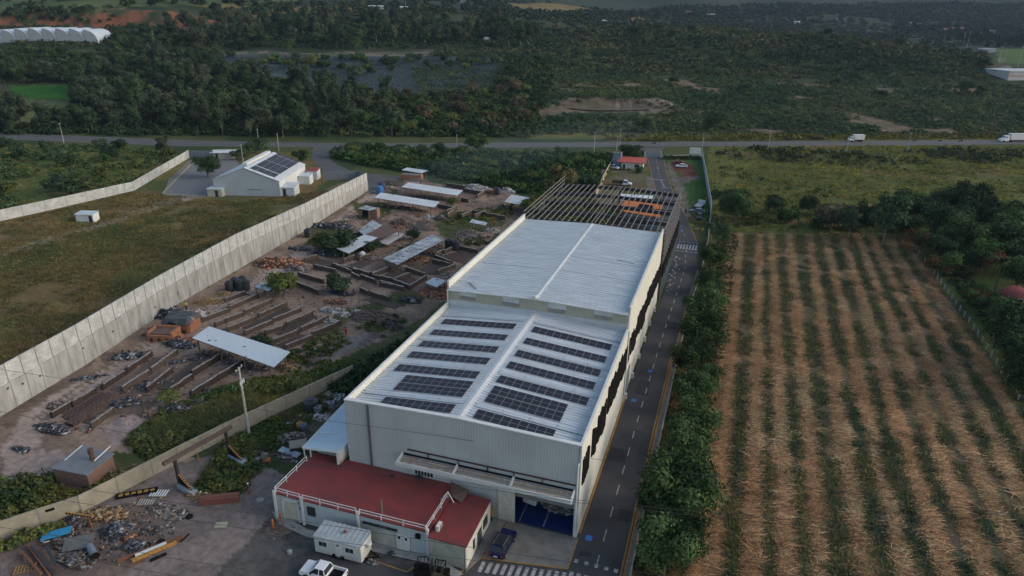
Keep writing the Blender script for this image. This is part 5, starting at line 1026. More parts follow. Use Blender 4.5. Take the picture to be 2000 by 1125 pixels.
# ================================================================ BRICK YARD
def zc(ox, oy, f): return lambda x, y: (ox+x/f, oy+y/f)
z6 = zc(250, 560, 4.444); z5 = zc(0, 640, 5); z3 = zc(400, 460, 5); z4 = zc(650, 440, 5); z2 = zc(700, 300, 5)
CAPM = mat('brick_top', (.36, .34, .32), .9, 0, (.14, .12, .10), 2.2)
def stack(label, a, c, h, grp, m=STACK, th=.32):
    a = G(*a); c = G(*c); d = Vector(c[:2])-Vector(a[:2]); L = d.length; ang = math.atan2(d.y, d.x); r = thing('brick_stack', label, 'brick stack', (a[0], a[1], 0), ang, grp)
    n = max(3, int(L/.9)); b = MB(); cp = MB(); hh = [h*(1+random.choice((0, 0, 0, .04, -.09))+random.uniform(-.025, .025)) for i in range(n+1)]
    for i in range(n):
        x0, x1 = L*i/n, L*(i+1)/n; o = random.uniform(-.02, .02)
        b.hexa([(x0, o-th/2, 0), (x1, o-th/2, 0), (x1, o+th/2, 0), (x0, o+th/2, 0), (x0, o-th/2, hh[i]), (x1, o-th/2, hh[i+1]), (x1, o+th/2, hh[i+1]), (x0, o+th/2, hh[i])])
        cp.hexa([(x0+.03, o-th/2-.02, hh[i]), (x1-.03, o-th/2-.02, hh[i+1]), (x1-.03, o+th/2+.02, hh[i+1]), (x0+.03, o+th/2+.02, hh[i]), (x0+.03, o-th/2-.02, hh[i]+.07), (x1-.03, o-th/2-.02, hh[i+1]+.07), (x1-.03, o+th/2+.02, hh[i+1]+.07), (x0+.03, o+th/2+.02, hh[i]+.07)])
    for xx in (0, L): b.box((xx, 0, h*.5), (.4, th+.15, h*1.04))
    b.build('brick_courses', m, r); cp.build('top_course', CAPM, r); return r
A6 = [((655, 305), (880, 220)), ((845, 135), (1020, 70)), ((885, 205), (1125, 95)), ((765, 350), (850, 310)), ((855, 310), (1000, 255)), ((1015, 240), (1250, 140)), ((870, 390), (1115, 290)), ((1140, 270), (1375, 170)), ((1020, 420), (1250, 325)), ((1260, 310), (1500, 215)), ((1200, 415), (1360, 365)), ((1380, 345), (1600, 250)), ((1240, 505), (1480, 410)), ((1505, 390), (1735, 290)), ((1605, 430), (1845, 330)), ((1370, 545), (1600, 455))]
for i, (p, q) in enumerate(A6): stack('long low stack of grey brown bricks above the big tin roof, %s from the left' % nth(i), z6(*p), z6(*q), .95, 'brick stacks above the big tin roof')
A5 = [((520, 880), (720, 760), STACKR), ((720, 770), (940, 640), STACKR), ((1010, 605), (1230, 460), STACKR), ((1250, 440), (1480, 280), STACKR), ((905, 985), (1115, 830), STACK), ((1205, 625), (1460, 460), STACK), ((1440, 630), (1680, 440), STACKR), ((1485, 440), (1730, 260), STACK), ((1675, 640), (1880, 500), STACKR)]
for i, (p, q, m) in enumerate(A5): stack('stack of reddish drying bricks below the big tin roof, %s from the left' % nth(i), z5(*p), z5(*q), 1.0, 'brick stacks below the big tin roof', m)
B6 = [((565, 780), (800, 630)), ((555, 960), (785, 815)), ((790, 810), (990, 690))]
for i, (p, q) in enumerate(B6): stack('stack of drying bricks on the sandy floor near the tall pole, %s from the left' % nth(i), z6(*p), z6(*q), 1.15, 'brick stacks near the tall pole', STACKR)
A3 = [((1070, 320), (1280, 370)), ((1290, 325), (1430, 375)), ((920, 400), (1160, 470)), ((895, 490), (1120, 580)), ((1440, 400), (1510, 435)), ((1525, 420), (1670, 470)), ((1715, 480), (1940, 545)), ((1620, 590), (1810, 640)), ((1525, 550), (1600, 585)), ((1450, 350), (1600, 400)), ((1640, 400), (1800, 350)), ((980, 260), (1100, 225))]
for i, (p, q) in enumerate(A3): stack('low wall of grey bricks around the clearing with the two trees, %s of its group' % nth(i), z3(*p), z3(*q), 1.1, 'brick walls around the clearing')
A4 = [((110, 370), (220, 320)), ((260, 350), (380, 310)), ((0, 410), (180, 450)), ((200, 460), (380, 500)), ((390, 510), (545, 440)), ((390, 520), (590, 555)), ((600, 560), (750, 500)), ((725, 450), (910, 510)), ((1000, 330), (1160, 390)), ((1085, 280), (1190, 240)), ((1000, 310), (1090, 270)), ((1245, 240), (1410, 275)), ((1020, 480), (1190, 420)), ((750, 630), (910, 530)), ((980, 370), (1160, 410)), ((590, 565), (750, 625)), ((470, 595), (690, 640))]
for i, (p, q) in enumerate(A4): stack('brick pen wall between the streaked tin roof and the warehouse, %s of its group' % nth(i), z4(*p), z4(*q), 1.1, 'brick walls beside the warehouse')
A2 = [((865, 320), (1040, 350)), ((1030, 375), (1220, 410)), ((1010, 470), (1070, 480)), ((1160, 440), (1225, 405)), ((870, 630), (930, 590)), ((1010, 635), (1120, 585)), ((1125, 590), (1250, 610)), ((1140, 630), (1245, 590)), ((1250, 615), (1430, 650)), ((780, 530), (930, 560)), ((860, 590), (960, 550))]
for i, (p, q) in enumerate(A2): stack('brick wall of the far drying pens near the small shelter, %s of its group' % nth(i), z2(*p), z2(*q), 1.3, 'brick walls of the far pens')
def bed_(label, pts, m, h=.12, grp='beds of bricks laid on the ground'):
    P = [Vector(G(*p)) for p in pts]; e = P[1]-P[0]; ang = math.atan2(e.y, e.x); r = bpy.data.objects.new('brick_bed', None); b = MB()
    M = Matrix.Rotation(-ang, 3, 'Z'); Q = [M @ (p-P[0]) for p in P]; b.prism([(q.x, q.y) for q in Q], 0, h); o = b.build('brick_bed', m); o.location = P[0]; o.rotation_euler = (0, 0, ang); bpy.data.objects.remove(r); tag(o, label, 'brick bed', grp)
bed_('ribbed bed of red bricks drying flat beside the leftmost stack', [z5(600, 870), z5(660, 905), z5(1060, 670), z5(1000, 630)], FLATR)
bed_('raised block of red bricks running along the ribbed bed', [z5(640, 950), z5(720, 975), z5(1120, 670), z5(1060, 650)], FLATR, .5)
bed_('small ribbed patch of bricks next to the pink sand', [z5(800, 930), z5(880, 940), z5(970, 880), z5(880, 865)], FLATR)
bed_('dark ribbed bed of bricks left of the sandy floor', [z5(1530, 600), z5(1660, 615), z5(2060, 330), z5(1930, 300)], FLATB)
bed_('dark narrow bed between stacks above the tin roof', [z6(985, 360), z6(1040, 365), z6(1420, 200), z6(1370, 180)], FLATB)
bed_('dark wide bed near the right end of the stacks', [z6(1280, 410), z6(1340, 430), z6(1650, 260), z6(1590, 245)], FLATB)
bed_('bed with brick rows near the tree by the tin roof', [z6(1290, 510), z6(1360, 535), z6(1560, 430), z6(1480, 420)], FLATR)
bed_('ribbed bed inside the walled pen next to the black tanks', [z4(1060, 320), z4(1250, 365), z4(1400, 290), z4(1230, 250)], FLATR)
bed_('ribbed bed in the pen behind the junk by the tin roof', [z3(985, 265), z3(1290, 320), z3(1340, 275), z3(1100, 225)], FLATB)
bed_('dark bed in front of the long brick wall near the hedge', [z3(1550, 625), z3(1860, 720), z3(1930, 680), z3(1660, 600)], FLATB)
bed_('bed of bricks in the pen below the streaked roof', [z4(470, 510), z4(600, 545), z4(740, 490), z4(560, 455)], FLATB)
bed_('dark bed in the large pen next to the warehouse', [z4(850, 450), z4(1000, 490), z4(1170, 410), z4(960, 380)], FLATB)
bed_('bed of drying bricks in the left pen below the white tank', [z4(120, 400), z4(250, 430), z4(420, 350), z4(330, 330)], FLATB)
bed_('red floor of bricks in the small pen', [z4(660, 545), z4(770, 580), z4(830, 530), z4(760, 495)], FLATR)
bed_('dark drying bed in the middle of the yard beside the person in the white hat', [z2(460, 720), z2(540, 745), z2(705, 665), z2(640, 645)], FLATB)
def roofshed(label, corners, z0, z1, rm, postm=BRICKR, posts=6, group='tin roofs in the brick yard', clutter=True, dirt=None):
    """open shed: corners of the roof in the picture, a b front (low) edge, c d rear edge"""
    a, b_, c, d = [Vector(G(p[0], p[1], z)) for p, z in zip(corners, (z0, z0, z1, z1))]
    ctr = (a+b_+c+d)/4; r = thing('tin_roof_shed', label, 'shed', (ctr.x, ctr.y, 0), 0, group); w = WP(r)
    b = MB(); b.corr(a, d, c, b_, .5, .03); b.corr(d-Vector((0, 0, .06)), a-Vector((0, 0, .06)), b_-Vector((0, 0, .06)), c-Vector((0, 0, .06)), .5, .02); w(b, 'tin_roof', rm)
    n = posts//2
    for i in range(n):
        t = (i+.08)/(n-.84)
        for p, q in ((a, b_), (d, c)):
            s = p.lerp(q, t)+(ctr-p.lerp(q, t))*.08; pb = MB(); pb.bar((s.x, s.y, 0), (s.x, s.y, s.z-.08), .22); w(pb, 'post', postm)
    bb_ = MB(); bb_.bar(a-Vector((0, 0, .12)), b_-Vector((0, 0, .12)), .12); bb_.bar(d-Vector((0, 0, .12)), c-Vector((0, 0, .12)), .12); w(bb_, 'roof_beam', WOOD)
    if dirt:
        db = MB(); rr = random.Random(len(label))
        for i in range(dirt):
            u, v = rr.random(), rr.random()*.9+.05; p = a.lerp(b_, v).lerp(d.lerp(c, v), u); s = rr.uniform(.1, .55); db.box((p.x, p.y, p.z+.07), (s, s*rr.uniform(.2, .9), .05), rz=rr.uniform(0, 3))
        w(db, 'roof_litter', CHAR)
    return r
BIGR = mat('big_tin_roof', (.52, .58, .62), .45, 0, (.46, .52, .56), .2)
STRK = mat('streaked_tin_roof', (.48, .53, .57), .5, 0, (.12, .13, .14), .55, stretch=(1, 1, 1))
roofshed('big clean pale tin roof over the sandy floor in front of the brick rows', [(375, 660), (535, 717), (567, 687), (408, 637)], 3.2, 3.9, BIGR, WOOD, 8, dirt=10)
roofshed('long white tin roof with dark marks beside the blue tank', [(731, 386), (848, 405), (859, 394), (744, 376)], 2.8, 3.1, ROOFM, BRICKR, 8, dirt=14)
roofshed('long white tin roof farther back with brick end pillars', [(784, 365), (893, 382), (904, 372), (798, 356)], 2.9, 3.2, ROOFM, BRICKR, 8, dirt=6)
roofshed('streaked tin roof running towards the two black tanks', [(748, 505), (776, 517), (868, 468), (844, 458)], 2.6, 2.9, STRK, WOOD, 8, dirt=40)
roofshed('plain tin roof left of the rusty roof', [(655, 484), (681, 495), (738, 464), (712, 458)], 2.5, 2.8, ROOFN, WOOD, 6)
roofshed('rusty brown tin roof in the middle of the brick yard', [(712, 458), (740, 466), (782, 451), (756, 440)], 2.7, 3.0, mat('rusty_roof', (.13, .07, .055), .8, 0, (.09, .055, .045), 1), WOOD, 6)
roofshed('crumpled pale plastic cover on the right of the rusty roof', [(738, 473), (758, 478), (790, 458), (775, 452)], 1.0, 1.6, mat('crumpled_plastic', (.5, .51, .52), .6, 0, (.33, .34, .36), 2), WOOD, 4)
roofshed('small grey tin roof with planks beside the tarps', [(701, 451), (712, 460), (746, 440), (727, 429)], 2.2, 2.5, STRK, WOOD, 4, dirt=25)
roofshed('small brick hut with a rough tin roof next to the smoking kiln', [(698, 407), (722, 411), (737, 406), (715, 401)], 3.0, 3.2, STRK, BRICKR, 4)
roofshed('pale blue square tin roof beside the warehouse hedge', [(830, 552), (853, 561), (871, 548), (847, 541)], 1.8, 2.1, ROOFN, WOOD, 4, dirt=5)
roofshed('small pale blue tin roof next to the black tanks by the long wall', [(496, 560), (524, 568), (540, 559), (512, 551)], 2.4, 2.6, ROOFN, WOOD, 4, dirt=4)
roofshed('white tin roof behind the steel frame at the yard edge', [(985, 394), (1060, 408), (1075, 392), (999, 380)], 2.8, 3.3, mat('plain_roof', (.5, .53, .56), .5), STEELG, 6)
roofshed('small four post shelter with a bluish sheet roof', [(917, 434), (948, 440), (952, 435), (922, 428)], 2.6, 2.8, ROOFN, STEELG, 4, dirt=6)
roofshed('tall open kiln shelter on four brick pillars', [(784, 332), (824, 338), (836, 333), (795, 327)], 5.2, 5.5, ROOFN, BRICKR, 4)
g = G(798, 350); k_ = thing('kiln', 'low orange brick kiln under the tall pillared roof', 'kiln', g, R(10)); MB().box((1, 1.2, .8), (8, 3, 1.6)).build('kiln_body', mat('orange_brick', (.36, .15, .07), .9, 0, (.2, .09, .06), 1.5), k_); MB().box((1, 1.2, 1.65), (7, 2.4, .15)).build('kiln_top', CONCD, k_)
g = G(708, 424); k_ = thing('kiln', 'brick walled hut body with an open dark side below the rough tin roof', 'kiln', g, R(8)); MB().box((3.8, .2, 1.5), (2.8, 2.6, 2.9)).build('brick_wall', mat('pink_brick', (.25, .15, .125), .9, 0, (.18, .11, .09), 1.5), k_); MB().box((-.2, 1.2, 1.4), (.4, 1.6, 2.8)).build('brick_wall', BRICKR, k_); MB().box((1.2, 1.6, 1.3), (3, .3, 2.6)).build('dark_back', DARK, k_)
# brick shed with tar roof at lower left
g = G(175, 958); bs = thing('brick_shed', 'square brick shed with a dark grey flat roof and chimney behind the yellowish wall', 'shed', g, 0); w = WP(bs)
Rf = [Vector(G(*p, 2.5)) for p in ((98, 916), (170, 930), (224, 887), (162, 870))]
b = MB(); b.add([*(p for p in Rf), *(p+Vector((0, 0, .14)) for p in Rf)], [(3, 2, 1, 0), (4, 5, 6, 7), (0, 1, 5, 4), (1, 2, 6, 5), (2, 3, 7, 6), (3, 0, 4, 7)]); w(b, 'roof', mat('tar_roof', (.17, .18, .20), .5, 0, (.13, .135, .15), .8))
cc = sum(Rf, Vector())/4; ins = [p+(cc-p)*.08 for p in Rf]; b = MB(); b.prism([(p.x, p.y) for p in ins], 0, 2.49); w(b, 'brick_wall', mat('brick_plain', (.21, .12, .09), .9, 0, (.15, .09, .07), 2.5))
b = MB(); q = G(181, 898, 2.6); b.tube((q[0], q[1], 2.6), (q[0]-.1, q[1]+.1, 3.6), .32, .28); b.tube((q[0]-.1, q[1]+.1, 3.6), (q[0]-.1, q[1]+.1, 4.3), .42, .35); w(b, 'chimney', mat('sooty_metal', (.05, .035, .03), .8, 0, (.12, .05, .03), 2))
b = MB(); p1 = G(184, 900, 3.0); p2 = G(215, 872, 2.9); b.bar(p1, p2, .12); p1 = G(126, 899, 2.8); p2 = G(160, 870, 2.8); b.bar(p1, p2, .16, .06); w(b, 'roof_pipe', WHITE)
# junk helpers ---------------------------------------------------
PAL = {'junk': [(.13, .10, .08), (.05, .05, .055), (.19, .18, .17), (.16, .085, .055), (.08, .09, .11), (.30, .30, .29), (.04, .035, .035), (.10, .07, .055)], 'brick': [(.4, .16, .07), (.25, .1, .06), (.15, .09, .07), (.33, .2, .13), (.06, .05, .05)], 'tarp': [(.025, .03, .035), (.035, .04, .05), (.05, .055, .07), (.3, .32, .35), (.12, .09, .07), (.09, .10, .12)], 'saw': [(.38, .26, .14), (.30, .18, .08), (.40, .31, .2), (.18, .12, .08)], 'rub': [(.25, .22, .2), (.12, .10, .09), (.34, .31, .28), (.06, .05, .05), (.18, .11, .08)], 'pale': [(.42, .4, .38), (.5, .5, .5), (.3, .28, .26), (.2, .17, .14)], 'earth': [(.15, .11, .09), (.12, .09, .075), (.18, .14, .11)], 'pink': [(.31, .24, .22), (.28, .21, .19)]}
HEAPM = mat('heap', rough=.9, ns=2.5, amt=.3, attr=True, bump=.4, bs=5)
# loose bricks, scraps and rubbish strewn over the yard
YARD = [tuple(G(*p)[:2]) for p in ((110, 800), (330, 650), (560, 500), (735, 385), (1000, 390), (1040, 415), (1000, 450), (860, 560), (700, 640), (600, 700), (440, 790), (280, 840), (120, 850))]
def strewn(label, poly, n, pal, size, seed, cat='debris'):
    rr = np.random.default_rng(seed); P = np.array(poly); lo, hi = P.min(0), P.max(0); q = rr.uniform(lo, hi, (n*5, 2)); q = q[pip(q[:, 0], q[:, 1], poly) & (fbm(q[:, 0], q[:, 1], 7) > .44)][:n]; n = len(q)
    cube = np.array([(-1, -1, -1), (1, -1, -1), (1, 1, -1), (-1, 1, -1), (-1, -1, 1), (1, -1, 1), (1, 1, 1), (-1, 1, 1)])*.5; cf = np.array([(3, 2, 1, 0), (4, 5, 6, 7), (0, 1, 5, 4), (1, 2, 6, 5), (2, 3, 7, 6), (3, 0, 4, 7)])
    s = rr.uniform(*size, n)**1.0; dm = np.stack([s, s*rr.uniform(.2, .8, n), s*rr.uniform(.12, .45, n)], -1); a = rr.random(n)*6.28; v = cube[None]*dm[:, None]+rr.uniform(-.15, .15, (n, 8, 3))*s[:, None, None]
    X = v[..., 0]*np.cos(a)[:, None]-v[..., 1]*np.sin(a)[:, None]+q[:, :1]; Y = v[..., 0]*np.sin(a)[:, None]+v[..., 1]*np.cos(a)[:, None]+q[:, 1:]; Z = v[..., 2]+dm[:, 2:3]*.5
    c = np.array(pal)[rr.integers(0, len(pal), n)]*rr.uniform(.6, 1.2, (n, 1)); o = npmesh('loose_debris', np.stack([X, Y, Z], -1).reshape(-1, 3), (cf[None]+np.arange(n)[:, None, None]*8).reshape(-1, 4), HEAPM, np.repeat(c, 8, 0)); tag(o, label, cat, kind='stuff')
strewn('loose bricks, scraps and rubbish strewn over the brick yard', YARD, 3000, PAL['junk']+PAL['brick']+PAL['rub']+[(.12, .09, .07)]*6, (.12, .55), 5)
strewn('small scraps strewn over the dusty front yard', [tuple(G(*p)[:2]) for p in ((30, 1080), (160, 1010), (300, 965), (350, 985), (340, 1060), (200, 1120), (60, 1120))], 520, PAL['junk']+PAL['saw']+[(.12, .09, .07)]*5, (.08, .45), 6)
strewn('scraps and stored parts under the unfinished steel building', [(-45, 143), (-13, 143), (-13, 178), (-45, 178)], 900, PAL['junk']+PAL['rub']+[(.05, .045, .04)]*6, (.3, 1.6), 7)
strewn('odds and ends along the strip beside the lean-to', [tuple(G(*p)[:2]) for p in ((480, 910), (560, 830), (660, 765), (680, 780), (600, 850), (560, 900))], 420, PAL['junk']+PAL['pale'], (.15, .7), 8)
# tanks -----------------------------------------------------------
def tank(label, px, r, h, m, grp):
    g = G(*px); t = thing('water_tank', label, 'tank', g, 0, grp); b = MB(); pr = [(r*.96, 0)]
    for i in range(5): pr += [(r, h*(.08+i*.16)), (r*.965, h*(.14+i*.16))]
    b.lathe((0, 0, 0), pr+[(r*.95, h*.86), (r*.5, h*.97)], 20); b.build('tank_body', m, t); MB().lathe((0, 0, h*.96), [(r*.42, 0), (r*.42, .12), (r*.2, .18)], 14).build('lid', m, t); return t
for i, p in enumerate(((449, 568), (460, 561), (475, 558), (470, 566), (481, 565))): tank('black water tank in the cluster by the long wall, %s from the left' % nth(i), p, .95, 2.5, TANKB, 'black tanks by the long wall')
for i, p in enumerate(((877, 485), (890, 488))): tank(['left', 'right'][i]+' one of the two black tanks at the end of the streaked tin roof', p, 1.15, 2.9, TANKB, 'pair of black tanks')
tank('bright blue water tank at the end of the long white tin roof', (742, 378), 1.3, 2.8, BLUEP, None); tank('dark blue tank behind the bright blue one', (746, 370), 1.3, 2.6, mat('navy_tank', (.03, .05, .1), .5), None); tank('black tank beside the bushes at the far edge of the yard', (972, 380), 1.2, 2.6, TANKB, None); tank('dark tank half hidden in bushes left of the tarps', (603, 462), 1.2, 2.4, TANKB, None)
tank('large black tank between the yellowish wall and the lean-to', (608, 800), 1.25, 1.9, TANKB, None); tank('blue striped drum beside the yellow drum behind the workshop', (594, 838), .55, 1.0, mat('blue_grey_drum', (.12, .15, .25), .6), None); tank('yellow drum behind the workshop', (586, 835), .5, 1.0, LINEY, None)
tank('white tank lying among junk beside the plain tin roof', (708, 503), .8, 1.6, WHITE, None)
def ibc(label, px, rz): 
    g = G(*px); r = thing('caged_container', label, 'container', g, rz, 'caged containers beside the lean-to'); MB().box((0, 0, .62), (.95, .95, .95)).build('bottle', mat('grey_plastic', (.22, .25, .28), .5), r)
    b = MB()
    for x in (-.5, 0, .5):
        for s in (-.5, .5): b.box((x, s, .62), (.05, .05, 1.05)); b.box((s, x, .62), (.05, .05, 1.05))
    for z in (.2, .65, 1.12):
        for s in (-.5, .5): b.box((0, s, z), (1.0, .05, .05)); b.box((s, 0, z), (.05, 1.0, .05))
    b.build('cage', STEELG, r); MB().box((0, 0, .07), (1.05, 1.05, .13)).build('pallet', WOOD, r); MB().lathe((0, 0, 1.1), [(.16, 0), (.16, .08)], 10).build('lid', BLACK, r)
for i, (px, a) in enumerate((((622, 806), 10), ((648, 797), 30), ((660, 790), 12), ((668, 783), 20))): ibc('grey caged liquid container, %s from the left in the line beside the lean-to' % nth(i), px, R(a))
def heap(label, px, rx, ry, h, pal, n=120, size=(.2, .9), cat='pile', rz=0, z0=0, name='debris_pile', sharp=.4, grp=None):
    g = G(*px); rr = np.random.default_rng(abs(hash(label)) % 9999 if 0 else len(label)*7+int(px[0]))
    pc = np.array(PAL[pal]); V = []; Fc = []; C = []
    k = 14; gr = np.linspace(-1, 1, k); XX, YY = np.meshgrid(gr, gr); d = np.hypot(XX, YY); ph = rr.random()*6
    lump = .6+.5*fbm(XX*3+px[0], YY*3+px[1], 1.2); ZZ = np.clip(1-d, 0, 1)**.8*h*lump-.04
    base = np.stack([XX*rx, YY*ry, ZZ], -1).reshape(-1, 3); V.append(base); i = np.arange(k-1)[:, None]*k+np.arange(k-1); q = np.stack([i, i+1, i+k+1, i+k], -1).reshape(-1, 4); Fc.append(q); C.append(pc[rr.integers(0, len(pc), 1)].repeat(k*k, 0)*rr.uniform(.7, 1.0, (k*k, 1)))
    o = k*k; cube = np.array([(-1, -1, -1), (1, -1, -1), (1, 1, -1), (-1, 1, -1), (-1, -1, 1), (1, -1, 1), (1, 1, 1), (-1, 1, 1)])*.5
    cf = np.array([(3, 2, 1, 0), (4, 5, 6, 7), (0, 1, 5, 4), (1, 2, 6, 5), (2, 3, 7, 6), (3, 0, 4, 7)])
    for j in range(int(n*1.5)):
        t = rr.random()*6.28; u = rr.random()**.6*1.02; x, y = math.cos(t)*u, math.sin(t)*u; z = max(0, (1-u))**.8*h*.9
        s = rr.uniform(*size)*.8; dm = np.array([s, s*rr.uniform(.15, .8), s*rr.uniform(.06, sharp)])
        if j % 4 == 0: dm = np.array([s*2.0, s*.14, s*.12]); e = rr.uniform(-.5, .5, 3); e[2] = rr.random()*3.1
        M = np.array(Matrix.Rotation(e[2], 3, 'Z') @ Matrix.Rotation(e[0], 3, 'X') @ Matrix.Rotation(e[1], 3, 'Y'))
        V.append((cube*dm+rr.uniform(-.12, .12, (8, 3))*s) @ M.T+np.array([x*rx, y*ry, z+.05])); Fc.append(cf+o); o += 8; C.append(np.tile(pc[rr.integers(0, len(pc))]*rr.uniform(.7, 1.25), (8, 1)))
    ob = npmesh(name, np.concatenate(V), np.concatenate(Fc), HEAPM, np.concatenate(C), loc=(g[0], g[1], z0)); ob.rotation_euler = (0, 0, rz); tag(ob, label, cat, grp); return ob
heap('heap of orange and black scrap timber by the dirt lane', (545, 515), 6, 3.4, 1.6, 'brick', 260, (.3, 1.6), rz=.3)
heap('heap of grey branches and scrap right of the orange heap', (580, 527), 3.5, 2, .9, 'rub', 120, (.3, 1.4), sharp=.15)
heap('pile of pale yellow wood offcuts beside the black tanks', (412, 590), 3.6, 1.7, .8, 'saw', 320, (.15, .5), rz=.4); heap('smaller pile of orange offcuts near the black tanks', (438, 574), 2, 1.2, .6, 'saw', 130, (.15, .5))
heap('mound of grey and white rubbish bags left of the hut', (650, 443), 7, 2.6, 1.3, 'tarp', 200, (.4, 1.4), rz=.1)
heap('mound of dark rubble with white sheets beside the warehouse', (918, 459), 4.6, 3, 1.7, 'rub', 300, (.2, .8)); heap('flat grey plastic heap below the four post shelter', (960, 451), 2.6, 1.4, .8, 'pale', 60, (.4, 1.3))
heap('pile of orange scrap beside the warehouse hedge', (868, 572), 6, 4, .9, 'brick', 120, (.3, 1.2)); heap('crumpled grey tarp at the hedge beside the brick walls', (802, 588), 2.6, 1.1, .8, 'tarp', 80, (.5, 1.6))
heap('brown earth mound in the hollow by the hedge', (730, 622), 5.5, 3, 2.0, 'earth', 160, (.2, .9)); heap('dark rubble at the foot of the earth mound', (765, 638), 3, 1.6, .8, 'junk', 120, (.2, .7))
heap('scatter of broken bricks in the clearing', (655, 590), 3, 1.6, .4, 'brick', 160, (.2, .5)); heap('grey rubbish sheets on the clearing edge', (650, 607), 3, 1.4, .5, 'pale', 70, (.3, 1.2)); heap('pale rubbish heap between the stacks and the mound', (672, 616), 2, 1, .5, 'pale', 50, (.3, 1.0)); heap('white sheet scraps on the brown mound', (697, 610), 1.4, .7, .5, 'pale', 30, (.3, .9))
heap('cluster of dark motorcycles and scrap under the yard tree', (665, 573), 3.2, 1.3, .9, 'tarp', 110, (.3, 1.0)); heap('grey plastic on the brick stack near the right of the rows', (640, 627), 2, .9, .5, 'pale', 50, (.3, 1.0))
heap('pile of rubble bags at the far edge of the brick yard', (928, 368), 6, 3, 1.6, 'pale', 200, (.4, 1.2)); heap('grey and white covered junk at the far edge by the black tank', (990, 375), 3, 1.8, 1.6, 'pale', 60, (.6, 1.8)); heap('orange brick rubble by the far bushes', (958, 377), 2.6, 1.6, 1.2, 'brick', 80, (.3, 1))
heap('red and white plastic heap in the middle of the yard', (822, 423), 1.8, .9, .7, 'brick', 50, (.3, .9)); heap('pale plastic scraps right of the red heap', (836, 424), 3, 1.4, .6, 'pale', 90, (.3, 1)); heap('dark bush covered scrap near the pen corner', (860, 428), 2.2, 1.6, 1.4, 'junk', 100, (.3, 1.0)); heap('grey earth mound near the person with the white hat', (833, 447), 3.6, 2.2, 1.3, 'earth', 20, (.2, .5)); heap('earth heap in front of the kiln shelter', (815, 352), 4.5, 2, 1.2, 'earth', 30, (.2, .6))
heap('dark manure heap beside the grey tin roof', (785, 438), 4, 2, 1.7, 'earth', 80, (.4, 1.2)); heap('orange clay pile below the manure heap', (778, 445), 2.4, 1.2, .9, 'brick', 60, (.3, .9)); heap('pile of dark drums below the small grey tin roof', (702, 462), 3, 1.8, 1.3, 'junk', 90, (.5, 1.1))
heap('pink plastic covered mound beside the blue tank', (765, 372), 5, 2, 1.5, 'pink', 30, (.5, 1.4)); heap('dark soil heap behind the pink mound', (765, 360), 6, 2.4, 1.4, 'earth', 60, (.4, 1.0))
heap('junk with a white sack under the plain tin roof', (700, 503), 4, 1.6, 1.2, 'junk', 120, (.3, 1.1)); heap('dark tarps and rubbish in front of the bushes', (640, 497), 5, 1.6, .7, 'tarp', 110, (.4, 1.3)); heap('teal and grey cloths on the ground near the bushes', (585, 487), 3.4, 1.1, .35, 'tarp', 60, (.4, 1.5)); heap('white sack heap below the streaked tin roof', (788, 525), 1.5, 1.2, 1.0, 'pale', 50, (.3, .9)); heap('brown scrap under the streaked tin roof edge', (822, 508), 4.5, 2, .8, 'brick', 120, (.3, 1)); heap('red and dark junk behind the streaked tin roof', (845, 497), 4, 1.4, .9, 'junk', 110, (.3, .9)); heap('stone pile between the pens and the warehouse', (880, 538), 3, 2.6, .8, 'rub', 140, (.2, .7))
heap('large black tarp covered load by the big tin roof', (345, 618), 4.0, 2.0, 1.8, 'tarp', 200, (.6, 2.0), sharp=.2, rz=.2); heap('orange brick kiln rubble under the black tarp', (338, 664), 4.4, 1.4, .9, 'brick', 220, (.4, 1.5), rz=.1); heap('brown covered block left of the orange bricks', (305, 652), 2.2, 1.4, 1.7, 'earth', 40, (.8, 1.6)); heap('dark bags and branches in front of the orange bricks', (350, 673), 3.6, 1.5, .8, 'tarp', 150, (.3, 1.3)); heap('pale planks and white containers beside the person in lime', (385, 617), 2.2, 1.2, 1.4, 'pale', 40, (.6, 1.3))
heap('black and white tarps on the ground near the long wall', (252, 697), 3.2, 1.0, .5, 'tarp', 60, (.5, 1.7), rz=.7); heap('dark cloth strip on the ground left of the stacks', (175, 738), 3.2, .6, .25, 'tarp', 50, (.3, .9), rz=.65); heap('rubble pile at the lower end of the leftmost stack', (112, 793), 1.8, 1.2, .6, 'rub', 110, (.2, .6)); heap('black tarp spread at the lower left corner of the yard', (102, 838), 3.2, 1.0, .35, 'tarp', 110, (.4, 1.2)); heap('dark tarp strip between the red beds and the stacks', (245, 788), 2.2, 1.1, .5, 'tarp', 110, (.4, 1.2), rz=.6); heap('dark tarp strip beside the middle stacks', (292, 752), 2.8, .5, .3, 'tarp', 70, (.3, .9), rz=.72); heap('long dark tarp strip near the ribbed bed', (365, 705), 4.0, .4, .3, 'tarp', 90, (.3, .8), rz=.7); heap('pink sand pile next to the small brick bed', (242, 825), 2.0, 1.1, .7, 'pink', 4, (.1, .2), name='sand_pile'); heap('blue and grey machine parts on the grass below the stacks', (345, 800), 2.4, .9, .7, 'tarp', 70, (.4, 1.3), rz=.4); heap('blue tarp bundle near the machine parts', (388, 787), 1.3, .7, .6, 'tarp', 60, (.3, .8)); heap('dark bundle at the foot of the front stack', (407, 763), 1.6, .6, .5, 'tarp', 60, (.3, .8)); heap('brown clay lumps beside the machine parts', (293, 812), 1.6, .8, .4, 'earth', 60, (.3, .7))
heap('clutter under the big tin roof on its left', (420, 695), 4, 1.5, .9, 'junk', 140, (.3, .9)); heap('clutter under the big tin roof on its right', (480, 715), 5, 1.2, .9, 'junk', 160, (.3, .9)); heap('fallen branches beside the right end of the big tin roof', (560, 720), 1.8, 1.2, .8, 'saw', 60, (.3, 1.6), sharp=.08)
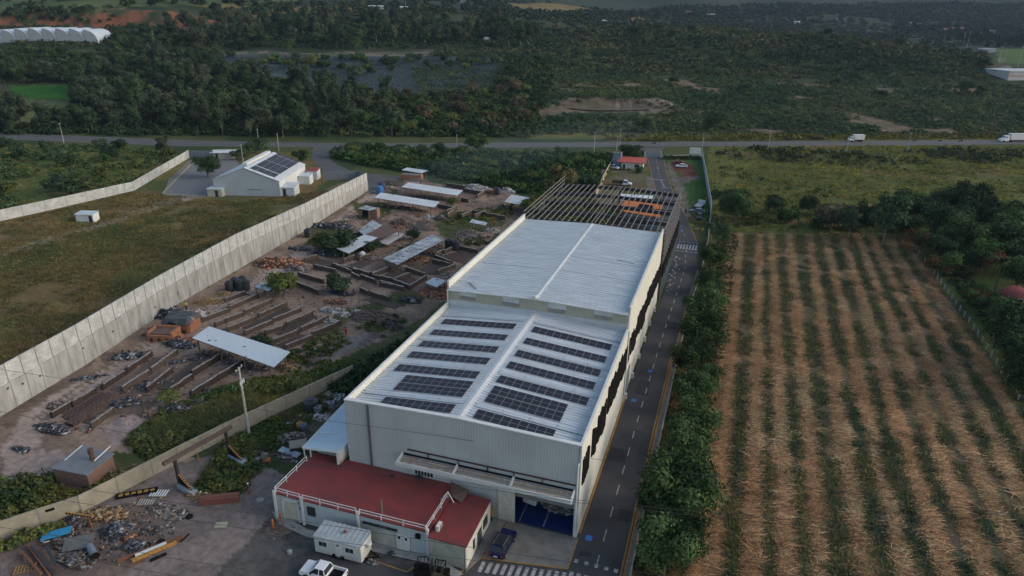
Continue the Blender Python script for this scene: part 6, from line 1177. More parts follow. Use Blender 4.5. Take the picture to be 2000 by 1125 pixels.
heap('clutter under the long white roof beside the blue tank', (790, 408), 9, 1.2, .9, 'junk', 200, (.3, .8), rz=-.05); heap('clutter under the farther long white roof', (845, 388), 9, 1.2, .9, 'junk', 180, (.3, .8), rz=-.05)
heap('tarps and planks left of the small brick shed', (40, 878), 1.8, .6, .3, 'tarp', 30, (.3, .8)); heap('wood and rubbish heap at the left edge behind the wall', (45, 940), 2.4, 1.4, .6, 'junk', 110, (.3, .9))
def kiln(label, px, rz, sx, sy, h, cover):
    g = G(*px); r = thing('brick_kiln', label, 'kiln', g, rz); b = MB()
    for x in (-sx/2, sx/2): b.box((x, 0, h/2), (.5, sy, h))
    b.box((0, sy/2, h/2), (sx, .5, h)); b.box((0, -sy/2, h*.35), (sx, .5, h*.7)); b.build('kiln_wall', mat('orange_brick', (.36, .15, .07), .9, 0, (.2, .09, .06), 1.5), r)
    b = MB(); b.box((0, 0, h*.42), (sx-.5, sy-.5, h*.8)); b.build('brick_load', mat('load_brick', (.13, .09, .075), .9, 0, (.09, .06, .05), 2), r)
    for k in range(3): MB().box((-sx/2+sx*(k+.5)/3, -sy/2-.27, .4), (.6, .05, .8)).build('fire_opening', DARK, r)
    if cover:
        rr = random.Random(3); n = 8; V = []
        for j in range(n+1):
            for i in range(n+1):
                u, v = i/n*2-1, j/n*2-1; ed = max(abs(u), abs(v)); V.append((u*(sx/2+.5), v*(sy/2+.4), h+.55-max(0, ed-.75)*4.2*(1 if rr.random() > .3 else .5)+rr.uniform(-.12, .12)))
        b = MB(); b.add(V, [(j*(n+1)+i, j*(n+1)+i+1, (j+1)*(n+1)+i+1, (j+1)*(n+1)+i) for j in range(n) for i in range(n)]); b.build('tarp_cover', CHAR, r)
kiln('orange brick kiln covered with a black tarp beside the long wall', (356, 641), R(14), 5.2, 4.2, 2.4, True)
kiln('open orange brick kiln with a brown brick load left of the tarp covered one', (322, 660), R(14), 4.6, 3.2, 1.9, False)
# scrap yard in front ---------------------------------------------
heap('heap of broken timber and metal against the yellowish wall', (205, 1007), 3.0, 1.2, 0.54, 'saw', 120, (.3, 1.2), rz=.3, sharp=.15); heap('metal and wood scrap below the wall sign', (155, 1018), 1.8, 1.2, 0.36, 'junk', 110, (.3, .9)); heap('grey tarp heap in the middle of the scrap yard', (228, 1040), 1.8, 1.5, 0.54, 'tarp', 90, (.4, 1.3)); heap('small scrap scatter right of the tarp heap', (296, 1038), 1.3, .8, 0.21, 'junk', 60, (.2, .6)); heap('black and teal rubbish behind the yellow beam', (265, 1068), 1.8, .9, 0.30, 'tarp', 80, (.3, .8)); heap('rusty mesh and frames on the left of the scrap yard', (120, 1060), 2.2, 1.2, 0.30, 'junk', 120, (.3, 1.2), sharp=.1); heap('dark metal scrap near the bottom edge', (150, 1095), 2.4, 1.0, 0.36, 'junk', 130, (.3, 1.2), sharp=.15); heap('orange crates and pallets beside the tarp heap', (255, 1052), .9, .7, 0.30, 'brick', 40, (.3, .7))
heap('rubble and metal scatter along the pit edge', (330, 1000), 3.0, 1.5, 0.24, 'rub', 120, (.2, .6)); heap('pale rock outcrop in the pit under the girder', (388, 968), 2.2, 1.3, 0.60, 'saw', 20, (.4, .8)); heap('stack of grey paving blocks behind the lean-to', (570, 856), 2.2, 1.2, 0.78, 'rub', 120, (.5, .9), rz=.5); heap('black scrap on the lower side of the pit', (560, 895), 1.8, .9, 0.30, 'junk', 70, (.3, .8)); heap('junk and frames beside the caged containers', (628, 815), 2.2, 1.0, 0.30, 'pale', 60, (.3, .9)); heap('metal frames and boxes stored at the warehouse corner', (655, 775), 2.2, 1.4, 0.60, 'rub', 80, (.4, 1.0))
heap('broken gravel patch beside the loading pavement', (545, 1035), 3.2, 1.6, 0.09, 'earth', 60, (.2, .4)); heap('bags and packaging inside the warehouse opening', (1094, 990), 2.4, 1.5, 0.60, 'pale', 70, (.4, .9), z0=.1)
def beam(label, p, q, zz, wd, ht, m, name='steel_beam', cat='beam', grp='beams lying in the scrap yard'):
    a = Vector(G(*p, zz)); c = Vector(G(*q, zz)); o = MB().bar((0, 0, 0), c-a, wd, ht).build(name, m); o.location = a+Vector((0, 0, 0)); tag(o, label, cat, grp)
beam('yellow beam lying along the scrap yard front', (258, 1095), (345, 1059), .25, .35, .35, LINEY); beam('white beam lying beside the yellow beam', (264, 1086), (325, 1061), .3, .35, .3, WHITE); beam('long rusty beam behind the white beam', (228, 1096), (358, 1048), .2, .4, .4, RUST); beam('short black pipe pair in front of the yellow beam', (293, 1095), (325, 1081), .15, .35, .2, BLACK); beam('thin dark bar right of the yellow beam', (353, 1058), (370, 1042), .1, .12, .12, BLACK); beam('thin red bar below the yellow beam', (248, 1107), (283, 1093), .1, .1, .1, RUST)
for i, (p, q) in enumerate((((55, 1065), (98, 1124)), ((62, 1068), (106, 1122)), ((42, 1078), (80, 1120)), ((90, 1068), (108, 1102)))): beam('dark steel beam stacked at the left of the scrap yard, %s of four' % nth(i), p, q, .3+.1*i, .28, .3, STEEL if i % 2 else RUST)
g = G(430, 980); o = thing('steel_box', 'long rust red steel box lying beside the pit', 'steel box', g, R(28)); MB().box((0, 0, .45), (4.8, 1.1, .9)).build('shell', mat('rust_red', (.17, .06, .045), .7, 0, (.11, .045, .035), 2), o); MB().box((0, 0, .95), (4.6, .25, .1)).build('top_rail', RUST, o)
g = G(112, 1048); o = MB().box((0, 0, .5), (3.2, 1.3, .12), ry=R(-6)).build('blue_sheet', mat('blue_sheet_metal', (.03, .27, .5), .5), None); o.location = g; o.rotation_euler = (0, 0, R(38)); tag(o, 'bright blue metal sheet leaning on the scrap frames', 'sheet')
g = G(155, 1065); o = MB().box((0, 0, .4), (3.2, 2.0, .1), rx=R(10)).build('grey_sheet', mat('grey_sheet', (.12, .13, .12), .6), None); o.location = g; o.rotation_euler = (0, 0, R(35)); tag(o, 'flat grey metal panel lying in the middle of the scrap', 'sheet')
g = G(182, 1082); o = thing('steel_pipe', 'short blue grey steel pipe lying in the scrap yard', 'pipe', g, R(-28)); MB().tube((-1.2, 0, .4), (1.0, 0, .4), .4, n=14).build('tube', mat('blue_grey_steel', (.16, .2, .25), .6), o); MB().tube((1.0, 0, .4), (1.15, 0, .4), .48, n=14).build('flange', BLACK, o)
def pallet(label, px, rz, m, tilt=0, grp='wooden pallets in the scrap yard', sc_=1):
    g = G(*px); o = thing('pallet', label, 'pallet', g, rz, grp); b = MB()
    for i in range(7): b.box((-.9+i*.3, 0, .16), (.17, 1.2, .03))
    b.build('top_boards', m, o); b = MB()
    for y in (-.5, 0, .5): b.box((0, y, .07), (2.0, .12, .13))
    b.build('bearers', WOOD, o); o.scale = (sc_,)*3
pallet('white pallet lying near the pit', (311, 965), R(20), WHITE, sc_=1.1); pallet('second pale pallet left of the white one', (286, 982), R(25), mat('pale_wood', (.4, .38, .34), .8)); pallet('brown wooden pallet in the scrap heap', (256, 1043), R(15), WOOD, sc_=.9); pallet('wooden frame lying at the bottom left corner', (50, 1112), R(40), mat('raw_wood', (.35, .2, .08), .8), sc_=1.1)
g = G(268, 965); o = thing('striped_gate', 'black framed panel with yellow lettering like marks lying beside the wall', 'panel', g, R(36)); MB().box((0, 0, .2), (5.0, 1.1, .12)).build('frame', BLACK, o); b = MB()
for i in range(6): b.box((-1.9+i*.75, .02, .28), (.5, .6-.1*(i % 3), .03), rz=R(20*(i % 2)))
b.build('yellow_marks', mat('faded_yellow', (.35, .2, .04), .8), o)
g = G(178, 1030); o = thing('barrier_arm', 'black and yellow striped barrier arm standing in the scrap', 'barrier', g, R(8)); MB().box((0, 0, .9), (.2, .2, 1.8)).build('post', RUST, o); b = MB(); b.box((-1.3, 0, 1.75), (3.6, .2, .28)); b.build('arm', LINEY, o); b = MB()
for i in range(9): b.box((-2.9+i*.42, -.11, 1.75), (.16, .02, .28), ry=R(25))
b.build('stripes', BLACK, o)
for i, px in enumerate(((370, 1010), (287, 1066), (315, 1059))):
    g = G(*px); o = MB().lathe((0, 0, 0), [(.22, .02), (.42, 0), (.45, .1), (.42, .2), (.22, .18)], 16).build('tyre', BLACK); o.location = g; tag(o, ['black tyre lying below the pit edge', 'black tyre on the dark scrap behind the white beam', 'black tyre beside the end of the white beam'][i], 'tyre')
# rusty girder on two striped supports
gr = thing('girder_gantry', 'rusty girder held by two black posts on yellow and black striped footings', 'gantry', G(360, 955), 0); w = WP(gr)
P1, P2 = Vector(G(352, 950)), Vector(G(449, 893)); hg = 4.6; d = (P2-P1).normalized()
b = MB(); b.bar(P1-d*1.6+Vector((0, 0, hg)), P2+d*1.0+Vector((0, 0, hg)), .45, .5); w(b, 'girder', mat('girder_rust', (.10, .065, .055), .8, 0, (.07, .05, .045), 1.5))
nv = Vector((d.y, -d.x, 0))
for P in (P1, P2):
    b = MB(); b.bar(P, P+Vector((0, 0, hg-.2)), .35); w(b, 'post', STEEL)
    b = MB(); b.bar(P+Vector((0, 0, .1)), P+nv*3.4+Vector((0, 0, .1)), .9, 1.0); w(b, 'footing', mat('blue_grey_concrete', (.24, .28, .33), .9, 0, (.3, .3, .3), 1))
    b = MB(); q0 = P+Vector((0, 0, 2.2)); q1 = P+nv*2.8+Vector((0, 0, .7)); b.add([P+Vector((0, 0, .6))-d*.12, q0-d*.12, q1-d*.12, P+Vector((0, 0, .6))+d*.12, q0+d*.12, q1+d*.12], [(0, 1, 2), (5, 4, 3), (0, 3, 4, 1), (1, 4, 5, 2), (2, 5, 3, 0)]); gu = w(b, 'gusset', BLACK)
    b = MB()
    for i in range(9): t = i/9; p = q0.lerp(q1, t); b.bar(p, p+(q1-q0)*.055, .3, .12)
    for i in range(4): p = P+nv*(.3+.45*i)+Vector((0, 0, 1.0)); b.box(p, (.14, .3, .3), rz=math.atan2(d.y, d.x))
    w(b, 'yellow_stripes', LINEY, gu)
g = G(97, 995); o = MB().box((0, 0, 1.85), (.95, .06, .35)).build('wall_sign', BLACK); 
sp = Vector(G(97, 994, 2.0)); o.location = (sp.x, sp.y, 0); o.rotation_euler = (0, 0, R(50)); tag(o, 'small dark sign plate on the yellowish wall', 'sign')
# forklift and bits near the cabin
def forklift(label, g, rz, col):
    r = thing('forklift', label, 'forklift', g, rz)
    MB().box((.3, 0, .65), (1.7, 1.1, .7)).build('chassis', col, r); MB().box((1.1, 0, .95), (.5, 1.0, .5)).build('counterweight', BLACK, r); MB().box((.2, 0, 1.2), (.5, .5, .45)).build('seat', BLACK, r)
    b = MB()
    for x in (-.4, .8):
        for s in (-.48, .48): b.bar((x, s, .9), (x+.1, s, 2.15), .08)
    for s in (-.48, .48): b.bar((-.3, s, 2.15), (.9, s, 2.15), .08)
    for x in (-.3, .1, .5, .9): b.bar((x, -.48, 2.15), (x, .48, 2.15), .06)
    b.build('cage', BLACK, r); b = MB()
    for s in (-.3, .3): b.bar((-.75, s, .1), (-.75, s, 2.1), .12)
    b.bar((-.75, -.3, 2.0), (-.75, .3, 2.0), .1); b.build('mast', STEEL, r)
    for s in (-.25, .25): MB().box((-1.3, s, .1), (1.1, .12, .06)).build('fork', STEELG, r)
    for x in (-.35, 1.0):
        for s in (-.55, .55): MB().tube((x, s-.1, .3), (x, s+.1, .3), .3, n=12).build('wheel', BLACK, r)
forklift('dark forklift with an open cage at the bottom edge beside the annex', G(855, 1128), R(8), mat('forklift_yellow', (.1, .08, .05), .6))
forklift('second forklift partly cut off left of the first', G(832, 1122), R(200), BLACK)
g = G(522, 1025); 
for i, px in enumerate(((534, 1032), (549, 1020))):
    g = G(*px); o = MB().lathe((0, 0, 0), [(.13, 0), (.13, 1.3), (.05, 1.45)], 10).build('bollard', mat('orange_bollard', (.5, .13, .03), .6)); o.location = g; tag(o, ['orange bollard nearest the camera at the loading corner', 'orange bollard beside the loading pavement wall'][i], 'bollard')
g = G(566, 1080); o = MB().lathe((0, 0, 0), [(.3, 0), (.3, .35), (.1, .45)], 12).build('bucket', mat('teal_grey', (.25, .33, .33), .6)); o.location = g; tag(o, 'small pale bucket left of the pickup truck', 'bucket')
g = G(508, 977); o = MB().lathe((0, 0, .05), [(.5, 0), (.5, .03)], 18).build('manhole_cover', CONC); o.location = g; tag(o, 'round manhole cover left of the workshop', 'manhole cover')
g = G(432, 1026); o = MB().box((0, 0, .06), (1.5, 1.0, .04), rz=.4).build('board', mat('pale_board', (.35, .36, .25), .8)); o.location = g; tag(o, 'pale greenish board lying on the open yard', 'board')
g = G(763, 1082); o = heap('black sack on the pavement in front of the workshop', (763, 1082), .5, .3, .35, 'tarp', 8, (.2, .4), z0=.1); g = G(728, 1095); heap('small junk beside the cabin tow bar', (728, 1098), .9, .5, .4, 'junk', 30, (.2, .5))
g = G(583, 878); o = thing('crate_table', 'square wooden topped crate behind the lean-to', 'crate', g, R(35)); MB().box((0, 0, .5), (2.2, 1.8, .9)).build('box', DARK, o); MB().box((0, 0, 1.0), (2.4, 2.0, .1)).build('top', mat('pale_ply', (.33, .29, .22), .8), o)
g = G(566, 887); o = MB().box((0, 0, .35), (3.6, 1.0, .1), rx=R(8)).build('metal_sheet', mat('galvanised_sheet', (.36, .42, .48), .5)); o.location = g; o.rotation_euler = (0, 0, R(-8)); tag(o, 'pale metal sheet lying below the crate', 'sheet')
g = G(517, 900); o = thing('machine_stand', 'small orange based machine stand beside the pit', 'machine', g, R(20)); MB().box((0, 0, .15), (1.5, .8, .3)).build('base', ORANGE, o); MB().box((0, 0, .8), (.9, .5, 1.1), ry=.3).build('housing', STEELG, o); b = MB(); b.bar((-.5, -.3, .2), (-.2, 0, 1.7), .12); b.bar((-.2, 0, 1.7), (.4, .2, 1.5), .12); b.build('arm', BLACK, o)
# ================================================================ VEGETATION
def leafcloud(seed, blobs, n, size, tint, var=.35, tint2=None, p2=0.0, fill=.45, flat=1.0):
    """many leaf-clump quads spread through lumpy blobs; returns verts, faces, colours"""
    r = np.random.default_rng(seed); B = np.array([b[:3] for b in blobs], float); S = np.array([b[3:6] if len(b) > 4 else (b[3],)*3 for b in blobs], float)
    wgt = (S.prod(1))**(2/3); wgt /= wgt.sum(); k = r.choice(len(blobs), n, p=wgt)
    d = r.normal(size=(n, 3)); d /= np.linalg.norm(d, axis=1)[:, None]; d[:, 2] = np.where(d[:, 2] < -.35, -d[:, 2], d[:, 2])
    rad = (fill+(1-fill)*r.random(n)**.6)*(1+.18*r.normal(size=n).clip(-1, 1.6))
    P = B[k]+d*S[k]*rad[:, None]
    nrm = d+r.normal(size=(n, 3))*.55; nrm[:, 2] += .25; nrm /= np.linalg.norm(nrm, axis=1)[:, None]
    t = np.cross(nrm, r.normal(size=(n, 3))); t /= np.linalg.norm(t, axis=1)[:, None]; b = np.cross(nrm, t)
    s = size*r.uniform(.55, 1.35, n)[:, None]; a = r.uniform(.45, 1, n)[:, None]
    V = np.stack([P-t*s-b*s*a*.5, P+t*s*.2-b*s*a, P+t*s+b*s*a*.4, P-t*s*.3+b*s*a], 1); V[:, :, 2] *= flat
    bt = r.uniform(1-var, 1+var, len(blobs))[k]*r.uniform(1-var*.8, 1+var*.8, n); c = np.array(tint)*bt[:, None]
    c[:, 0] *= r.uniform(.85, 1.25, n)
    if tint2 is not None:
        bb = r.random(len(blobs))[k] < p2; m = (bb & (r.random(n) < .75) & (d[:, 2] > -.1)) | (r.random(n) < p2*.2); c[m] = np.array(tint2)*r.uniform(.6, 1.3, m.sum())[:, None]
    F_ = np.arange(4*n).reshape(n, 4); return V.reshape(-1, 3), F_, np.repeat(c, 4, 0)
def roundblobs(seed, R_, H, zc, n=14, rr=(.32, .5)):
    r = np.random.default_rng(seed); out = [(0, 0, zc, R_*.62, R_*.62, H*.36)]
    for i in range(n):
        a = r.random()*6.28; u = r.uniform(.35, .72); z = zc+r.uniform(-.32, .38)*H; q = r.uniform(*rr)*R_
        out.append((math.cos(a)*u*R_, math.sin(a)*u*R_, z, q, q, q*.8))
    return out
def tallblobs(seed, R_, H, n=16):
    r = np.random.default_rng(seed); out = []
    for i in range(n):
        t = .36+.56*(i+.5)/n; w_ = R_*(1-.9*abs(t-.66)*1.3)*.95; a = r.random()*6.28; u = r.uniform(.1, 1)*w_; q = r.uniform(.26, .52)*R_
        out.append((math.cos(a)*u, math.sin(a)*u, t*H, q, q, q*1.1))
    return out
def trunkmesh(name, H, r0, spread, m, seed, tall=False, fork=.35):
    r = random.Random(seed); b = MB(); x = r.uniform(-.3, .3); y = r.uniform(-.3, .3)
    p = Vector((0, 0, -.2)); q = Vector((x*.5, y*.5, H*fork)); b.tube(p, q, r0, r0*.75, 7)
    if tall:
        t = Vector((x, y, H*.95)); m1 = q.lerp(t, .5)+Vector((r.uniform(-.3, .3), r.uniform(-.3, .3), 0)); b.tube(q, m1, r0*.75, r0*.45, 7); b.tube(m1, t, r0*.45, r0*.12, 6)
        for i in range(7): u = .35+.08*i; s = q.lerp(t, u-.2); a = r.random()*6.28; b.tube(s, s+Vector((math.cos(a)*spread*.7, math.sin(a)*spread*.7, H*.1)), r0*.25, r0*.06, 5)
    else:
        for i in range(6): a = i*1.05+r.random(); e = q+Vector((math.cos(a)*spread*.62, math.sin(a)*spread*.62, H*(.3+.2*r.random()))); b.tube(q, e, r0*.45, r0*.15, 6)
    me = bpy.data.meshes.new(name); me.from_pydata(b.v, [], b.f); me.materials.append(m); me.update(); return me
PROTO = {}
def proto(kind, variants):
    PROTO[kind] = variants
def mkcrown(*a, **k): V, F_, C = leafcloud(*a, **k); return npmesh('crown', V, F_, LEAF, C, parent='mesh')
DG = (.040, .070, .029); MG = (.048, .10, .030); OG = (.085, .11, .034); GG = (.060, .095, .052); BR = (.10, .082, .052)
# unit trees: crown radius 1 -> real metres by object scale
proto('round', [(mkcrown(i, roundblobs(i, 5, 7, 4.6, 24, (.24, .46)), 8500, .2, DG if i % 2 else (.050, .085, .032)), trunkmesh('trunk', 7.5, .28, 4, BARK, i)) for i in range(4)])
proto('bushy', [(mkcrown(20+i, roundblobs(20+i, 4, 4.5, 2.4, 13), 2600, .27, (MG, OG, (.036, .065, .032), GG)[i]), trunkmesh('trunk', 4, .18, 3, BARK, 20+i, fork=.25)) for i in range(4)])
proto('brown', [(mkcrown(30+i, roundblobs(30+i, 4.6, 5.5, 3.2, 15), 2600, .3, (BR, (.075, .07, .045))[i]), trunkmesh('trunk', 5, .2, 3, BARK, 30+i)) for i in range(2)])
proto('tall', [(mkcrown(40+i, tallblobs(40+i, 4.8, 14.5, 19), 3400, .34, ((.040, .070, .034), (.055, .084, .042), (.072, .09, .05), (.036, .064, .030), (.054, .076, .048))[i], fill=.3), trunkmesh('trunk', 16, .22, 3.4, BARKP if i % 2 else BARK, 40+i, True)) for i in range(5)])
proto('flame', [(mkcrown(60+i, roundblobs(60+i, 4.4, 4, 3.6, 14), 3600, .22, MG, tint2=(.15, .05, .025), p2=.25+.15*i), trunkmesh('trunk', 5, .22, 3.5, BARK, 60+i)) for i in range(2)])
proto('shrub', [(mkcrown(70+i, roundblobs(70+i, 1.6, 1.5, .6, 6), 420, .16, (MG, DG, OG)[i]), trunkmesh('stem', 1.2, .06, 1, BARK, 70+i)) for i in range(3)])
proto('yellow', [(mkcrown(80, roundblobs(80, 4.2, 4.5, 2.6, 14), 4200, .2, (.036, .06, .026), tint2=(.24, .2, .08), p2=.6), trunkmesh('trunk', 4, .2, 3, BARK, 80))])
def palmproto():
    V = []; r = random.Random(5); b = MB()
    for k in range(26):
        a = k*2.4; el = r.uniform(-.2, 1.1); p = Vector((0, 0, 6)); L = 3.2
        dr = Vector((math.cos(a)*math.cos(el), math.sin(a)*math.cos(el), math.sin(el)))
        for j in range(6):
            q = p+dr*L/6; s = Vector((-math.sin(a), math.cos(a), 0))*(.42*(1-j/7)); b.add([p-s*.9, p+s*.9, q+s, q-s], [(0, 1, 2, 3)]); dr = (dr+Vector((0, 0, -.24))).normalized(); p = q
    me = npmesh('fronds', b.v, b.f, LEAF, np.tile((.045, .07, .03), (len(b.v), 1)), parent='mesh'); t = MB(); t.tube((0, 0, 0), (.1, 0, 6.1), .22, .15, 8); tm = bpy.data.meshes.new('trunk'); tm.from_pydata(t.v, [], t.f); tm.materials.append(BARK); return me, tm
proto('palm', [palmproto()])
proto('spiky', [(mkcrown(90, [(0, 0, 1.2, .7, .7, .9)], 200, .3, (.05, .075, .05)), trunkmesh('stem', 1.2, .08, .5, BARK, 90))])
NAME = {'round': 'broadleaf_tree', 'bushy': 'bush_tree', 'brown': 'dry_tree', 'tall': 'eucalyptus_tree', 'flame': 'flame_tree', 'shrub': 'shrub', 'yellow': 'flowering_tree', 'palm': 'palm_tree', 'spiky': 'yucca'}
CAT = {'shrub': 'shrub', 'palm': 'palm tree', 'spiky': 'plant'}
def tree(kind, loc, s, label, group=None, v=None, sz=None, rz=None):
    vs = PROTO[kind]; cr, tr = vs[random.randrange(len(vs)) if v is None else v]
    o = bpy.data.objects.new(NAME[kind], None); COL.objects.link(o); o.location = (float(loc[0]), float(loc[1]), float(loc[2])); o.rotation_euler = (0, 0, random.random()*6.28 if rz is None else rz)
    o.scale = (s*random.uniform(.92, 1.08), s*random.uniform(.92, 1.08), (sz or s)*random.uniform(.92, 1.08)); tag(o, label, CAT.get(kind, 'tree'), group)
    for n_, me in (('crown', cr), ('trunk', tr)): c = bpy.data.objects.new(n_ if n_ == 'crown' or kind not in ('shrub', 'spiky') else 'stem', me); COL.objects.link(c); c.parent = o
    return o
def at_crown(px, py, zc): g = G(px, py, zc); return (g[0], g[1], float(hz(g[0], g[1])))
# roadside row
row = [(1300, 1085, 3.0), (1318, 1040, 3.4), (1325, 968, 4.2), (1290, 985, 2.4), (1358, 830, 3.2), (1362, 950, 2.2), (1340, 868, 3.4), (1350, 775, 3.0), (1375, 752, 2.4), (1352, 700, 3.4), (1372, 655, 3.6), (1368, 612, 3.4), (1388, 592, 2.8), (1385, 548, 2.9), (1396, 505, 2.9), (1403, 458, 2.9), (1438, 408, 4.0)]
for i, (px, py, r_) in enumerate(row):
    tree('round', at_crown(px, py, r_*1.1), r_/4.1, sz=r_/3.7, label='dark green round tree in the row right of the driveway, %s from the bottom' % nth(i), group='trees along the driveway', v=i % 4)
for i, (px, py) in enumerate(((1416, 395), (1410, 432), (1400, 380), (1425, 378))): tree('bushy', at_crown(px, py, 1.6), .6, 'bush at the corner between the blue grey wall and the straw field', 'bushes at the wall corner', i % 4)
# tree belt behind the straw field
belt = [('bushy', 1466, 408, .8), ('round', 1515, 398, .75), ('bushy', 1545, 410, .9), ('round', 1580, 402, .7), ('bushy', 1490, 420, .7), ('brown', 1628, 414, 1.35), ('bushy', 1660, 425, .8), ('bushy', 1600, 428, .7), ('tall', 1700, 420, .75), ('tall', 1738, 415, 1.05), ('bushy', 1680, 430, .8), ('bushy', 1765, 425, .8), ('tall', 1665, 425, .7), ('round', 1775, 405, 1.0), ('round', 1815, 412, 1.1), ('round', 1855, 398, 1.3), ('brown', 1835, 402, 1.0), ('round', 1885, 400, 1.4), ('round', 1905, 415, 1.3), ('round', 1930, 425, 1.2), ('round', 1975, 430, 1.2), ('round', 2010, 445, 1.3), ('round', 1850, 432, 1.2), ('flame', 1800, 460, .9), ('round', 1780, 440, 1.0), ('flame', 1838, 436, .8), ('round', 1880, 468, 1.25), ('round', 1850, 480, 1.1), ('flame', 1838, 512, .9), ('flame', 1925, 500, 1.1), ('round', 1965, 470, 1.3), ('round', 1905, 505, .9), ('round', 2000, 500, 1.2), ('palm', 1952, 535, 1.0), ('palm', 1995, 520, 1.1), ('round', 1990, 545, .8), ('flame', 1915, 580, .7), ('round', 1930, 592, .6), ('round', 1948, 612, .5), ('flame', 1905, 572, .6), ('round', 1990, 650, 1.1), ('round', 2015, 690, 1.1), ('round', 1985, 630, .8), ('round', 2020, 740, .9), ('bushy', 1740, 430, .8), ('bushy', 1820, 490, .7), ('round', 1760, 412, .9)]
LB = {'bushy': 'leafy green bush in the belt behind the straw field', 'round': 'dark spreading tree in the grove right of the straw field', 'brown': 'round brownish tree', 'tall': 'tall thin tree rising above the belt behind the straw field', 'flame': 'red flowered tree in the grove right of the straw field', 'palm': 'palm tree'}
nb = {}; GREENP = W([(-80, 165), (140, 163), (140, 245), (-80, 245)])
for k, px, py, s in belt:
    j = nb.get(k, 0); nb[k] = j+1; lab = LB[k]
    if k == 'brown': lab = ['round dull brown tree standing directly behind the straw field', 'brownish tree top among the dark trees at the right'][j]
    if k == 'palm': lab = ['palm tree left of the yellow arched house', 'palm tree at the right edge above the yellow house'][j]
    if k in ('bushy', 'round', 'flame', 'tall'): lab = lab.replace('in the grove', 'of the grove').replace('in the belt', 'of the belt')+', %s listed from the left' % nth(sorted([q[1] for q in belt if q[0] == k]).index(px))
    lab = lab.replace(' listed', '')
    tree(k, at_crown(px, py, 4.2*s if k != 'tall' else 9*s), s*random.uniform(.9, 1.1), lab, {'brown': None, 'palm': None}.get(k, {'bushy': 'bushes behind the straw field', 'round': 'dark trees right of the straw field', 'tall': 'tall trees behind the straw field', 'flame': 'flame trees right of the straw field'}.get(k)))
# individual trees nearer the middle
for k, px, py, zc_, s, lab in (('bushy', 551, 551, 3.4, 1.05, 'airy green tree beside the small pale blue tin roof'), ('bushy', 662, 545, 3.0, .8, 'dark tree standing over the motorcycles in the clearing'), ('bushy', 505, 658, 3.0, .62, 'small tree growing through the edge of the big tin roof'), ('round', 404, 330, 3.2, 1.0, 'round dark tree on the paved yard left of the white hall'), ('bushy', 728, 478, 2.2, .55, 'feathery tree over the rusty tin roof'), ('bushy', 660, 480, 2.0, 1.2, 'large bush left of the plain tin roof'), ('bushy', 630, 470, 2.0, .8, 'bush by the dark tank and tarps'), ('bushy', 500, 285, 3.5, 1.3, 'wide green tree behind the left eave of the white hall'), ('bushy', 465, 298, 3.0, .9, 'bush tree beside the gate hut'), ('tall', 315, 268, 9, .7, 'slender yellowish tree with a bare trunk beside the highway'), ('bushy', 585, 305, 2.0, .8, 'bush behind the ridge of the white hall'), ('shrub', 770, 372, 1, 1, 'small shrub in front of the pink mound'), ('bushy', 883, 392, 1.8, .55, 'bush at the right end of the farther long tin roof'), ('yellow', 1100, 345, 3.5, 1.3, 'tree speckled with pale yellow flowers behind the steel frame'), ('yellow', 1125, 352, 3.0, .9, 'smaller yellow speckled tree behind the steel frame'), ('round', 1228, 300, 4.5, 1.1, 'dark tree behind the gate house'), ('bushy', 1256, 296, 2, .5, 'small tree at the left gate post'), ('bushy', 1249, 325, 2.5, .55, 'small dark tree at the right corner of the gate house'), ('bushy', 685, 282, 5, 1.0, 'dark tree on the corner of the access road and the highway'), ('bushy', 808, 462, 1, .55, 'yellow green bush beside the crumpled plastic cover'), ('round', 932, 275, 6, 1.1, 'dark tree in front of the smoke near the highway'), ('bushy', 590, 745, 1.6, .5, 'green bush at the yellowish wall near the big tin roof'), ('bushy', 330, 780, .8, .45, 'low bush on the grass below the stacks')):
    tree(k, at_crown(px, py, zc_), s, lab)
for px, py, s in ((860, 800, 1),): pass
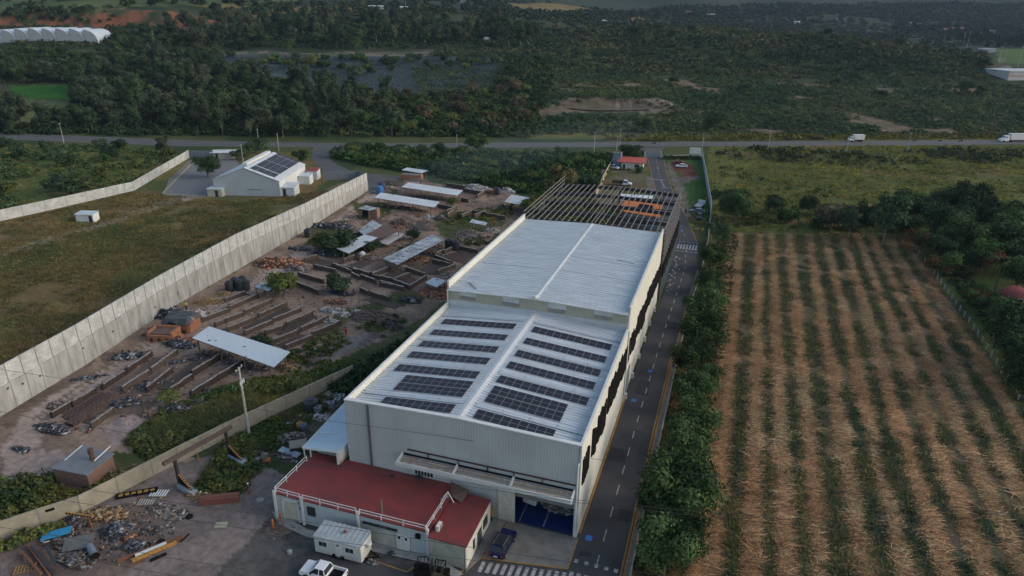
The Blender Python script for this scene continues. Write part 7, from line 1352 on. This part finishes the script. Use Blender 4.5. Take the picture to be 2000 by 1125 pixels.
# hedge along the warehouse, one clipped mass
def place(poly, n, seed=0, zone=None):
    """random ground points inside a world polygon"""
    r = np.random.default_rng(seed); P = np.array([p[:2] for p in poly]); lo, hi = P.min(0), P.max(0); out = []
    q = r.uniform(lo, hi, (n*12, 2)); m = pip(q[:, 0], q[:, 1], poly); q = q[m]
    if zone is not None: q = q[zone(q[:, 0], q[:, 1])]
    return q[:n]
def scatter(name, pts, protos, scale, material, label, cat, seed=0, tint=(.8, 1.2), flat=None, yaw=None, zoff=0, field=None, kind='stuff'):
    r = np.random.default_rng(seed+5); n = len(pts); Z = hz(pts[:, 0], pts[:, 1]); VV = []; FF = []; CC = []; o = 0; which = r.integers(0, len(protos), n)
    for k, (V, F_, C) in enumerate(protos):
        idx = np.where(which == k)[0]
        if len(idx) == 0: continue
        s = r.uniform(*scale, len(idx)); a = r.random(len(idx))*6.283 if yaw is None else yaw+r.normal(size=len(idx))*.35; ca, sa = np.cos(a), np.sin(a)
        X = (V[None, :, 0]*ca[:, None]-V[None, :, 1]*sa[:, None])*s[:, None]+pts[idx, 0][:, None]; Y = (V[None, :, 0]*sa[:, None]+V[None, :, 1]*ca[:, None])*s[:, None]+pts[idx, 1][:, None]
        ZZ = V[None, :, 2]*s[:, None]*r.uniform(.75, 1.2, len(idx))[:, None]+Z[idx][:, None]+zoff
        VV.append(np.stack([X, Y, ZZ], -1).reshape(-1, 3)); f = (F_[None]+np.arange(len(idx))[:, None, None]*len(V)).reshape(-1, F_.shape[1])+o; FF.append(f); o += len(idx)*len(V)
        t = r.uniform(*tint, len(idx))[:, None, None]; c = C[None]*t
        if field is not None: c = c*field(pts[idx, 0], pts[idx, 1])[:, None, :]
        CC.append(c.reshape(-1, 3))
    ob = npmesh(name, np.concatenate(VV), np.concatenate(FF), material, np.concatenate(CC)); tag(ob, label, cat, kind=kind); return ob
def lc(seed, R_, H, n, size, tint, **k): return leafcloud(seed, roundblobs(seed, R_, H, H*.42, 5), n, size, tint, **k)
hp = place([tuple(G(*p)[:2]) for p in ((560, 770), (600, 705), (720, 645), (860, 590), (885, 590), (880, 605), (770, 680), (690, 725), (600, 785))], 1000, 1)
hp2 = place([(-51, 82), (-46.5, 82), (-45.5, 128), (-49, 135), (-53, 118), (-58, 96), (-61, 86)], 420, 2)
scatter('hedge', hp2, [lc(1, 1.2, 1.8, 70, .2, (.034, .062, .026))], (.8, 1.25), LEAFS, 'dense dark hedge between the brick yard and the warehouse side', 'hedge')
# scrub each side
def scrubfield(name, poly, n, R_, H, tint, label, cat='scrub', seed=0, q=34, size=.35, sc_=(.6, 1.5), zone=None, var=None, leaf=LEAFS):
    t = np.array(tint); pr = [lc(seed+i, R_, H, q, size, tuple(t*v), var=.3) for i, v in enumerate(((1, 1, 1), (1.25, 1.1, .95), (.8, .9, .95)))]
    return scatter(name, place(poly, n, seed, zone), pr, sc_, leaf, label, cat, seed, (.7, 1.3), field=var)
def mott(x, y, s=28, a=.45): m = fbm(x+400, y, s); k = 1+(m-.5)*2*a; return np.stack([k*(1+.9*(m-.5)), k, k*(1-.3*(m-.5))], -1)
bare = lambda x, y: (fbm(x+200, y*1.6, 30) < .66) & (pd(x, y) > 1.2) & ~((pd(x, y+8) < 1.5))
SCR = W([(905, 258), (960, 190), (1000, 130), (1070, 100), (1300, 84), (1500, 92), (1650, 115), (1900, 140), (2060, 160), (2060, 262), (1500, 266), (1000, 272)])
AP = W([(440, 108), (980, 116), (985, 150), (955, 188), (760, 188), (600, 150), (440, 128)])
VW = lambda v, w: (w*.94-v*.343, w*.343+v*.94)
YHILL = W([(985, 6), (1100, 8), (1200, 26), (1262, 38), (1120, 37), (1015, 22)])
NOGO = W([(1880, 92), (2080, 92), (2080, 175), (1950, 165), (1925, 150)])
SCR = [VW(354, -25), VW(354, 700), VW(545, 700), VW(545, -60)]
scrubfield('scrub', SCR, 17500, 1.5, 1.5, (.068, .102, .046), 'dark green low scrub covering the slope beyond the highway', seed=200, q=30, size=.38, sc_=(.5, 1.35), zone=lambda x, y: bare(x, y) & ~pip(x, y, NOGO), var=mott)
scrubfield('scrub', [VW(540, -60), VW(540, 620), VW(760, 620), VW(760, -20)], 9500, 2.4, 2.2, (.066, .094, .046), 'grey green scrub climbing the far hillside', seed=210, q=34, size=.6, sc_=(.5, 1.2), zone=lambda x, y: ~pip(x, y, NOGO) & ~pip(x, y, AP), var=mott)
scrubfield('scrub', W([(860, 268), (780, 190), (960, 180), (1000, 110), (1090, 120), (1040, 270)]), 1500, 2.4, 3, (.036, .062, .026), 'taller scrub at the foot of the slope left of the pond', seed=230, q=60, size=.45, var=mott)
scrubfield('scrub', [(-12, 198), (60, 214), (330, 330), (330, 480), (140, 402), (14, 352), (-12, 340), (-8, 260)], 9000, 1.0, .8, (.155, .17, .036), 'yellow green tall grass field right of the driveway', 'grass', seed=260, q=14, size=.28, sc_=(.4, 1.1), var=lambda x, y: mott(x, y, 22, .4), zone=lambda x, y: y < 345+.41*x)
scrubfield('scrub', [(0, 206), (60, 216), (330, 330), (330, 470), (140, 398), (14, 348), (-8, 330)], 900, 1.5, 1.0, (.06, .085, .032), 'dark green weed patches within the yellow grass field', 'weeds', seed=265, q=22, size=.26, zone=lambda x, y: (fbm(x, y*1.5, 24) > .60) & (y < 343+.41*x))
scrubfield('scrub', W([(1380, 300), (1500, 290), (1750, 290), (2050, 300), (2050, 320), (1700, 318), (1480, 318)]), 260, 2.2, 1.8, (.045, .06, .028), 'dark bushes dotted along the near verge of the highway', seed=262, q=50, size=.3, zone=lambda x, y: fbm(x, y, 20) > .52)
scrubfield('verge_grass', [(-60, 336), (14, 369), (140, 423), (330, 505), (325, 516), (135, 434), (8, 380), (-66, 347)], 2200, 1.1, 1.3, (.13, .125, .035), 'yellow grass verge along the far side of the highway', 'grass', seed=270, q=16, size=.35)
left = [tuple(G(*p)[:2]) for p in ((-200, 290), (0, 282), (120, 285), (250, 290), (340, 298), (360, 310), (262, 362), (0, 420), (-200, 460))]
scrubfield('scrub', left, 900, 1.5, 1.4, (.055, .09, .034), 'tangled green undergrowth between the highway and the white panel wall', seed=280, q=36, size=.3, var=mott, zone=lambda x, y: fbm(x, y, 15) > .5)
midp = [tuple(G(*p)[:2]) for p in ((655, 296), (690, 286), (900, 298), (1190, 305), (1195, 325), (1165, 372), (1060, 385), (930, 358), (800, 338), (700, 322), (655, 312))]
scrubfield('scrub', midp, 3400, 1.5, 1.6, (.038, .076, .026), 'dense green undergrowth between the brick yard and the highway', seed=290, q=36, size=.3, var=lambda x, y: mott(x, y, 16, .4))
lot = [tuple(G(*p)[:2]) for p in ((-150, 500), (0, 436), (262, 376), (330, 382), (470, 395), (640, 372), (690, 360), (700, 372), (330, 598), (0, 800), (-150, 880))]
scrubfield('tall_grass', lot, 9000, .7, .55, (.125, .115, .045), 'brown and green tall grass in the left yard', 'grass', seed=300, q=11, size=.17, sc_=(.35, 1.0), zone=lambda x, y: (fbm(x, y, 12) > .45), var=lambda x, y: mott(x, y, 11, .55))
weeds = lambda pts, n, lab, sd, t=(.075, .10, .035), R_=.6, H=.42, z=None: scrubfield('weeds', [tuple(G(*p)[:2]) for p in pts], n, R_, H, t, lab, 'weeds', seed=sd, q=30, size=.18, var=lambda x, y: mott(x, y, 6, .5), zone=z)
weeds([(240, 860), (330, 795), (480, 745), (600, 730), (690, 700), (700, 722), (560, 785), (440, 842), (300, 905)], 900, 'weeds on the brick yard side of the yellowish wall', 310, z=lambda x, y: fbm(x, y, 7) > .46)
weeds([(90, 985), (150, 965), (300, 905), (400, 862), (330, 905), (150, 990)], 160, 'bushes between the yellowish wall and the brick shed', 320); weeds([(-20, 960), (95, 935), (105, 985), (0, 1030)], 240, 'green bushes at the left edge behind the yellowish wall', 330, R_=1.2, H=1.2)
weeds([(205, 925), (262, 915), (255, 945), (215, 958)], 60, 'grey green bush right of the brick shed', 335, (.1, .11, .085)); weeds([(440, 868), (560, 806), (690, 742), (640, 800), (600, 830), (540, 880), (470, 905), (420, 900)], 480, 'weeds along the near side of the yellowish wall', 340, z=lambda x, y: fbm(x, y, 8) > .45)
weeds([(380, 955), (440, 905), (520, 905), (480, 960), (420, 985)], 110, 'weeds growing in the pit under the girder', 350); weeds([(0, 1062), (120, 1022), (130, 1030), (0, 1080)], 90, 'grass strip below the yellowish wall', 355)
weeds([(560, 690), (640, 655), (740, 625), (800, 600), (840, 570), (800, 640), (700, 690), (620, 730), (560, 740)], 260, 'weeds in the hollow beside the warehouse hedge', 360, z=lambda x, y: fbm(x, y, 7) > .52); weeds([(850, 430), (890, 415), (1000, 400), (1000, 425), (940, 432), (880, 440)], 240, 'weeds around the far drying pens', 370); weeds([(600, 475), (620, 455), (700, 465), (720, 480), (690, 505), (640, 500)], 180, 'dark weeds around the large bush in the yard', 375)
weeds([(780, 488), (830, 470), (835, 485), (790, 498)], 50, 'yellowish weeds beside the crumpled plastic cover', 376, (.1, .1, .035)); weeds([(860, 470), (960, 462), (960, 480), (880, 480)], 60, 'weeds below the rubble mound by the warehouse', 377)
scrubfield('weeds', [(-5.0, 52), (1.2, 52), (3.8, 200), (-1, 200), (-3.9, 160), (-4.9, 120)], 1500, .55, .5, (.075, .07, .03), 'dry weeds under the roadside trees', 'weeds', seed=380, q=16, size=.16)
scrubfield('weeds', [(51, 216), (54, 150), (51, 118), (45, 90), (40, 76), (37, 60), (39, 60), (44, 82), (54.5, 118), (60, 150), (58, 216)], 700, .6, .6, (.04, .062, .028), 'low green weeds along the post fence', 'weeds', seed=385, q=20, size=.18)
# straw field ------------------------------------------------------
def strawproto(seed, n, L, tint, up=.16):
    r = np.random.default_rng(seed); P = np.stack([r.normal(size=n)*.3, r.normal(size=n)*.5, r.uniform(.04, .26, n)], -1); a = r.normal(size=n)*.42+(r.random(n) < .18)*r.uniform(-1.5, 1.5, n); l = L*r.uniform(.4, 1.25, n)
    d = np.stack([np.cos(a)*l, np.sin(a)*l, r.normal(size=n)*up+.05], -1); s = np.stack([-np.sin(a), np.cos(a), 0*a], -1)*r.uniform(.018, .042, n)[:, None]
    V = np.stack([P-d/2-s, P-d/2+s, P+d/2+s*.4, P+d/2-s*.4], 1).reshape(-1, 3); c = np.array(tint)*(r.uniform(.25, 1.0, n)**1.2*1.75)[:, None]; c[:, 0] *= r.uniform(.9, 1.2, n); return V, np.arange(4*n).reshape(n, 4), np.repeat(c, 4, 0)
def bladeproto(seed, n, L, tint):
    r = np.random.default_rng(seed); P = np.stack([r.normal(size=n)*.35, r.normal(size=n)*.35, r.uniform(0, .05, n)], -1); a = r.random(n)*6.28; l = L*r.uniform(.5, 1.2, n)
    d = np.stack([np.cos(a)*l*.5, np.sin(a)*l*.5, l*.6], -1); s = np.stack([-np.sin(a), np.cos(a), 0*a], -1)*.03
    V = np.stack([P-s, P+s, P+d+s*.3, P+d-s*.3], 1).reshape(-1, 3); c = np.array(tint)*r.uniform(.5, 1.5, n)[:, None]; return V, np.arange(4*n).reshape(n, 4), np.repeat(c, 4, 0)
sp = []; sw = []
r = np.random.default_rng(77)
for i, (f_, d, L) in enumerate(RW):
    n = 1700 if i else 1000; t = r.random(n)*L; nv = np.array([-d[1], d[0]]); wv = (1.05+.4*fbm(t, t*0+i*9, 9)) * (.75 if i == 0 else 1)
    off = r.normal(size=n)*.37*wv; P = f_+d*t[:, None]+nv*off[:, None]; P = P-nv*((fbm(P[:, 0]*.6, P[:, 1], 14)-.5)*.9)[:, None]
    keep = (fbm(P[:, 0]*3, P[:, 1], 7) > .30) & (P[:, 1] < 212) & (P[:, 0] > 1.0); sp.append(P[keep])
sp = np.concatenate(sp)
def strawvar(x, y):
    m = fbm(x*2+50, y, 14); m2 = fbm(x+9, y*.7, 5); k = .75+.55*m2; return np.stack([k*(1.12-.1*m), k*(.86+.3*m), k*(.8+.42*m)], -1)
scatter('straw', sp, [strawproto(1, 17, 1.3, (.29, .20, .105)), strawproto(2, 17, 1.5, (.33, .245, .135)), strawproto(3, 14, 1.1, (.26, .155, .075))], (.75, 1.3), STRAWM, 'rows of cut orange brown straw lying across the field', 'straw', 1, (.7, 1.25), yaw=.15, field=strawvar)
def offrow(x, y):
    best = np.full(x.shape, 99.)
    for f_, d_, L_ in RW: dx, dy = x-f_[0], y-f_[1]; best = np.minimum(best, np.abs(-dx*d_[1]+dy*d_[0]+(fbm(x*.6, y, 14)-.5)*.9))
    return (fbm(x, y, 5)+.003*(18-x) > .36) & (best > .75+1.2*(fbm(x+70, y, 11)-.4)+.5*(fbm(x, y+30, 1.3)-.5))
gp = place(FIELD, 34000, 5, offrow)
scatter('field_grass', gp, [bladeproto(1, 12, .65, (.085, .125, .048)), bladeproto(2, 12, .6, (.11, .135, .055)), bladeproto(3, 12, .55, (.15, .13, .08)), bladeproto(4, 12, .5, (.12, .12, .06))], (.6, 1.3), STRAWM, 'green grass growing between the straw rows', 'grass', 2, (.6, 1.3), field=lambda x, y: mott(x, y, 9, .35))
def tufts(lab, poly, n, L, tints, seed, thr=.3, s=9): scatter('tall_grass', place(poly, n, seed, lambda x, y: fbm(x, y, s) > thr), [bladeproto(seed+i, 12, L, t) for i, t in enumerate(tints)], (.6, 1.3), STRAWM, lab, 'grass', seed, (.6, 1.3), field=lambda x, y: mott(x, y, 10, .5))
GT = ((.075, .105, .036), (.10, .115, .04), (.15, .125, .05))
tufts('rough grass on the brick yard side of the yellowish wall', [tuple(G(*p)[:2]) for p in ((240, 860), (330, 795), (480, 745), (600, 730), (690, 700), (700, 722), (560, 785), (440, 842), (300, 905))], 3600, .5, GT, 601)
tufts('golden and green tall grass tufts over the left yard', lot, 15000, .75, ((.085, .105, .036), (.15, .13, .045), (.21, .16, .06), (.17, .13, .06)), 602, .36)
tufts('rough grass around the brick shed and left edge', [tuple(G(*p)[:2]) for p in ((-30, 960), (95, 935), (150, 965), (300, 905), (400, 862), (330, 905), (150, 990), (0, 1040))], 1600, .5, GT, 603)
tufts('rough grass on the near side of the yellowish wall', [tuple(G(*p)[:2]) for p in ((440, 868), (690, 742), (640, 800), (600, 830), (540, 880), (470, 905), (400, 950), (390, 930))], 1800, .5, GT, 604)
tufts('yellow green grass tufts over the field right of the driveway', [(-8, 206), (60, 220), (200, 290), (200, 420), (60, 372), (14, 348)], 15000, 1.0, ((.135, .16, .032), (.18, .185, .036), (.22, .17, .045), (.09, .13, .03)), 605, .3, 14)
tufts('tall grass between the bushes left of the white panel wall', left, 7000, .9, ((.08, .115, .036), (.12, .14, .045), (.18, .15, .055)), 607)
tufts('rough grass on the lawn around the old house', [(53, 205), (55, 150), (51, 118), (47, 95), (60, 95), (100, 150), (80, 200)], 3000, .4, GT, 606)
# agave field --------------------------------------------------------
def agave():
    b = MB()
    for k in range(14):
        a = k*2.4; el = .35+.06*k; L = 1.1; p = Vector((0, 0, .1)); q = Vector((math.cos(a)*math.cos(el)*L, math.sin(a)*math.cos(el)*L, math.sin(el)*L+.1)); s = Vector((-math.sin(a), math.cos(a), 0))*.13; b.add([p-s, p+s, q+s*.1, q-s*.1], [(0, 1, 2, 3)])
    return np.array([tuple(v) for v in b.v]), np.array(b.f), np.tile((.10, .135, .155), (len(b.v), 1))
AP = W([(440, 108), (980, 116), (985, 150), (955, 188), (760, 188), (600, 150), (440, 128)]); lo = np.min(AP, 0); hi = np.max(AP, 0); ca, sa = .94, .343
U, Vv = np.meshgrid(np.arange(-400, 300, 2.2), np.arange(300, 800, 3.0)); gx = (ca*U-sa*Vv).ravel(); gy = (sa*U+ca*Vv).ravel(); m = pip(gx, gy, AP) & (fbm(gx, gy, 20) > .33); q = np.stack([gx[m], gy[m]], -1)+r.normal(size=(m.sum(), 2))*.2
scatter('agave_field', q, [agave()], (1.1, 1.5), STRAWM, 'rows of blue grey agave plants on the terrace beyond the trees', 'agave', 3, (.75, 1.2))
# trees: left grove and far belts (each one a thing) --------------------
def topx(x, y, z): q = np.array([x, y, z])-CAM; return 1000+F*(q@_r)/(q@_f)
SPOT = {1: ((130, 'at the far left end'), (330, 'above the bend of the panel wall'), (520, 'behind the gate hut'), (660, 'behind the white hall'), (9999, 'right of the access road')),
        5: ((420, 'at the left end'), (560, 'left of the pale terrace'), (700, 'behind the left half of the terrace'), (850, 'behind the right half of the terrace'), (9999, 'at its right end')),
        9: ((1150, 'at the left end'), (1300, 'left of the villa'), (1450, 'below the villa'), (1620, 'below the ridge'), (1780, 'above the tall masts'), (9999, 'at the right end')),
        8: ((880, 'at the left'), (960, 'in the middle'), (9999, 'at the right')), 10: ((120, 'at the left edge'), (240, 'in the middle'), (9999, 'near the gate')),
        11: ((760, 'next to the access road'), (860, 'behind the kiln shelter'), (960, 'above the black tank'), (1080, 'left of the yellow speckled tree'), (9999, 'beside the tan wall')), 7: ((620, 'at the left'), (780, 'in the middle'), (9999, 'at the right'))}
ROWS = {1: (-.343, .94, 352, 372, 400), 5: (-.343, .94, 600, 640, 700), 9: (-.343, .94, 560, 620, 680)}
def where(p, L_, seed):
    if seed not in SPOT: return L_
    x = topx(p[0], p[1], float(hz(p[0], p[1]))); s = next(t for m, t in SPOT[seed] if x < m)
    if seed in ROWS:
        a_, b_, r1, r2, r3 = ROWS[seed]; v = a_*p[0]+b_*p[1]; s = ('front row ' if v < r1 else 'second row ' if v < r2 else 'third row ' if v < r3 else 'rear ')+s
    return {1: {'t': 'tall eucalyptus of the left grove, ', 'b': 'broad dark tree of the left grove, '}, 5: {'t': 'tall dark tree of the far belt, ', 'b': 'broad dark tree of the far belt, '}, 9: {'d': 'dry grey brown hillside tree, ', 'r': 'round green hillside tree, '}, 8: {'g': 'green bush tree left of the pond, ', 'd': 'dry brownish tree left of the pond, '}, 10: {'g': 'green bush left of the white panel wall, '}, 11: {'g': 'green bush of the thicket behind the brick yard, '}, 7: {'r': 'round bush tree on the agave terrace, '}}[seed].get(L_[0], L_.split(' ')[0]+' ')+s if not (seed == 9 and L_.startswith('dark')) else 'dark round hillside tree, '+s
def grove(poly, n, kinds, s, label, group, seed, mind=4, zone=None, sz=1.0):
    pts = place(poly, n*6, seed, zone); out = []
    for p in pts:
        if all((p[0]-q[0])**2+(p[1]-q[1])**2 > mind*mind for q in out): out.append(p)
        if len(out) >= n: break
    out.sort(key=lambda q: math.atan2(q[0], q[1]))
    for i, p in enumerate(out):
        k = kinds[random.randrange(len(kinds))]; ss = random.uniform(*s); L_ = label[k] if isinstance(label, dict) else label; L_ = where(p, L_, seed); L_ = L_+(', %s from the left' % nth(i) if n < 40 and seed not in SPOT and not isinstance(label, dict) else ''); tree(k, (p[0], p[1], float(hz(p[0], p[1]))-.2), ss, L_, group[k] if isinstance(group, dict) else group, sz=ss*sz)
    return out
grove(W([(-60, 258), (60, 256), (300, 262), (560, 272), (780, 270), (800, 215), (700, 185), (560, 160), (430, 140), (300, 125), (210, 135), (150, 165), (140, 250), (100, 250), (20, 235), (-60, 180)]), 230, ['tall']*3+['round'], (.6, 1.25), {'tall': 'tall eucalyptus in the dense dark grove beyond the highway on the left', 'round': 'broad dark tree between the tall ones in the left grove'}, {'tall': 'eucalyptus trees of the left grove', 'round': 'broad trees in the left grove'}, 1, 4.6)
grove(W([(-60, 122), (230, 120), (420, 122), (440, 100), (300, 102), (-60, 114)]), 46, ['round'], (.6, .8), {'bushy': 'bushy tree in the line below the greenhouse', 'round': 'broad tree in the line below the greenhouse'}, {'bushy': 'bushy trees below the greenhouse', 'round': 'broad trees below the greenhouse'}, 2, 6)
grove(W([(-60, 150), (130, 150), (130, 162), (-60, 162)]), 16, ['round', 'tall'], (.7, 1.0), 'dark tree behind the small green plot at far left', 'trees behind the green plot', 3, 5)
grove(W([(-60, 245), (10, 240), (60, 252), (140, 252), (140, 240), (130, 225), (200, 258), (-60, 262)]), 12, ['tall'], (.6, .9), 'tree on the far edge of the highway at the left edge', 'trees at the far left of the highway', 4, 5)
grove(W([(300, 92), (560, 100), (760, 96), (1010, 96), (1080, 84), (1010, 52), (850, 42), (700, 38), (560, 36), (430, 40), (340, 55)]), 190, ['tall', 'tall', 'round'], (.9, 1.35), {'tall': 'tall dark tree in the long belt above the agave terrace', 'round': 'broad dark tree in the long belt above the agave terrace'}, {'tall': 'tall trees of the far belt', 'round': 'broad trees of the far belt'}, 5, 7.5)
grove(W([(200, 100), (320, 90), (340, 60), (240, 62), (215, 80)]), 26, ['round'], (.7, 1.1), 'green tree on the bank right of the greenhouse', 'trees right of the greenhouse', 6, 6)
grove(W([(440, 112), (980, 120), (985, 135), (700, 150), (440, 130)]), 46, ['bushy'], (.9, 1.3), 'round bush tree in the lines dividing the agave terrace', 'bush trees on the agave terrace', 7, 6)
grove(W([(760, 190), (960, 180), (1010, 150), (1040, 200), (1000, 265), (800, 268), (780, 215)]), 60, ['bushy', 'bushy', 'brown'], (.7, 1.15), {'bushy': 'green bush tree between the left grove and the open scrub', 'brown': 'dry brownish tree between the left grove and the open scrub'}, {'bushy': 'bush trees left of the pond', 'brown': 'dry trees left of the pond'}, 8, 5)
grove(W([(930, 190), (1000, 130), (1080, 110), (1300, 82), (1480, 80), (1620, 92), (1760, 110), (1930, 136), (1930, 105), (1800, 70), (1640, 50), (1480, 38), (1280, 50), (1060, 56), (990, 100)]), 250, ['bushy', 'brown', 'brown', 'round'], (.7, 1.25), {'bushy': 'round green tree on the hillside above the open scrub', 'brown': 'dry grey brown tree on the hillside above the open scrub', 'round': 'dark round tree on the hillside above the open scrub'}, {'bushy': 'green hillside trees', 'brown': 'dry hillside trees', 'round': 'dark hillside trees'}, 9, 7, sz=.85)
for px, py, s in ((1685, 52, 1.9), (1315, 165, .9), (1452, 180, .9), (1888, 182, 1.4), (1915, 184, 1.0), (1240, 70, 1.5), (1145, 30, 1.4), (1400, 252, 1.5), (1255, 258, 1.1), (1632, 165, .8), (1723, 190, .8)):
    q = T(px, py); tree('round', q, s, 'large dark tree standing clear of its neighbours on the scrub slope', 'lone dark trees on the slope', sz=s*.75)
grove(left, 34, ['bushy'], (.6, 1.1), 'green bush between the highway and the white panel wall', 'bushes left of the white panel wall', 10, 4)
grove(midp, 55, ['bushy'], (.55, 1.0), 'green bush in the thicket between the brick yard and the highway', 'bushes of the middle thicket', 11, 3.6)
grove(W([(1270, 20), (1500, 28), (1500, 38), (1280, 45)]), 30, ['round'], (.9, 1.4), 'dark tree around the white villa on the far hillside', 'trees around the villa', 12, 9)
grove(W([(1500, 34), (1680, 40), (1700, 50), (1500, 44)]), 26, ['round', 'brown', 'bushy'], (.9, 1.5), 'tree on the ridge in front of the hazy hill', 'ridge trees', 13, 9)
scrubfield('wood', W([(1740, 42), (2040, 56), (2040, 92), (1930, 92), (1850, 76), (1740, 58)]), 420, 5, 8, (.028, .044, .026), 'hazy dark trees around the village at upper right', 'wood', seed=500, q=130, size=1.1, sc_=(.7, 1.3), leaf=LEAFS)
scrubfield('wood', W([(700, 4), (985, 4), (985, 26), (860, 36), (700, 30)]), 110, 4.5, 7, (.028, .046, .024), 'dark trees around the pale farm house at the top', 'wood', seed=510, q=260, size=.8, sc_=(.7, 1.3))
scrubfield('wood', W([(0, 22), (200, 18), (230, 40), (160, 44), (0, 40)]), 60, 3.5, 4, (.04, .065, .028), 'bushes growing on top of the red cliff', 'bushes', seed=520, q=200, size=.6)
scrubfield('wood', W([(200, 6), (640, 4), (700, 14), (640, 16), (250, 14)]), 60, 4, 6, (.03, .05, .026), 'dark trees dotted over the far upper fields', 'wood', seed=530, q=260, size=.8)
scrubfield('wooded_hillside', W([(985, 20), (1300, 12), (1500, 8), (2060, 6), (2060, 50), (1740, 40), (1500, 34), (1280, 30), (1000, 40)]), 5200, 5, 5, (.032, .055, .03), 'hazy wooded hillside at the top right', 'wood', seed=400, q=16, size=1.6, sc_=(.6, 1.3), zone=lambda x, y: (-.343*x+.94*y) > 1000)
scrubfield('scrub', W([(-60, 98), (430, 98), (430, 60), (200, 50), (-60, 60)]), 700, 2.5, 2.2, (.05, .065, .03), 'green scrub on the bank around the greenhouse', seed=420, q=26, size=.6, zone=lambda x, y: fbm(x, y, 30) > .45)
scrubfield('scrub', W([(-60, 40), (200, 50), (700, 35), (985, 30), (985, 6), (600, 5), (-60, 6)]), 1000, 3, 2.4, (.04, .055, .028), 'dark scrub patches on the upper fields at the left', seed=430, q=24, size=.8, zone=lambda x, y: fbm(x, y, 60) > .55)
scrubfield('wood', [VW(765, -30), VW(765, 1000), VW(1500, 1500), VW(1500, 0)], 5200, 5, 5, (.040, .062, .034), 'woods and scrub between the hillside and the hazy village', 'wood', seed=540, q=40, size=1.2, sc_=(.5, 1.2), zone=lambda x, y: (fbm(x, y, 90) > .40) & ~pip(x, y, NOGO) & ~pip(x, y, YHILL))
for i, px in enumerate((1170, 1185, 1200)): pass
for i in range(9): p = G(1300+i*7.6, 311); tree('shrub', p, 1.1, 'clipped shrub along the low pale wall by the entrance', 'clipped shrubs at the entrance', 1)
for p_ in ((1212, 332), (1228, 333), (1240, 331)): tree('shrub', G(*p_), .7, 'small shrub at the foot of the gate house', 'shrubs at the gate house', 0)
scrubfield('undergrowth', W([(-60, 262), (300, 266), (800, 272), (1000, 268), (960, 180), (800, 190), (560, 160), (430, 140), (300, 112), (-60, 100)]), 5200, 2.2, 2.2, (.042, .068, .03), 'dark undergrowth between the trees of the left grove', seed=440, q=30, size=.55, zone=lambda x, y: (~pip(x, y, GREENP)) & (-.343*x+.94*y > 345), var=mott)
scrubfield('scrub', W([(985, 130), (1000, 60), (1280, 48), (1480, 38), (1640, 48), (1800, 68), (1930, 100), (1930, 140), (1650, 118), (1300, 86), (1070, 100)]), 5200, 2.6, 2.4, (.062, .082, .044), 'thick scrub between the trees of the hillside', seed=450, q=36, size=.6, var=mott, zone=lambda x, y: -.343*x+.94*y < 800)
scrubfield('undergrowth', W([(440, 98), (1000, 96), (1060, 60), (850, 40), (560, 34), (400, 60)]), 1500, 2.6, 2.4, (.032, .054, .026), 'dark undergrowth below the far tree belt', seed=460, q=30, size=.7)
scrubfield('weeds', [(-28, 144), (-55, 144), (-58, 178), (-30, 178)], 320, 1.0, .8, (.035, .06, .025), 'dark weeds under the unfinished steel building', seed=470, q=24, size=.24)
for i, (px, py) in enumerate(((1035, 402), (1060, 412), (1090, 402), (1120, 412), (1150, 400), (1172, 412), (1075, 428), (1110, 430), (1140, 428), (1168, 432), (1195, 420), (1050, 395))):
    tree('bushy', at_crown(px, py, 2.4), random.uniform(.7, 1.0), 'dark bush seen through the purlins of the unfinished building, %s of its clump' % nth(i), 'bushes behind the unfinished building', 1)
b = MB(); K0 = Vector(G(722, 420)); pts = [(0, 0, 1.5, .6), (1.5, 3, 4, 2.0), (6, 14, 7, 4), (16, 34, 10, 7), (34, 60, 13, 9), (60, 90, 15, 7), (75, 108, 15, 2)]
SMK = bpy.data.materials.new('smoke_air'); SMK.use_nodes = True; t = SMK.node_tree; t.nodes.remove(t.nodes['Principled BSDF']); pv = t.nodes.new('ShaderNodeVolumePrincipled'); pv.inputs['Color'].default_value = (.55, .68, 1, 1); pv.inputs['Density'].default_value = .0028; t.links.new(pv.outputs[0], t.nodes['Material Output'].inputs['Volume'])
V = []; n = 12
for x, y, z, r_ in pts:
    for i in range(n): a = 6.2832*i/n; q = r_*(1+.25*math.sin(a*3+z)); V.append((K0.x+x+math.cos(a)*q, K0.y+y, z+math.sin(a)*q*.75))
b.add(V, [((j+1)*n+i, (j+1)*n+(i+1) % n, j*n+(i+1) % n, j*n+i) for j in range(len(pts)-1) for i in range(n)]+[tuple(range(n)), tuple(range(len(pts)*n-1, (len(pts)-1)*n-1, -1))]); tag(b.build('smoke', SMK), 'thin blue smoke drifting from the kiln hut', 'smoke', kind='stuff')
# ================================================================ AIR
b = MB(); b.bb(-4200, 5200, -120, 9400, -3.5, 2000); hzb = b.build('haze', mat('dummy', (.5, .5, .5))); hzb['kind'] = 'stuff'
hm_ = bpy.data.materials.new('haze_air'); hm_.use_nodes = True; t = hm_.node_tree; t.nodes.remove(t.nodes['Principled BSDF']); pv = t.nodes.new('ShaderNodeVolumePrincipled')
pv.inputs['Color'].default_value = (.50, .66, 1.0, 1); pv.inputs['Density'].default_value = HAZE; pv.inputs['Anisotropy'].default_value = .2; t.links.new(pv.outputs[0], t.nodes['Material Output'].inputs['Volume']); hzb.data.materials[0] = hm_
tag(hzb, 'thin blue haze over the whole valley', 'haze')
